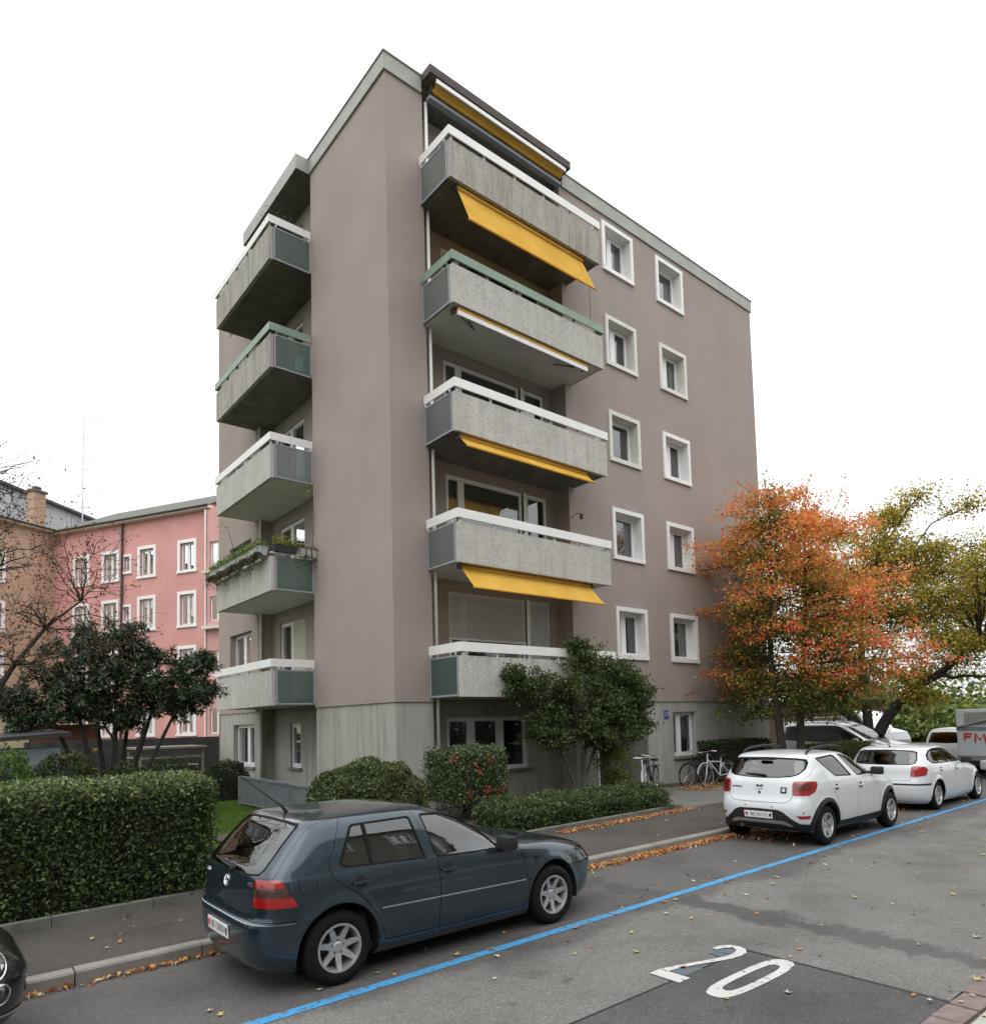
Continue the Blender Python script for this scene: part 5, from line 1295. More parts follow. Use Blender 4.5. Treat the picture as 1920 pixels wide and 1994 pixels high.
def pickup():
    root = tag(empty('pickup_truck', (26.6, 2.5, 0), R_(-100)), 'white cab truck with flat loading bed behind the silver people carrier', 'truck')
    q = MB(); q.prism([(1.2, .55), (3.1, .50), (3.15, .9), (3.0, 1.25), (2.35, 1.42), (1.85, 2.20), (1.25, 2.26), (1.2, 2.2)], lambda a, b: (a, -.95, b), lambda a, b: (a, .95, b)); q.build('cab', M['paint_white'], root)
    for sd_ in (-1, 1):
        q = MB(); q.prism([(1.35, 1.42), (2.22, 1.40), (1.80, 2.08), (1.35, 2.10)], lambda a, b: (a, sd_ * .952, b), lambda a, b: (a, sd_ * .958, b)); q.build('side_window', M['car_glass_dark'], root)
        MB().cbox(2.15, sd_ * 1.0 - .08, 1.42, 2.25, sd_ * 1.0 + .08, 1.75, .03).build('wing_mirror', M['black_plastic'], root)
        q = MB(); q.lathe([(.001, 0), (.10, 0)], (1.75, sd_ * .9555, 1.05), 'y', 14); q.build('door_sticker', M['lamp_amber'], root)
    MB().quad((2.34, -.85, 1.44), (2.34, .85, 1.44), (1.87, .80, 2.17), (1.87, -.80, 2.17)).build('windscreen', M['car_glass_dark'], root).location = (.012, 0, .008)
    q = MB(); q.box(-2.4, -1.0, .85, 1.1, 1.0, .95); q.box(-2.4, -1.0, .95, 1.1, -.95, 1.30); q.box(-2.4, .95, .95, 1.1, 1.0, 1.30); q.box(-2.4, -.95, .95, -2.35, .95, 1.30); q.build('loading_bed', M['paint_white'], root)
    q = MB(); q.box(-2.3, -.9, 1.95, 1.1, .9, 2.0); 
    for x in (-2.25, 1.0):
        for y in (-.85, .85): q.box(x, y - .03, 1.3, x + .06, y + .03, 1.95)
    q.build('ladder_rack', M['steel'], root)
    MB().box(-2.3, -.5, .45, 2.6, .5, .8).build('chassis', M['dark_metal'], root)
    st = dict(n=6, hub=.09, w_in=.04, w_out=.03, dish=.02)
    for wx in (-1.1, 2.3):
        for sd_ in (-1, 1): wheel(root, wx, sd_ * .85, sd_, .36, .22, st, .21)
    return root
pickup()
def micro_white():
    root = tag(empty('parked_car', (20.4, -4.35, 0), R_(0)), 'tiny white two seat car half hidden by the graffiti trailer', 'car')
    rows = [(.2, -.3, 2.0, .66, 5, 5), (.4, -.40, 2.1, .74, 5, 5), (.75, -.40, 2.08, .76, 5, 5), (.95, -.38, 1.85, .75, 5, 5), (1.05, -.36, 1.55, .73, 5, 5), (1.3, -.28, 1.2, .66, 5, 4.5), (1.45, -.18, .9, .58, 5, 4.5), (1.53, .1, .6, .35, 4, 4), (1.55, .33, .37, .01, 4, 4)]
    sh = Shell(rows, .35, (0.0, 1.75), .32, .02, .29)
    G = []
    def add(name, pts, mat, off=0, **k): G.append(dict(name=name, pts=pts if isinstance(pts, np.ndarray) else sh.poly(pts), mat=mat, off=off, **k))
    for wx in sh.wheels: add('arch', arch_hole(sh, wx), None, hole=True)
    add('side_window', S_([(.0, 1.05), (.1, 1.40), (.75, 1.42), (1.25, 1.05)]), 'car_glass_dark', .002, split=True, glass=True)
    add('windscreen', F_([(0, 1.1), (.6, 1.09), (.5, 1.4), (0, 1.44)]), 'car_glass_dark', .002, glass=True)
    add('rear_window', Rr_([(0, 1.4), (.5, 1.38), (.6, 1.02), (0, 1.0)]), 'car_glass_dark', .002, glass=True)
    add('tail_lamp', Rr_([(.55, .9), (.68, .9), (.68, .7), (.55, .7)]), 'lamp_red', .004, split=True)
    build_shell(root, sh, G, 'paint_white', grid=.09)
    arch_liners(root, sh, .70)
    st = dict(n=3, hub=.08, w_in=.06, w_out=.05, dish=.02)
    for wx in sh.wheels:
        for sd_ in (-1, 1): wheel(root, wx, sd_ * .65, sd_, .29, .17, st, .19)
    for sd_ in (-1, 1): mirror_part(root, 1.2, sd_ * .74, 1.08, sd_, 'black_plastic')
micro_white()
simple('trailer_grey', (0.36, 0.385, 0.40), 0.5, 0.08, 2.0)
simple('trailer_dark', (0.13, 0.14, 0.15), 0.55, 0.12, 4.0)
simple('spray_red', (0.45, 0.02, 0.025), 0.6, 0.15, 12.0)
def trailer():
    root = tag(empty('site_trailer', (17.6, -6.45, 0)), 'grey box trailer with red graffiti at right edge behind parked cars', 'trailer')
    MB().cbox(0, -1.02, .62, 4.2, 1.02, 2.18, .03).build('box_body', M['trailer_grey'], root)
    MB().box(-.02, -1.03, .56, 4.22, 1.03, .72).build('lower_rail', M['trailer_dark'], root)
    MB().box(-.022, -1.022, 1.52, -.001, 1.022, 1.62).build('waist_rail', M['trailer_dark'], root)
    MB().box(-.015, -.75, 1.70, -.001, .78, 2.08).build('faded_poster', M['kerb_granite'], root)
    MB().tube([(-.05, .98, 1.62), (-.06, -1.0, 2.15)], .03, 6).build('stay_bar', M['trailer_dark'], root)
    q = MB()
    for st in ([(.80, 1.22), (.80, 1.42), (.60, 1.40)], [(.80, 1.33), (.64, 1.31)], [(.52, 1.15), (.50, 1.42), (.38, 1.22), (.27, 1.40), (.22, 1.12)], [(.10, 1.40), (.04, 1.10)], [(-.12, 1.34), (.05, 1.22), (-.14, 1.08)], [(-.22, 1.25), (-.38, 1.16), (-.26, 1.06), (-.42, .98)]):
        q.tube([(-.008, y, z) for y, z in st], .030, 5)
    q.build('graffiti', M['spray_red'], root)
    MB().cbox(-.4, -.55, .30, -.02, .35, .60, .08).build('drawbar_cover', M['trailer_grey'], root)
    st = dict(n=5, hub=.08, w_in=.04, w_out=.03, dish=.02)
    for sd_ in (-1, 1): wheel(root, 2.0, sd_ * .95, sd_, .33, .2, st, .2)
    MB().box(.2, -.8, .40, 4.0, .8, .55).build('chassis', M['dark_metal'], root)
trailer()
# ================================================================ foliage tools
def unit(v): return v / (np.linalg.norm(v, axis=-1, keepdims=True) + 1e-9)
def leaf_mesh(name, P, L, W, tint, mat, parent=None, axis=None, nbias=(0, 0, .5), fold=.25, jit=1.0, gain=1.4):
    """one quad-ish folded leaf per point; tint (N,3)"""
    N = len(P); L = np.broadcast_to(L, (N,)) * rng.uniform(.7, 1.25, N); W = np.broadcast_to(W, (N,)) * rng.uniform(.75, 1.2, N)
    a = unit(rng.normal(size=(N, 3)) * jit + (axis if axis is not None else 0))
    n = unit(rng.normal(size=(N, 3)) * .7 + np.array(nbias)); n = unit(n - a * np.sum(n * a, 1, keepdims=True)); b = np.cross(n, a)
    V = np.empty((N, 4, 3)); fo = (W * fold)[:, None]
    V[:, 0] = P - a * (L / 2)[:, None]; V[:, 2] = P + a * (L / 2)[:, None] - n * fo * .6
    V[:, 1] = P + b * (W / 2)[:, None] + n * fo - a * (L * .05)[:, None]; V[:, 3] = P - b * (W / 2)[:, None] + n * fo - a * (L * .05)[:, None]
    idx = np.arange(N)[:, None] * 4
    T = np.concatenate([idx + np.array([0, 1, 2]), idx + np.array([0, 2, 3])]).astype(np.int32)
    me = bpy.data.meshes.new(name)
    me.vertices.add(N * 4); me.vertices.foreach_set('co', V.reshape(-1).astype(np.float32))
    me.loops.add(len(T) * 3); me.loops.foreach_set('vertex_index', T.reshape(-1))
    me.polygons.add(len(T)); me.polygons.foreach_set('loop_start', np.arange(0, len(T) * 3, 3, dtype=np.int32))
    at = me.attributes.new('tint', 'FLOAT_COLOR', 'POINT')
    c = np.ones((N, 4, 4), np.float32); c[:, :, :3] = np.clip(tint * gain, 0, .9)[:, None, :]; at.data.foreach_set('color', c.reshape(-1))
    me.update(calc_edges=True); me.validate()
    return link_mesh(name, me, mat, parent)
def palette(N, cols, weights, var=.22):
    k = rng.choice(len(cols), N, p=np.array(weights) / sum(weights)); c = np.array(cols)[k]
    return c * rng.uniform(1 - var, 1 + var, (N, 1)) * rng.uniform(.94, 1.06, (N, 3))
class Skel:
    def __init__(s): s.mb = MB(); s.P = np.zeros((0, 3)); s.R = np.zeros(0)
    def add(s, pts, rad, n=6, dense=0):
        if dense:
            t0 = np.linspace(0, 1, len(pts)); t1 = np.linspace(0, 1, dense); A = np.array(pts, float); pts = [np.array([pchip(t0, A[:, c], q) for c in range(3)]) for q in t1]; rad = np.interp(t1, t0, rad)
        s.mb.tube(pts, list(rad), n, cap=True); s.P = np.concatenate([s.P, np.array(pts, float)]); s.R = np.concatenate([s.R, np.array(rad, float)])
    def attach(s, tips, r0, r1, seg=5, lift=.25, up_pen=1.6, wob=.06, n=5, maxfrac=.75):
        P0, R0 = s.P.copy(), s.R.copy()
        for t in tips:
            d = P0 - t; dist = np.linalg.norm(d, axis=1) + np.maximum(d[:, 2], 0) * up_pen + (R0 < r1) * 5
            i = int(np.argmin(dist)); p = P0[i]; ra = min(r0, R0[i] * maxfrac); rb = min(r1, ra * .8)
            v = t - p; Ln = np.linalg.norm(v); mid = p + v * .5 + np.array([0, 0, lift * Ln * .3]) + rng.normal(size=3) * wob * Ln
            ts = np.linspace(0, 1, seg + 1)
            pts = [(1 - q) ** 2 * p + 2 * q * (1 - q) * mid + q * q * t + (rng.normal(size=3) * wob * Ln * .25 if 0 < q < 1 else 0) for q in ts]
            rad = [ra + (rb - ra) * q for q in ts]
            s.add(pts, rad, n)
def ball(N, c, r, pw=1 / 3., zmin=None):
    v = unit(rng.normal(size=(N, 3))) * (rng.uniform(0, 1, (N, 1)) ** pw); p = np.array(c) + v * np.array(r)
    return p if zmin is None else p[p[:, 2] > zmin]
def box_shell(N, lo, hi, th=.10, lump=.05, faces=(1, 1, 1, 1, 1)):
    """points on a clipped hedge: faces -x +x -y +y +z"""
    lo, hi = np.array(lo, float), np.array(hi, float); d = hi - lo
    ar = np.array([d[1] * d[2], d[1] * d[2], d[0] * d[2], d[0] * d[2], d[0] * d[1] * 1.0]) * np.array(faces)
    k = rng.choice(5, N, p=ar / ar.sum()); p = lo + rng.uniform(0, 1, (N, 3)) * d; nn = np.zeros((N, 3))
    depth = np.abs(rng.normal(size=N)) * th - lump * .5 + lump * (np.sin(p[:, 0] * 5.1 + p[:, 2] * 3) + np.sin(p[:, 0] * 11.3 + p[:, 1] * 7 + 2 + p[:, 2] * 9)) * .35
    for f, (ax, sg) in enumerate(((0, -1), (0, 1), (1, -1), (1, 1), (2, 1))):
        m_ = k == f; p[m_, ax] = (lo[ax] + depth[m_]) if sg < 0 else (hi[ax] - depth[m_]); nn[m_, ax] = sg
    return p, nn
def hedge(name, label, cat, lo, hi, N, L, W, cols, wts, mat='leaf', faces=(1, 1, 1, 1, 1), top_cols=None, group=None, th=.09, lump=.06):
    p, nn = box_shell(N, lo, hi, th, lump, faces); tint = palette(N, cols, wts)
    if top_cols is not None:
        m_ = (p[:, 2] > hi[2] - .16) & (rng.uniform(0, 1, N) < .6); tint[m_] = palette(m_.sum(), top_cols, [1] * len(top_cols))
    root = tag(empty(name, ((lo[0] + hi[0]) / 2, (lo[1] + hi[1]) / 2, lo[2])), label, cat, group)
    off = np.array(root.location)
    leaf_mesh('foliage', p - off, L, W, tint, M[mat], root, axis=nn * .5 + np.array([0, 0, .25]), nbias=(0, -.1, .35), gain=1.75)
    c = MB(); i = .16; c.box(lo[0] + i - off[0], lo[1] + i - off[1], 0, hi[0] - i - off[0], hi[1] - i - off[1], hi[2] - i - lo[2]); c.build('twig_core', M['bark_dark'], root)
    return root

# ================================================================ hedges, shrubs and trees near the house
GR = [(.030, .048, .017), (.045, .068, .022), (.070, .095, .032), (.022, .032, .016)]
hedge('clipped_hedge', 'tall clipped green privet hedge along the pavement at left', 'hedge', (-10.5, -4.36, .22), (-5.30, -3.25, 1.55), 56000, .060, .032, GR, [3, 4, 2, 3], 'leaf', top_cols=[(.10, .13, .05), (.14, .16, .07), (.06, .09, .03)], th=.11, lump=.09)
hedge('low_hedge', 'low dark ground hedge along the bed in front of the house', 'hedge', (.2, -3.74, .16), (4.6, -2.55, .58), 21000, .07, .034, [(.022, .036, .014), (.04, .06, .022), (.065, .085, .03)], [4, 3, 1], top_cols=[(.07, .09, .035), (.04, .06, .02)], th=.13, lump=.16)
hedge('box_hedge', 'dark green box hedge against the concrete wall behind the bicycles', 'hedge', (10.6, -1.25, .12), (13.7, -.45, 1.38), 14000, .06, .034, [(.014, .022, .010), (.022, .034, .014), (.035, .05, .02)], [3, 3, 1])
hedge('box_hedge', 'olive green clipped hedge under the autumn tree', 'hedge', (14.6, -2.6, .0), (20.2, -1.7, 1.12), 14000, .07, .04, [(.06, .07, .02), (.09, .10, .03), (.03, .04, .015)], [3, 2, 2])
# round bush
def dome_bush(name, label, cat, c, r, N, L, W, cols, wts, extra=None, zflat=0, mat='leaf'):
    root = tag(empty(name, (c[0], c[1], c[2])), label, cat)
    v = unit(rng.normal(size=(N, 3))); v[:, 2] = np.abs(v[:, 2]) if zflat else v[:, 2]
    lump = 1 + .06 * np.sin(v[:, 0] * 9 + 1) * np.sin(v[:, 1] * 8 + v[:, 2] * 7) - np.abs(rng.normal(size=N)) * .09
    p = np.sign(v) * np.abs(v) ** .8 * np.array(r) * lump[:, None]
    tint = palette(N, cols, wts)
    leaf_mesh('foliage', p, L, W, tint, M[mat], root, axis=v * .8 + np.array([0, 0, .2]), nbias=(0, 0, .3))
    k = MB(); bm = bmesh.new(); bmesh.ops.create_icosphere(bm, subdivisions=2, radius=1.0)
    for q in bm.verts: q.co = Vector((q.co.x * r[0] * .80, q.co.y * r[1] * .80, max(q.co.z, -.1 if zflat else -1) * r[2] * .80))
    k.add_bm(bm); bm.free(); k.build('twig_core', M['bark_dark'], root)
    return root, p
dome_bush('round_bush', 'rounded variegated bush at the corner of the house', 'bush', (-1.74, -1.85, .10), (1.12, 1.08, 1.42), 26000, .065, .034, [(.055, .075, .026), (.095, .115, .045), (.032, .046, .018), (.15, .165, .08)], [4, 2.4, 3.4, .8], zflat=1)
for (fx, fy, fz) in ((-2.5, -2.72, .78), (-2.2, -2.9, .62)):
    pass
# firethorn with berry clusters
root = tag(empty('firethorn_shrub', (.82, -1.45, .12)), 'squarish firethorn shrub with red berry clusters beside the ground floor window', 'shrub')
p, nn = box_shell(13000, (-.66, -.55, .42), (.66, .55, 1.45), .14, .12)
leaf_mesh('foliage', p, .07, .032, palette(len(p), [(.05, .075, .025), (.085, .115, .035), (.03, .045, .018)], [3, 2, 3]), M['leaf_glossy'], root, axis=nn * .6)
sk = Skel()
for k in range(7): sk.add([(rng.uniform(-.12, .12), rng.uniform(-.1, .1), 0), (rng.uniform(-.3, .3), rng.uniform(-.3, .3), .4), (rng.uniform(-.6, .6), rng.uniform(-.4, .4), 1.0)], [.03, .022, .01], 5)
sk.mb.build('stems', M['bark_dark'], root)
p2, _ = box_shell(1500, (-.45, -.45, .10), (.45, .45, .55), .2, .1); leaf_mesh('lower_foliage', p2, .05, .022, palette(len(p2), [(.05, .075, .025), (.03, .045, .018)], [1, 1]), M['leaf_glossy'], root)
simple('berry_red', (.36, .035, .022), 0.4, .3, 40)
q = MB()
for (bx, bz, br, nb) in ((-.72, 1.33, .10, 12), (-.2, 1.18, .07, 9), (-.1, 1.06, .08, 10), (.16, 1.30, .10, 20), (.08, .66, .12, 18), (.42, .62, .11, 16), (-.36, .58, .08, 8), (.1, .12, .09, 10), (.38, .1, .08, 9), (.5, .72, .06, 8)):
    for k in range(nb):
        c = Vector((bx + rng.normal() * br * .5, -.56 - rng.uniform(0, .07), bz + rng.normal() * br * .5)); r = rng.uniform(.009, .014)
        q.hexa([c + Vector((-r, -r, -r)), c + Vector((r, -r, -r)), c + Vector((r, r, -r)), c + Vector((-r, r, -r)), c + Vector((-r * .7, -r * .7, r)), c + Vector((r * .7, -r * .7, r)), c + Vector((r * .7, r * .7, r)), c + Vector((-r * .7, r * .7, r))])
tag(q.build('berries', M['berry_red'], root), kind='stuff')
# the small tree in front of the right facade
root = tag(empty('small_tree', (4.45, -1.35, .12)), 'small dark leaved tree in front of the lowest right balcony', 'tree')
sk = Skel()
sk.add([(-.15, 0, 0), (-.28, 0, .5), (-.45, .02, .95), (-.75, 0, 1.45), (-1.2, 0, 2.1)], [.045, .040, .036, .03, .02])
sk.add([(.05, 0, 0), (.07, 0, .5), (.15, .05, 1.1), (.3, 0, 1.8), (.45, 0, 2.6), (.5, 0, 3.4)], [.085, .075, .065, .052, .035, .018])
sk.add([(.12, .05, 0), (.25, .1, .6), (.6, .1, 1.3), (1.1, 0, 2.0), (1.7, 0, 2.5)], [.05, .045, .036, .028, .016])
sk.add([(.10, .0, .5), (.0, -.1, 1.2), (-.2, -.1, 2.0), (-.5, -.15, 2.9)], [.04, .034, .026, .014])
clumps = [(-1.35, 0, 2.9, .55), (-1.9, -.1, 2.75, .42), (-.9, 0, 2.35, .6), (-1.35, 0, 1.95, .55), (-.7, -.1, 1.6, .45), (-.2, .1, 3.0, .75), (.35, 0, 3.55, .6), (.2, .1, 2.3, .75), (.75, 0, 2.9, .75), (1.15, 0, 3.35, .55), (1.5, 0, 2.6, .75), (2.1, .05, 2.35, .7), (2.5, 0, 2.75, .45), (1.2, .1, 2.0, .6), (.4, -.2, 1.6, .4), (.9, -.1, 1.5, .4), (-.05, 0, 3.85, .32), (2.3, 0, 1.95, .5), (1.75, 0, 3.2, .4), (-2.1, 0, 3.1, .25), (1.6, -.2, 1.7, .5), (.9, -.3, 2.4, .6), (-.6, -.2, 2.8, .5), (1.9, -.2, 2.9, .5), (-1.1, -.1, 1.6, .4), (.1, -.3, 1.9, .5)]
tips = np.concatenate([ball(34, c[:3], (c[3], c[3] * .8, c[3] * .75), .5) for c in clumps])
sk.attach(np.array([c[:3] for c in clumps]) - np.array([0, 0, .15]), .035, .014, 5, .3)
sk.attach(tips, .012, .004, 4, .2, n=4)
sk.mb.build('trunk', M['bark'], root, smooth=True, fix=False)
N = 27000; i = rng.integers(0, len(tips), N); p = tips[i] + rng.normal(size=(N, 3)) * np.array([.095, .09, .065])
leaf_mesh('crown', p, .080, .050, palette(N, [(.036, .054, .019), (.056, .080, .025), (.085, .105, .034), (.024, .036, .015)], [4, 3, 1.4, 3]), M['leaf'], root, nbias=(0, -.2, .6), gain=1.6)
# bright loose shrub by the entrance
root = tag(empty('loose_shrub', (5.95, -1.25, .12)), 'loose light green shrub between the small tree and the bicycles', 'shrub')
sk = Skel()
for k in range(16):
    a = rng.uniform(0, 6.28); e = rng.uniform(.15, .5); sk.add([(0, 0, 0), (e * .5 * math.cos(a), e * .5 * math.sin(a), .5), (e * math.cos(a), e * math.sin(a), rng.uniform(.8, 1.35))], [.012, .009, .004], 4)
sk.mb.build('stems', M['bark'], root, fix=False)
i = rng.integers(0, len(sk.P), 5200); p = sk.P[i] + rng.normal(size=(5200, 3)) * np.array([.12, .12, .12]); p = p[p[:, 2] > .12]
leaf_mesh('foliage', p, .075, .03, palette(len(p), [(.085, .125, .022), (.12, .16, .03), (.05, .08, .02), (.16, .17, .03)], [3, 2, 3, 1]), M['leaf'], root)

# autumn tree at the end of the facade
root = tag(empty('autumn_tree', (13.15, -2.25, .1)), 'autumn tree with red and orange leaves at the far end of the facade', 'tree')
sk = Skel()
sk.add([(-.25, .15, 0), (-.30, .2, 1.2), (-.42, .25, 2.4), (-.5, .3, 3.6), (-.55, .2, 5.2), (-.5, .1, 7.5)], [.15, .135, .12, .10, .07, .02], 8, 26)
sk.add([(.18, -.12, 0), (.24, -.15, 1.2), (.30, -.18, 2.4), (.35, -.3, 3.6), (.3, -.5, 5.4), (.35, -.6, 8.3)], [.15, .13, .115, .095, .065, .02], 8, 26)
L_ax = np.array([-.459, .888, 0]); 
def side(s_, d_, z): return np.array([0, 0, z]) - s_ * np.array([-.459, .888, 0]) * 1.0 + d_ * np.array([.888, .459, 0])
limbs = []
tiers = [2.75, 3.3, 3.95, 4.6, 5.3, 6.0, 6.8, 7.6, 8.3]
for k in range(96):
    z = tiers[k % 9] + rng.normal(0, .26); wl_ = np.interp(z, [2.6, 3.6, 5.2, 6.4, 7.4, 8.6, 10], [1.7, 2.3, 2.5, 2.9, 2.3, 1.4, .5]); wr = np.interp(z, [2.6, 3.6, 4.6, 6.0, 7.2, 8.4, 10], [3.6, 4.6, 4.6, 3.3, 2.5, 1.6, .5])
    th = rng.uniform(0, 2 * math.pi); u_, v_ = math.cos(th), math.sin(th); w_ = wr if u_ > 0 else wl_
    rr_ = rng.uniform(.12, .85) ** .62; limbs.append(side(u_ * w_ * rr_, v_ * 2.6 * rr_, z + .10 * rr_))
limbs = np.array(limbs); sk.attach(limbs, .045, .015, 6, .1, up_pen=2.2)
n0 = len(sk.P)
ups = np.array([side(rng.uniform(-1.7, 1.9), rng.uniform(-1.2, 1.2), rng.uniform(7.6, 10.0)) for _ in range(46)]); ups[:, 2] -= np.abs(ups[:, 0] + .3 * ups[:, 1]) * .35
sk.attach(ups, .028, .006, 7, -.3, up_pen=.8)
upn = sk.P[n0:]; upn = upn[upn[:, 2] > 6.2]
tips = []
for c in limbs:
    for _ in range(13):
        tips.append(c + rng.normal(size=3) * np.array([.50, .50, .19]))
tips += [side(rng.normal(.1, 1.2), rng.normal(0, 1.1), rng.uniform(1.9, 3.5)) for _ in range(130)]
tips = np.array(tips); tips = tips[tips[:, 2] > 1.8]
sk.attach(tips, .011, .0035, 4, .05, n=4)
sk.mb.build('trunk', M['bark'], root, smooth=True, fix=False)
def autumn_tint(p):
    n = len(p); sd_ = p[:, 0] * .459 - p[:, 1] * .888; h = np.clip((p[:, 2] - 2.6) / 6.0, 0, 1)
    w_ = np.where(sd_ > 0, np.interp(p[:, 2], [2.6, 3.6, 4.6, 6.0, 8.4, 10], [3.6, 4.6, 4.6, 3.3, 1.6, .5]), np.interp(p[:, 2], [2.6, 3.6, 5.2, 6.4, 8.6, 10], [1.7, 2.3, 2.5, 2.9, 1.4, .5]))
    ro = np.hypot(sd_ / w_, (p[:, 0] * .888 + p[:, 1] * .459) / 2.7)
    turn = ro * 1.0 + h * .55 + np.where(sd_ > 0, .18, -.05) + .22 * np.sin(p[:, 0] * 2.3 + p[:, 2] * 3.1) + rng.normal(0, .30, n)
    g = palette(n, [(.075, .095, .020), (.11, .125, .024), (.050, .066, .018)], [3, 3, 2]); yel = palette(n, [(.27, .20, .03), (.36, .23, .04), (.19, .16, .028)], [2, 2, 2])
    red = palette(n, [(.44, .070, .040), (.52, .12, .065), (.36, .055, .035)], [3, 3, 1]); orr = palette(n, [(.47, .175, .05), (.42, .20, .05), (.50, .15, .06)], [3, 3, 2])
    warm = np.where((rng.uniform(0, 1, n) < np.interp(h, [0, .25, .5, .8, 1], [.80, .66, .30, .12, .12]))[:, None], red, orr)
    t = np.where((turn > 1.12)[:, None], warm, np.where((turn > .78)[:, None], yel, g))
    return np.where((p[:, 2] < 2.75 + .25 * rng.normal(size=n))[:, None], g, t)
N = 50000; i = rng.integers(0, len(tips), N); p = tips[i] + rng.normal(size=(N, 3)) * np.array([.20, .20, .095])
i2 = rng.integers(0, len(upn), 1500); p = np.concatenate([p, upn[i2] + rng.normal(size=(1500, 3)) * .07])
leaf_mesh('crown', p, .108, .066, autumn_tint(p), M['leaf_autumn'], root, nbias=(0, 0, 1.2), gain=1.7)

# broad yellow green tree beyond it
def big_tree(name, label, base, trunk, clumps, N, L, W, cols, wts, bark='bark_dark', spread=(.28, .28, .18), group=None, ntip=16, mat='leaf_autumn'):
    root = tag(empty(name, base), label, 'tree', group); sk = Skel()
    for pts, rad in trunk: sk.add(pts, rad, 8, 20)
    cl = np.array(clumps, float); sk.attach(cl[:, :3], .10, .03, 7, .15, up_pen=1.2, maxfrac=.6)
    tips = np.concatenate([ball(ntip, c[:3], (c[3], c[3], c[3] * .65), .5) for c in cl]); sk.attach(tips, .03, .007, 5, .1, n=4)
    sk.mb.build('trunk', M[bark], root, smooth=True, fix=False)
    i = rng.integers(0, len(tips), N); p = tips[i] + rng.normal(size=(N, 3)) * np.array(spread)
    leaf_mesh('crown', p, L, W, palette(N, cols, wts), M[mat], root, nbias=(0, 0, .7), gain=1.75); return root
def cl_rand(n, c, r, rr, zmin):
    out = []
    while len(out) < n:
        p = ball(1, c, r, .45)[0]
        if p[2] > zmin: out.append((*p, rng.uniform(*rr)))
    return out
big_tree('broad_tree', 'broad tree with yellow green leaves and dark forked trunk beside the car park', (21.75, -1.05, -.02),
         [([(0, .2, 0), (.0, .25, 1.0), (-.1, .5, 1.9), (-.6, 1.3, 2.7), (-1.0, 2.6, 3.2)], [.30, .27, .22, .15, .08]), ([(.1, -.2, 0), (.15, -.25, 1.0), (.3, -.6, 1.9), (.6, -1.4, 2.9), (1.0, -2.6, 3.8), (1.2, -3.8, 4.8)], [.30, .26, .22, .18, .13, .06]), ([(.1, 0, 1.0), (.2, .1, 2.6), (.3, .2, 4.6), (.2, .0, 7.0)], [.22, .18, .14, .05])],
         cl_rand(84, (.2, -1.0, 6.5), (3.8, 5.0, 4.2), (.6, 1.0), 2.7) + [(.3, -4.6, 3.4, .8), (.3, -5.5, 4.6, .9), (.5, 1.9, 2.9, .7), (.2, 2.8, 3.4, .8), (0, -1.8, 2.7, .7), (0, 1.0, 2.6, .6)], 46000, .12, .08, [(.24, .21, .028), (.12, .135, .022), (.34, .25, .035), (.065, .080, .018), (.36, .20, .035)], [3, 3, 2.4, 2, 1.4])
big_tree('broad_tree', 'ochre leaved tree standing at the right edge behind the trailer', (27.5, -9.4, -.02), [([(0, 0, 0), (0, .1, 2), (0, .2, 5)], [.25, .2, .08])], cl_rand(26, (0, .4, 5.0), (3.4, 3.6, 3.4), (.6, .9), 1.9), 34000, .16, .105, [(.30, .20, .035), (.12, .125, .022), (.34, .20, .035), (.06, .07, .018)], [3, 3, 2, 2])
# evergreen many stemmed tree in the left garden
root = tag(empty('evergreen_tree', (-4.75, 4.2, .1)), 'dark evergreen many stemmed tree behind the clipped hedge', 'tree'); sk = Skel()
stems = [(-1.2, .3, 2.6), (-.8, -.2, 2.9), (-.35, .2, 3.1), (.05, -.2, 3.3), (.45, .2, 3.0), (.9, 0, 2.8), (1.35, -.1, 2.6), (.6, -.3, 2.2)]
for (a, b, c) in stems: sk.add([(a * .12, b * .2, 0), (a * .3, b * .4, .8), (a * .6, b * .7, c * .55), (a, b, c)], [.085, .07, .05, .025], 6)
clumps = [(-1.9, 0, 2.9, .5), (-.4, -.3, 3.3, .6), (.6, -.3, 3.1, .6), (-1.0, -.3, 2.8, .6), (1.2, -.3, 2.95, .55), (.1, -.3, 3.8, .55), (-.4, -.2, 2.5, .45), (.3, -.2, 2.35, .4), (-1.75, .3, 2.75, .5), (-1.3, 0, 3.25, .55), (-.8, .1, 3.75, .6), (-.3, 0, 4.1, .55), (.2, -.1, 4.2, .5), (.35, 0, 3.4, .65), (.9, .1, 3.85, .5), (1.25, 0, 3.3, .6), (1.75, -.1, 3.45, .5), (1.9, -.2, 2.95, .45), (1.45, 0, 2.6, .45), (-.6, -.1, 3.0, .6), (-1.2, .1, 2.55, .45), (0, 0, 2.75, .5), (.8, 0, 2.7, .5), (-.15, .2, 3.5, .6), (-1.7, -.1, 2.3, .3), (1.95, 0, 3.75, .3)]
cl = np.array(clumps); sk.attach(cl[:, :3], .03, .012, 5, .2); tips = np.concatenate([ball(34, c[:3], (c[3] * 1.1, c[3], c[3] * .8), .45) for c in cl]); sk.attach(tips, .012, .005, 4, .2, n=4)
sk.mb.build('trunk', M['bark_dark'], root, smooth=True, fix=False)
k_ = 34; i = np.repeat(np.arange(len(tips)), k_); d = unit(rng.normal(size=(len(i), 3)) + np.array([0, 0, -.25])); p = tips[i] + d * rng.uniform(.03, .15, (len(i), 1))
leaf_mesh('crown', p, .13, .036, palette(len(p), [(.020, .032, .015), (.032, .048, .020), (.055, .072, .034), (.013, .020, .011)], [4, 3, 1.2, 2]), M['leaf_glossy'], root, axis=d * 2.2, jit=.5, gain=1.7)
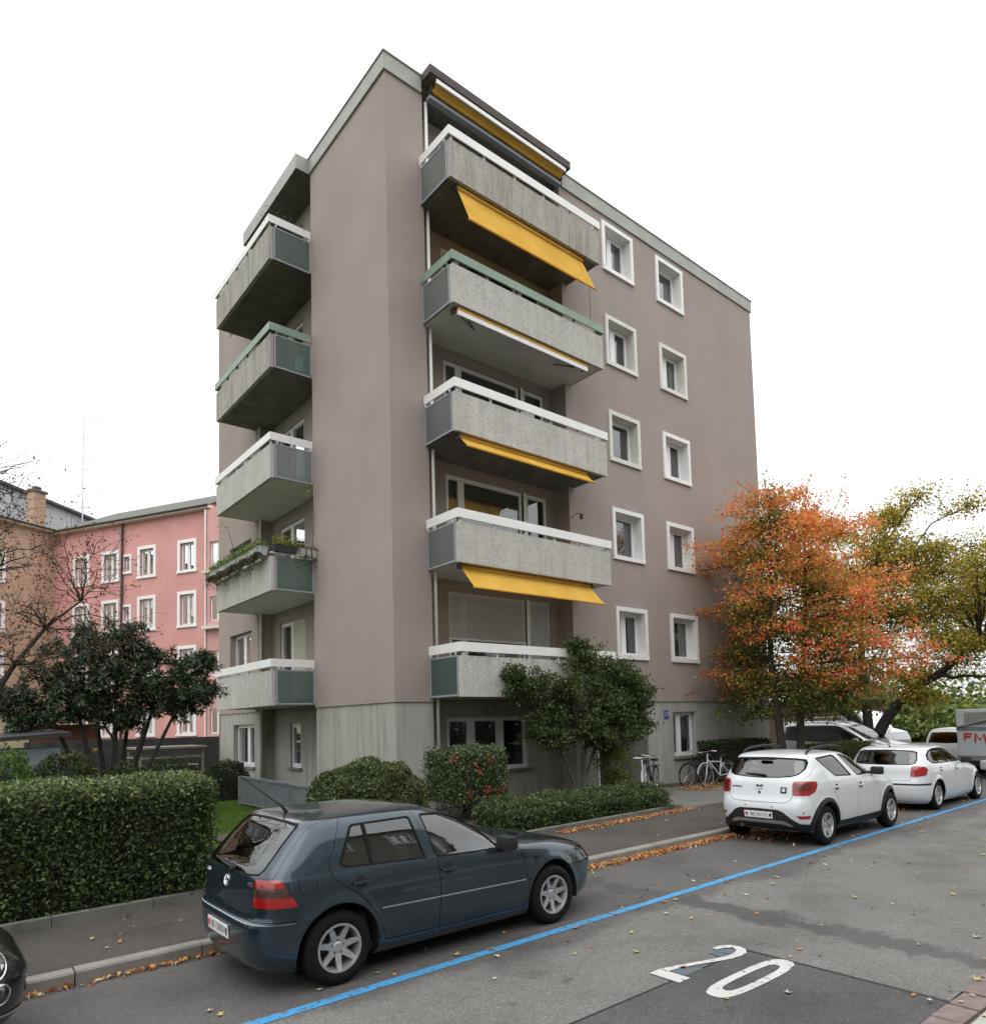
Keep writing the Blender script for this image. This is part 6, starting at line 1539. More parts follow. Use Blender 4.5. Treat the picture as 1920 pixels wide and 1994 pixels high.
# nearly bare tree at the left edge
root = tag(empty('bare_tree', (-7.75, .6, .1)), 'nearly bare tree with a few russet leaves at the left edge', 'tree'); sk = Skel()
sk.add([(0, 0, 0), (.05, 0, 1.2), (.15, 0, 2.4), (.30, 0, 3.6), (.42, 0, 4.8), (.5, 0, 6.4)], [.13, .115, .095, .075, .055, .02], 7)
sk.add([(.10, 0, 1.9), (.45, .1, 2.5), (.85, .1, 3.3), (1.3, .1, 4.0), (1.8, .1, 4.5)], [.07, .055, .042, .03, .014], 6)
sk.add([(.05, 0, 1.5), (-.4, -.2, 2.8), (-.7, -.3, 4.4)], [.07, .05, .02], 6)
lt = np.array([(rng.uniform(-.6, 2.3), rng.uniform(-1.0, 1.0), rng.uniform(3.3, 7.3)) for _ in range(130)]); lt = lt[lt[:, 2] < 7.2 - np.maximum(lt[:, 0], 0) * .95]
sk.attach(lt, .019, .005, 6, .25, wob=.10); l2 = np.concatenate([lt + rng.normal(size=lt.shape) * np.array([.38, .38, .30]) for _ in range(12)]); sk.attach(l2, .008, .0025, 5, .2, n=4, wob=.12)
sk.mb.build('trunk', M['bark_dark'], root, smooth=True, fix=False)
i = rng.integers(0, len(l2), 2600); p = l2[i] + rng.normal(size=(2600, 3)) * .07; root.scale = (1.0, 1.0, .97)
leaf_mesh('remaining_leaves', p, .06, .034, palette(2600, [(.10, .035, .022), (.20, .07, .03), (.065, .045, .025), (.26, .11, .03)], [3, 2, 3, 1]), M['leaf_autumn'], root)
# garden shrubs behind the hedge
gsh = [('bright green garden shrub at the left edge beside the grey shed', (-7.0, 1.2, .1), (.60, .5, 1.85), [(.07, .13, .02), (.11, .18, .03), (.04, .07, .02)]), ('dark green garden bush with yellow flowers before the grey shed', (-6.0, 1.6, .1), (.75, .5, 1.72), [(.035, .055, .02), (.06, .085, .025), (.02, .03, .012)]), ('dull green bush below the evergreen tree', (-5.1, 1.4, .1), (.7, .5, 1.45), [(.03, .045, .018), (.05, .07, .025), (.018, .027, .012)]), ('green flowering bush right of the evergreen trunk', (-3.2, 5.4, .1), (.9, .6, 1.35), [(.04, .06, .02), (.065, .09, .03), (.022, .03, .014)]), ('dark bush beside the garden chair', (-1.1, 7.6, .1), (.7, .6, 1.15), [(.02, .03, .013), (.035, .05, .02)])]
simple('petal_yellow', (.60, .42, .03), .6, .2, 30); simple('petal_red', (.55, .05, .08), .6, .2, 30)
for j, (lb, c, r, cols) in enumerate(gsh):
    rt, p = dome_bush('garden_bush', lb, 'bush', c, r, 5200, .07, .035, cols, [1] * len(cols), zflat=1)
    if j in (1, 3):
        pick = p[(p[:, 1] < -.1) & (p[:, 2] > r[2] * .35)][:9]
        for q_ in pick:
            m_ = MB(); m_.lathe([(.001, .0), (.035, .012), (.05, .03)], Vector(q_ * 1.06), 'z', 7); m_.build('flower', M['petal_yellow' if j == 1 else 'petal_red'], rt)
# grass
def grass(name, x0, x1, y0, y1, z, N, excl=None):
    p = np.stack([rng.uniform(x0, x1, N), rng.uniform(y0, y1, N), np.full(N, z + .02)], 1)
    leaf_mesh(name, p, .065, .008, palette(N, [(.085, .15, .022), (.06, .115, .018), (.12, .18, .035)], [3, 3, 1]), M['grass'], None, axis=np.array([0, 0, 2.2]), jit=.8, fold=.1)
    tag(bpy.context.scene.objects[name], 'short green lawn grass between the hedge and the house', 'grass', kind='stuff')
grass('lawn_grass', -5.6, -1.0, -4.2, 8.0, .10, 110000)

# ================================================================ railing, planters, bicycles
rl = tag(empty('terrace_railing', (-1.42, 3.4, .12)), 'low grey metal slat railing in front of the left ground floor terrace', 'railing')
def rail_run(p0, p1, z0, z1):
    p0, p1 = Vector((*p0, 0)), Vector((*p1, 0)); d = (p1 - p0); Ln = d.length; d.normalize(); n = int(Ln / .105)
    sl = MB(); sl.box(-.035, -.008, 0, .035, .008, z1 - z0 - .11); sm = sl.mesh('slat'); sm.materials.append(M['rail_metal'])
    a = math.atan2(d.y, d.x)
    for i in range(n):
        o = bpy.data.objects.new('slat', sm); COL.objects.link(o); o.parent = rl; q = p0 + d * (i + .5) * Ln / n; o.location = (q.x + 1.42, q.y - 3.4, z0 + .05 - .12); o.rotation_euler = (0, 0, a)
    for zz in (z0 + .02, z1 - .055):
        F = Frame((p0.x + 1.42, p0.y - 3.4, -.12), d, Vector((-d.y, d.x, 0))); MB().fbox(F, 0, Ln, -.02, .02, zz, zz + .03).build('rail_bar', M['rail_metal'], rl)
    F = Frame((p0.x + 1.42, p0.y - 3.4, -.12), d, Vector((-d.y, d.x, 0))); MB().fbox(F, 0, Ln, -.035, .035, z1 - .02, z1 + .02).build('handrail', M['rail_metal'], rl)
    for q in (p0, p1): MB().box(q.x + 1.42 - .025, q.y - 3.4 - .025, -.12, q.x + 1.42 + .025, q.y - 3.4 + .025, z1 - .12).build('post', M['steel'], rl)
rail_run((-1.42, 5.6), (-1.42, 3.75), .16, .88); rail_run((-1.42, 3.68), (-1.42, 2.3), .16, .86); rail_run((-1.42, 2.23), (-1.42, .7), .16, .84)
simple('planter_grey', (.40, .42, .43), .6, .12, 5); simple('planter_dark', (.035, .04, .042), .6, .15, 5); simple('planter_pale', (.47, .46, .43), .6, .12, 5)
def planter(name, label, F, u0, u1, d0, d1, z0, z1, mat, cols, n, h, trail=0):
    q = MB(); t = .015
    q.hexa([F.P(u0 + .02, d0 + .03, z0), F.P(u1 - .02, d0 + .03, z0), F.P(u1 - .02, d1 - .03, z0), F.P(u0 + .02, d1 - .03, z0), F.P(u0, d0, z1), F.P(u1, d0, z1), F.P(u1, d1, z1), F.P(u0, d1, z1)])
    r = tag(q.build(name, M[mat]), label, 'planter', 'flower boxes on the left balcony')
    q = MB(); q.fbox(F, u0 - .01, u1 + .01, d0 - .01, d1 + .01, z1 + .002, z1 + .02); q.build('rim', M[mat], r)
    for u in np.linspace(u0 + .15, u1 - .15, max(2, int((u1 - u0) / .6))): MB().fbox(F, u - .012, u + .012, d1 + .003, d1 + .010, z0 - .02, z1 + .03).build('hook', M['dark_metal'], r)
    N = n; u = rng.uniform(u0, u1, N); d = rng.normal((d0 + d1) / 2, .07, N); z = z1 + np.abs(rng.normal(0, h, N))
    P = np.array([tuple(F.P(a, b, c)) for a, b, c in zip(u, d, z)])
    leaf_mesh('foliage', P, .085, .03, palette(N, cols, [1] * len(cols)), M['leaf'], r, axis=np.array([0, 0, .7]))
    if trail:
        u = rng.uniform(u0, u1, trail); d = rng.normal(d1 + .01, .05, trail); z = z0 - np.abs(rng.normal(0, .09, trail)) * (1.2 + np.sin(u * 7)) + .06
        P = np.array([tuple(F.P(a, b, c)) for a, b, c in zip(u, d, z)])
        leaf_mesh('trailing_foliage', P, .06, .03, palette(trail, [(.05, .05, .02), (.03, .045, .018), (.10, .07, .03)], [1, 1, 1]), M['leaf'], r, axis=np.array([0, 0, -.6]))
    return r
zb = ZB[1]
planter('flower_box', 'long pale grey flower box with trailing plants on the front of the left balcony', FL, 4.10, 8.25, 1.20, 1.42, zb + .93, zb + 1.13, 'planter_grey', [(.10, .15, .03), (.06, .10, .025), (.14, .17, .05)], 2200, .13, 2600)
FS = Frame((0, 3.97, 0), (-1, 0, 0), (0, -1, 0))
planter('flower_box', 'dark flower box with yellowish plants at the balcony corner', FS, .52, 1.16, .0, .18, zb + 1.00, zb + 1.16, 'planter_dark', [(.22, .20, .03), (.12, .13, .03)], 500, .11)
planter('flower_box', 'small off white flower box nearest the house wall', FS, .0, .46, .02, .20, zb + .93, zb + 1.13, 'planter_pale', [(.06, .06, .03), (.09, .08, .035)], 120, .08, 90)
MB().tube([(-1.22, 3.93, zb + .97), (0, 3.93, zb + .97)], .022, 8).build('balcony_tube_rail', M['white_paint'], bld)
# long bare stems of climbers
for (nm, lb, pts) in (('climber_stem', 'thin dead stem rising beside the small flower box', [(-.12, 3.85, zb + 1.15), (-.06, 3.82, zb + 1.6), (-.05, 3.8, zb + 2.2), (-.16, 3.85, zb + 2.75)]), ('climber_stem', 'thin arching stem with yellow leaves above the long flower box', [(-1.3, 6.2, zb + 1.1), (-1.32, 6.4, zb + 1.7), (-1.3, 6.9, zb + 2.3), (-1.25, 7.4, zb + 2.45)])):
    r = tag(MB().tube(pts, .008, 5).build(nm, M['bark']), lb, 'plant'); e = np.array(pts[-1]); P = e + rng.normal(size=(60, 3)) * np.array([.10, .22, .07]); leaf_mesh('leaves', P, .06, .025, palette(60, [(.30, .28, .04), (.2, .2, .03)], [1, 1]), M['leaf'], r)
# herbs on the top left balcony, pots on the fourth right balcony
def pot_plant(label, loc, r, h, cols, n, L=.08, W=.012, spread=.12):
    q = MB(); q.lathe([(.001, 0), (r * .75, 0), (r, h), (r * .9, h), (r * .88, h - .02), (.001, h - .02)], (0, 0, 0), 'z', 14); o = q.build('potted_plant', M['planter_dark'], None, smooth='auto'); o.location = loc; tag(o, label, 'plant', 'potted plants on the balconies')
    P = np.stack([rng.normal(0, spread, n), rng.normal(0, spread, n), h + np.abs(rng.normal(0, .16, n))], 1); leaf_mesh('foliage', P, L, W, palette(n, cols, [1] * len(cols)), M['leaf'], o, axis=np.array([0, 0, 1.0])); return o
for y, x, wh in ((4.25, -.95, 'nearest the outer corner'), (4.25, -.6, 'in the middle of three'), (4.28, -.25, 'nearest the house wall')): pot_plant('grey green herb pot behind the top left balcony rail ' + wh, (x, y, ZB[4] + .9), .14, .22, [(.06, .085, .05), (.10, .12, .085), (.035, .05, .03)], 420, .10, .016, .13)
MB().box(-1.05, 4.12, ZB[4] + .17, -.10, 4.42, ZB[4] + .899).build('plant_stand', M['dark_metal'], bld)
for x, wh in ((1.5, 'nearer the corner'), (2.1, 'further along')): pot_plant('small dead plant pot behind the green right balcony rail ' + wh, (x, -.92, ZB[3] + .95), .10, .15, [(.07, .06, .04), (.10, .085, .05)], 160, .07, .012, .1)
MB().box(1.3, -1.04, ZB[3] + .17, 2.3, -.8, ZB[3] + .949).build('plant_stand', M['dark_metal'], bld)
# things on the ground floor sill
for (y, c, lb) in ((9.75, 'lamp_amber', 'small orange pot on the left ground floor window sill'), (9.35, 'planter_dark', 'small dark bowl on the left ground floor window sill')):
    q = MB(); q.lathe([(.001, 0), (.05, 0), (.065, .10), (.05, .12), (.001, .11)], (0, 0, 0), 'z', 10); o = tag(q.build('sill_pot', M[c]), lb, 'pot'); o.location = (-.02 + .035, y, .959)

def bicycle(label, loc, rz, lean, frame_mat, tyre_mat='black_rubber'):
    root = tag(empty('bicycle', loc, rz), label, 'bicycle', 'bicycles parked by the entrance')
    root.rotation_euler = (lean, 0, rz)
    for x in (0, 1.05):
        q = MB(); ring = [(.335 * math.cos(a), 0, .335 * math.sin(a)) for a in np.linspace(0, 2 * math.pi, 33)]; q.tube(ring, .018, 6, cap=False); w = q.build('wheel', M[tyre_mat], root, smooth=True); w.location = (x, 0, .353)
        q = MB(); q.tube([(p[0] * .935, 0, p[2] * .935) for p in ring], .010, 5, cap=False); q.build('rim', M['steel'], w)
        q = MB()
        for k in range(16): a = 2 * math.pi * k / 16; q.tube([(.02 * math.cos(a + .5), .02 * (-1) ** k, .02 * math.sin(a + .5)), (.315 * math.cos(a), 0, .315 * math.sin(a))], .0016, 3)
        q.build('spokes', M['steel'], w)
        q = MB(); q.tube([(.37 * math.cos(a), 0, .37 * math.sin(a)) for a in np.linspace(.2 if x else .6, 2.6 if x else 3.2, 14)], .014, 5); q.build('mudguard', M[frame_mat], w)
    q = MB()
    for a, b, r in (((1.05, 0, .353), (.90, 0, .80), .016), ((.90, 0, .80), (.86, 0, .98), .017), ((.89, 0, .82), (.42, 0, .33), .018), ((.88, 0, .76), (.30, 0, .72), .016), ((.42, 0, .33), (.26, 0, .86), .016), ((.42, 0, .33), (0, .05, .353), .010), ((.42, 0, .33), (0, -.05, .353), .010), ((.30, 0, .72), (0, .05, .353), .009), ((.30, 0, .72), (0, -.05, .353), .009)): q.tube([a, b], r, 6)
    q.build('frame', M[frame_mat], root, smooth=False)
    MB().tube([(.80, .28, 1.02), (.90, .20, 1.05), (.86, 0, 1.03), (.90, -.20, 1.05), (.80, -.28, 1.02)], .013, 6).build('handlebar', M['steel'], root)
    q = MB(); q.prism([(.10, .05), (.10, -.05), (.05, -.08), (-.12, -.09), (-.14, 0), (-.12, .09), (.05, .08)], lambda a, b: (.24 + a, b, .87), lambda a, b: (.24 + a, b * .9, .93)); q.build('saddle', M['black_plastic'], root)
    q = MB(); q.box(-.28, -.07, .72, .16, .07, .735); q.tube([(-.15, .07, .72), (0, .06, .353)], .006, 4); q.tube([(-.15, -.07, .72), (0, -.06, .353)], .006, 4); q.build('luggage_rack', M['dark_metal'], root)
    q = MB(); q.lathe([(.001, -.01), (.09, -.008), (.09, .008), (.001, .01)], (.42, -.05, .33), 'y', 16); q.build('chainring', M['dark_metal'], root)
    for s_ in (-1, 1): MB().tube([(.42, s_ * .06, .33), (.42 + s_ * .12, s_ * .07, .33 - s_ * .12), (.42 + s_ * .12, s_ * .15, .33 - s_ * .12)], .008, 5).build('pedal', M['dark_metal'], root)
    return root
simple('bike_silver', (.55, .56, .57), .4, .05, 6); simple('bike_dark', (.03, .035, .05), .4, .1, 6); simple('tyre_pale', (.26, .26, .25), .7, .1, 12)
bicycle('bicycle with pale tyres standing beside the loose green shrub', (6.90, -1.45, .12), R_(213), R_(4), 'bike_silver', 'tyre_pale')
bicycle('dark bicycle with rear rack behind the pale tyred bicycle', (7.75, -1.0, .12), R_(205), R_(-4), 'bike_dark')
bicycle('silver framed bicycle leaning in front of the dark box hedge', (10.35, -1.75, .12), R_(176), R_(7), 'bike_silver')
bicycle('dark bicycle against the concrete wall beside the box hedge', (10.3, -1.15, .12), R_(172), R_(-6), 'bike_dark')

# ================================================================ fallen leaves
simple('fallen_yellow', (.40, .29, .10), .7, .25, 30); simple('fallen_orange', (.36, .14, .05), .7, .3, 30); simple('fallen_pale', (.42, .36, .28), .7, .2, 30); simple('fallen_brown', (.13, .06, .04), .8, .3, 30)
def lobed(sc, curl, seed):
    r_ = random.Random(seed); q = MB(); pts = []
    for k in range(10):
        a = 2 * math.pi * k / 10; rr = (1.0 if k % 2 == 0 else .55) * r_.uniform(.8, 1.1); x, y = rr * math.cos(a) * sc, rr * math.sin(a) * sc * .75
        pts.append((x, y, .006 + curl * sc * (x * x + y * y) / (sc * sc) * r_.uniform(.5, 1.2)))
    q.v = [(0, 0, .004)] + pts; q.f = [(0, 1 + k, 1 + (k + 1) % 10) for k in range(10)]; return q.mesh('fallen_leaf', fix=False)
kinds = [('fallen_yellow', 'small fallen yellow leaf lying on the road or pavement', 'fallen yellow leaves', .34), ('fallen_orange', 'small fallen orange leaf lying on the road or pavement', 'fallen orange leaves', .34), ('fallen_pale', 'small fallen pale bleached leaf lying on the road or pavement', 'fallen pale leaves', .22), ('fallen_brown', 'small fallen dark brown leaf lying on the road or pavement', 'fallen brown leaves', .10)]
LM = {}
for kname, *_ in kinds:
    LM[kname] = []
    for j in range(4):
        me = lobed(.030 + .006 * j, .25 + .12 * j, j * 7 + len(kname)); me.materials.append(M[kname]); LM[kname].append(me)
def put_leaf(x, y, z, where, sc=1.0):
    kname, lb, gp, _ = kinds[rng.choice(4, p=[k[3] for k in kinds])]
    o = bpy.data.objects.new('fallen_leaf', LM[kname][int(rng.integers(0, 4))]); COL.objects.link(o); tag(o, lb.replace('on the road or pavement', where), 'leaf', gp + ' ' + where)
    o.location = (x, y, z); o.rotation_euler = (rng.uniform(-.25, .25), rng.uniform(-.25, .25), rng.uniform(0, 6.28)); s_ = sc * rng.uniform(.5, 1.1); o.scale = (s_, s_, s_)
n = 0
while n < 260:
    zone = rng.uniform()
    if zone < .40: x, y, z = rng.uniform(-6.8, 9), bl(0) + rng.normal(-.1, .55), .004
    elif zone < .62: x, y, z = rng.uniform(-7, 8), rng.uniform(-5.9, -4.2), .13
    elif zone < .88: x, y, z = rng.uniform(-3.5, 13), rng.uniform(-11.1, -8.2), .004
    elif zone < .94: x, y, z = rng.uniform(-2.6, -.2), rng.uniform(-11.6, -11.1), .02
    else: x, y, z = rng.uniform(-6.5, -1), curb_y(0) - rng.uniform(.02, .25), .004
    if z < .05 and y > curb_y(x) - .01: continue
    if z > .1 and y > edge_y(x) - .05: continue
    ahead = 'near the white parked cars' if x > 2.2 else ('level with the blue hatchback' if x < -1.9 else 'between the blue and white cars')
    where = ('on the footway ' if z > .1 else 'along the left kerb ' if zone >= .94 else 'by the red setts ' if zone >= .88 else 'beside the blue line ' if zone < .40 else 'out on the carriageway ') + ahead
    put_leaf(x, y, z, where); n += 1
def litter(name, label, P, L=.055):
    N = len(P); leaf_mesh(name, P, L, L * .62, palette(N, [(.42, .17, .05), (.50, .33, .10), (.34, .09, .04), (.50, .40, .27), (.16, .07, .04)], [4, 3, 3, 2, 2]), M['leaf_autumn'], None, nbias=(0, 0, 2.4), fold=.35); tag(bpy.context.scene.objects[name], label, 'leaf litter', kind='stuff')
N = 2200; x = rng.beta(1.6, 1.5, N) * 6.4 - 2.4; y = np.array([curb_y(a) for a in x]) - np.abs(rng.normal(0, .085, N)) - .015; litter('gutter_leaf_litter', 'drift of orange fallen leaves along the kerb between the blue and white cars', np.stack([x, y, .012 + rng.uniform(0, .03, N)], 1))
N = 170; x = rng.uniform(-8.2, -5.7, N); y = np.array([curb_y(a) for a in x]) - np.abs(rng.normal(0, .04, N)) - .01; litter('kerb_leaf_litter', 'thin line of fallen leaves along the kerb left of the blue car', np.stack([x, y, .012 + rng.uniform(0, .02, N)], 1))
N = 900; x = rng.uniform(.8, 5.2, N); y = np.array([edge_y(a) for a in x]) - np.abs(rng.normal(0, .12, N)) - .02; litter('bed_leaf_litter', 'fallen leaves gathered against the edging of the planted bed', np.stack([x, y, .14 + rng.uniform(0, .02, N)], 1))
N = 1700; x = rng.uniform(8.6, 12.5, N); y = rng.normal(-1.5, .22, N); litter('path_leaf_litter', 'orange fallen leaves heaped below the parked bicycles', np.stack([x, y, .135 + rng.uniform(0, .05, N)], 1))
N = 1500; x = rng.uniform(3.0, 13, N); y = np.clip(rng.normal(-6.5, .35, N), -7.7, -6.02); litter('bay_leaf_litter', 'fallen leaves lying under the white parked cars', np.stack([x, y, .012 + rng.uniform(0, .02, N)], 1))

# ================================================================ background buildings at left
def plain_house(name, label, F, u1, z1, depth, wallmat, holes, roofmat, eave, pitch, cat='building', plinth=None, over=.45):
    root = tag(empty(name, tuple(F.P(u1 / 2, 0, 0))), label, cat)
    G = Frame(F.O - Vector(root.location), F.U, F.N)
    mb = MB(); mb.wall(G, 0, u1, 0, z1, [h[:4] for h in holes], rev=.16)
    for u in (0, u1): mb.quad(G.P(u, 0, 0), G.P(u, -depth, 0), G.P(u, -depth, z1), G.P(u, 0, z1))
    mb.quad(G.P(0, -depth, 0), G.P(u1, -depth, 0), G.P(u1, -depth, z1), G.P(0, -depth, z1)); mb.build('wall', M[wallmat], root, fix=False)
    rise = pitch * depth / 2; q = MB(); t = .12
    q.quad(G.P(-.3, over, z1 - over * pitch), G.P(u1 + .3, over, z1 - over * pitch), G.P(u1 + .3, -depth / 2, z1 + rise), G.P(-.3, -depth / 2, z1 + rise)); q.quad(G.P(-.3, -depth - over, z1 - over * pitch), G.P(u1 + .3, -depth - over, z1 - over * pitch), G.P(u1 + .3, -depth / 2, z1 + rise), G.P(-.3, -depth / 2, z1 + rise))
    for u in (0, u1): q.tri(G.P(u, 0, z1), G.P(u, -depth, z1), G.P(u, -depth / 2, z1 + rise))
    rf = q.build('roof', M[roofmat], root, fix=False)
    MB().fbox(G, -.3, u1 + .3, .02, over - .02, z1 - over * pitch - .16, z1 - over * pitch - .03).build('eave_soffit', M[eave], rf)
    q = MB(); q.tube([G.P(-.3, over + .05, z1 - over * pitch - .02), G.P(u1 + .3, over + .05, z1 - over * pitch - .02)], .07, 8); q.build('gutter', M['dark_metal'], rf)
    for h in holes:
        a, b, c, d = h[:4]; st = h[4] if len(h) > 4 else 'two'
        w = window(root, G, a, b, c, d, .14, ((a + b) / 2,) if st == 'two' else (), ('curtain_sheer', [(a + .1, a + (b - a) * .45)], 0) if st == 'two' else None, fw=.07, mull=.12, room=1.0)
        q = MB(); s = .20 if st == 'two' else .15; q.fbox(G, a - s, b + s, .002, .06, d, d + s); q.fbox(G, a - s, a, .002, .06, c, d); q.fbox(G, b, b + s, .002, .06, c, d); q.fbox(G, a - s - .05, b + s + .05, .002, .10, c - .14, c); q.build('surround', M['bright_white'], w)
    return root, G
mat_plaster('pink_render', (.68, .35, .325), .03); mat_plaster('pale_pink_render', (.66, .37, .35), .03); mat_plaster('orange_render', (.52, .36, .26), .06)
simple('tile_roof', (.10, .10, .085), .85, .35, 3.0, .5, 12); simple('grey_sheet', (.36, .37, .39), .6, .12, .6)
FP = Frame((5.9, 29.8, 0), (-.4818, .8763, 0), (-.8763, -.4818, 0)); FP.O = FP.P(.58, 0, 0)
hs = []
for (a, b) in ((1.56, 3.14), (4.92, 6.52), (8.11, 9.71), (10.82, 12.39)):
    for (c, d) in ((12.12, 13.88), (8.68, 10.62), (5.2, 7.2), (1.95, 3.45)): hs.append((a - .58 + .22, b - .58 - .22, c, d, 'two'))
for (c, d) in ((12.55, 13.55), (9.3, 10.25), (5.9, 6.8)): hs.append((7.04 - .58 + .15, 7.86 - .58 - .15, c, d, 'one'))
pk, GP = plain_house('pink_house', 'pink rendered house with white window surrounds behind the garden', FP, 13.55, 16.15, 10.0, 'pink_render', hs, 'tile_roof', 'cream_paint', .52)
MB().tube([GP.P(7.05 - .2 + .35, .12, 15.8), GP.P(7.05 - .2 + .35, .12, 1.0)], .07, 8).build('downpipe', M['dark_metal'], pk)
MB().wall(GP, 0, 13.55, 0, 1.72, d=.04).build('plinth', M['kerb_dirty'], pk, fix=False)
def chimney(parent, G, u, d, z0, z1, w, mat):
    c = MB().fbox(G, u - w, u + w, d - .35, d + .35, z0, z1).build('chimney', M[mat], parent); MB().fbox(G, u - w - .1, u + w + .1, d - .45, d + .45, z1 + .002, z1 + .16).build('chimney_cap', M['tile_roof'], c); MB().fbox(G, u - w * .5, u + w * .5, d - .2, d + .2, z1 + .162, z1 + .45).build('flue', M['brown_fascia'], c)
simple('chimney_brick', (.38, .25, .17), .9, .2, 5)
chimney(pk, GP, .35, -2.0, 15.5, 18.4, .40, 'chimney_brick')
# paler stair wing with glazed landings, seen past the corner of the block
wg = tag(empty('pale_pink_wing', tuple(FP.P(-1.6, .0, 0))), 'narrow pale pink wing with white corner pipe beside the pink house', 'building'); GW = Frame(FP.O - Vector(wg.location), FP.U, FP.N)
hw = [(-1.5, -.35, z, z + 1.5) for z in (1.9, 5.4, 8.7, 12.1)]
mb = MB(); mb.wall(GW, -3.4, -.02, 0, 15.6, hw, d=.35, rev=.15); mb.quad(GW.P(-.02, .35, 0), GW.P(-.02, -1, 0), GW.P(-.02, -1, 15.6), GW.P(-.02, .35, 15.6)); mb.quad(GW.P(-3.4, .35, 15.6), GW.P(-.02, .35, 15.6), GW.P(-.02, -4, 15.6), GW.P(-3.4, -4, 15.6)); mb.build('wall', M['pale_pink_render'], wg, fix=False)
G2 = Frame(GW.P(0, .35, 0), GW.U, GW.N)
for h in hw: window(wg, G2, *h, .12, ((h[0] + h[1]) / 2,), None, room=.8)
MB().tube([GW.P(-.08, .43, 0), GW.P(-.08, .43, 15.6)], .06, 8).build('corner_pipe', M['white_paint'], wg)
for z in (4.7, 8.2, 11.6): MB().fbox(GW, -3.3, -.1, .352, .75, z, z + .18).build('balcony_slab', M['cream_paint'], wg)
corner = FP.P(13.55, 0, 0)
FO = Frame(corner + Vector((.02, -.04, 0)), (-.8763, -.4818, 0), (.4818, -.8763, 0))
hs = [(a, a + 1.1, c, c + 1.7, 'two') for a in (3.6, 6.4, 9.2, 12.0) for c in (12.0, 8.8, 5.5, 2.2)]
orr_, GO = plain_house('orange_house', 'orange beige rendered house behind the bare tree', FO, 16.0, 16.15, 9.0, 'orange_render', hs, 'grey_sheet', 'cream_paint', .32)
chimney(orr_, GO, .1, -1.9, 16.0, 19.0, .42, 'chimney_brick')
gr_ = tag(empty('grey_roof_house', (0, 56, 0)), 'tall house with pale grey sheet roof rising behind the orange house', 'building')
q = MB(); q.prism([(-18, 0), (9, 0), (9, 19.2), (3.6, 20.9), (-3.05, 22.9), (-18, 26.5)], lambda a, b: (a, 0, b), lambda a, b: (a, 12, b)); q.build('wall', M['grey_sheet'], gr_)
q = MB(); q.prism([(9.3, 19.36), (3.6, 21.15), (-3.05, 23.15), (-18, 26.75), (-18, 26.51), (-3.05, 22.91), (3.6, 20.91), (9.3, 19.12)], lambda a, b: (a, -.4, b), lambda a, b: (a, 12.4, b)); q.build('roof_edge', M['dark_metal'], gr_)
ms = tag(MB().tube([(.66, 42.1, 17.0), (.66, 42.1, 24.6)], .045, 6).build('aerial_mast', M['steel']), 'thin television aerial mast on the pink house roof', 'mast')
for (z, L_) in ((24.5, 2.4), (23.0, .9), (21.7, .7), (20.8, .4)):
    MB().tube([(.66, 42.1, z), (.66 + L_, 42.1, z + .02)], .03, 5).build('aerial_arm', M['steel'], ms)
# garden structures
simple('shed_blue', (.22, .25, .27), .8, .12, 3); simple('beige_wall', (.40, .34, .23), .9, .12, 2); simple('red_tile', (.26, .10, .075), .85, .25, 4); simple('olive_cloth', (.13, .12, .05), .9, .15, 3); simple('brick_dark', (.15, .055, .035), .9, .3, 5); simple('dark_stone', (.035, .034, .034), .95, .35, 2.2, .6, 12)
sh_ = tag(empty('garden_shed', (-7.4, 3.2, .1)), 'low blue grey garden shed with dark sloping roof at left', 'shed')
MB().box(-1.6, -.5, 0, 1.46, 1.2, 1.78).build('wall', M['shed_blue'], sh_)
q = MB(); q.hexa([(-1.75, -.75, 1.80), (1.60, -.75, 2.00), (1.60, 1.4, 2.08), (-1.75, 1.4, 1.88), (-1.75, -.75, 1.88), (1.60, -.75, 2.08), (1.60, 1.4, 2.16), (-1.75, 1.4, 1.96)]); q.build('roof', M['dark_metal'], sh_)
MB().box(-.3, -.515, 0, .35, -.501, 1.7).build('door', M['dark_stone'], sh_)
bw = tag(empty('garden_wall', (-8.0, 18.5, 0)), 'beige garden wall capped with red tiles at left', 'wall'); MB().box(-3, 0, 0, 3.2, .4, 2.95).build('wall', M['beige_wall'], bw)
for k in range(21): MB().cbox(-3 + k * .30, -.14, 2.952, -3 + k * .30 + .29, .54, 3.28 if k % 2 else 3.25, .04).build('tile', M['red_tile'], bw)
oa = tag(empty('garden_awning', (-4.2, 18.8, 0)), 'olive fabric awning over a red brick terrace wall', 'awning')
MB().hexa([(-.55, -1.2, 2.55), (1.8, -1.2, 2.62), (1.8, .2, 2.95), (-.55, .2, 2.90), (-.55, -1.2, 2.58), (1.8, -1.2, 2.65), (1.8, .2, 2.98), (-.55, .2, 2.93)]).build('fabric', M['olive_cloth'], oa)
MB().box(-.55, -.2, 0, 1.8, 0, 2.5).build('terrace_wall', M['brick_dark'], oa)
dw = tag(MB().box(-5.2, 15.7, 0, 2.6, 16.0, 1.88).build('boundary_wall', M['dark_stone']), 'dark stone boundary wall at the foot of the pink house', 'wall')
cp = tag(empty('carport', (-1.9, 10.6, .1)), 'low flat roofed garden shelter behind the evergreen tree', 'shelter')
simple('weathered_wood', (.19, .17, .14), .9, .2, 4)
MB().box(-1.0, -.5, 1.50, 1.05, 1.2, 1.56).build('roof', M['weathered_wood'], cp); MB().box(-.95, -.42, 1.20, 1.0, 1.1, 1.25).build('shelf', M['weathered_wood'], cp)
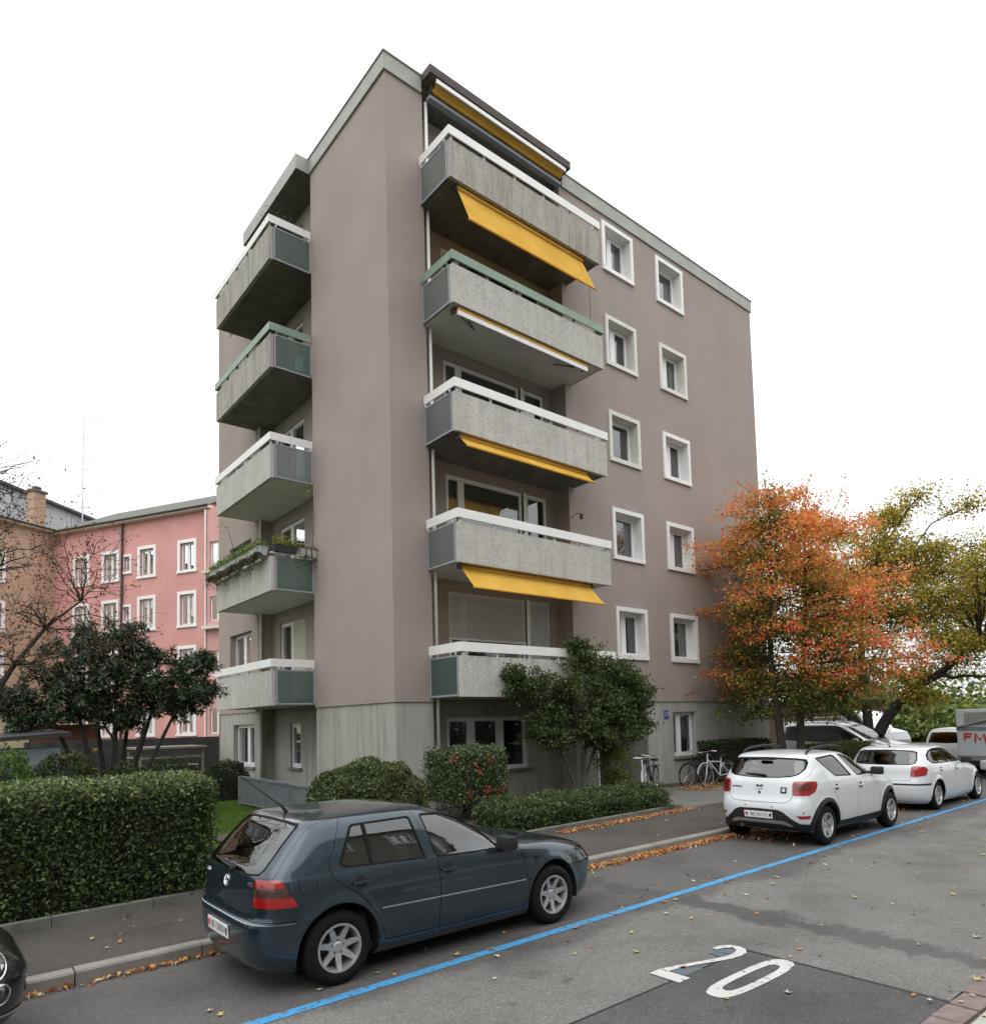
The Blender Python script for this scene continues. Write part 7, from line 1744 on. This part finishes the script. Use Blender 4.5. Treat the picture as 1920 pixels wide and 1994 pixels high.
for x in (-.9, .95):
    for y in (-.38, 1.05): MB().box(x - .03, y - .03, 0, x + .03, y + .03, 1.498).build('post', M['weathered_wood'], cp)
gc = tag(empty('garden_chair', (-1.05, 9.2, .1), R_(200)), 'tubular metal garden chair beside the house', 'chair')
MB().cbox(-.22, -.22, .42, .22, .22, .45, .01).build('seat', M['grey_metal'], gc); MB().tube([(-.22, -.2, .45), (-.26, -.2, .95), (-.26, .2, .95), (-.22, .2, .45)], .014, 6).build('backrest', M['steel'], gc)
for x in (-.2, .2):
    for y in (-.2, .2): MB().tube([(x, y, 0), (x, y, .42)], .013, 6).build('leg', M['steel'], gc)
for y in (-.24, .24): MB().tube([(.2, y, .42), (.2, y, .66), (-.25, y, .70)], .013, 6).build('armrest', M['steel'], gc)
gt = tag(empty('garden_table', (-1.9, 9.3, .1)), 'small metal garden table next to the tubular chair', 'table')
MB().cbox(-.45, -.35, 1.0, .45, .35, 1.03, .01).build('table_top', M['grey_metal'], gt)
for x in (-.4, .4):
    for y in (-.3, .3): MB().tube([(x, y, 0), (x, y, 1.0)], .015, 6).build('leg', M['steel'], gt)
# ================================================================ far right backdrop
N = 26000; px = rng.uniform(46, 110, N); base = 6 + (px - 46) * .42; py = base + rng.normal(0, 2.0, N) + rng.uniform(-26, 10, N) * .0 + (px - 46) * rng.uniform(-.45, .3, N); pz = np.abs(rng.normal(0, 1.5, N)) * (1 + .4 * np.sin(px * .5) + .3 * np.sin(py * .9)) + .1
leaf_mesh('far_thicket', np.stack([px, py, np.minimum(pz, 5.5)], 1), .55, .40, palette(N, [(.10, .13, .025), (.07, .10, .02), (.14, .15, .03), (.04, .055, .016)], [3, 3, 1, 2]), M['leaf'], None); tag(bpy.context.scene.objects['far_thicket'], 'green bank of bushes beyond the far lawn', 'bushes', kind='stuff')
bs = tag(empty('timber_shed', (33.5, 7.5, 0), R_(-62)), 'long brown timber shed behind the silver people carrier', 'shed')
simple('timber_brown', (.11, .075, .05), .9, .3, 2); MB().box(-4.5, 0, 0, 4.5, 3, 2.9).build('wall', M['timber_brown'], bs)
for k in range(45): MB().box(-4.5 + k * .2 + .01, -.03, .02, -4.5 + k * .2 + .19, -.002, 2.88).build('board', M['timber_brown'], bs)
MB().box(-4.8, -.4, 2.902, 4.8, 3.3, 3.05).build('roof', M['tile_roof'], bs)
# houses across the street (mirrored in the car bodies and windows)
mat_plaster('opp_render', (.38, .35, .30), .05)
for (x0, wd_, h_, lb) in ((-30, 20, 11.0, 'pale rendered terrace house across the street'), (-8, 22, 13.5, 'taller rendered terrace house across the street'), (16, 26, 11.5, 'long rendered terrace house across the street')):
    FB = Frame((x0, -25.0, 0), (1, 0, 0), (0, 1, 0)); hh = [(a, a + 1.2, c, c + 1.6, 'two') for a in np.arange(1.5, wd_ - 2, 3.4) for c in np.arange(1.2, h_ - 2, 3.0)]
    plain_house('opposite_house', lb, FB, wd_, h_, 9.0, 'opp_render', [tuple(float(v) if not isinstance(v, str) else v for v in h) for h in hh], 'tile_roof', 'cream_paint', .7)
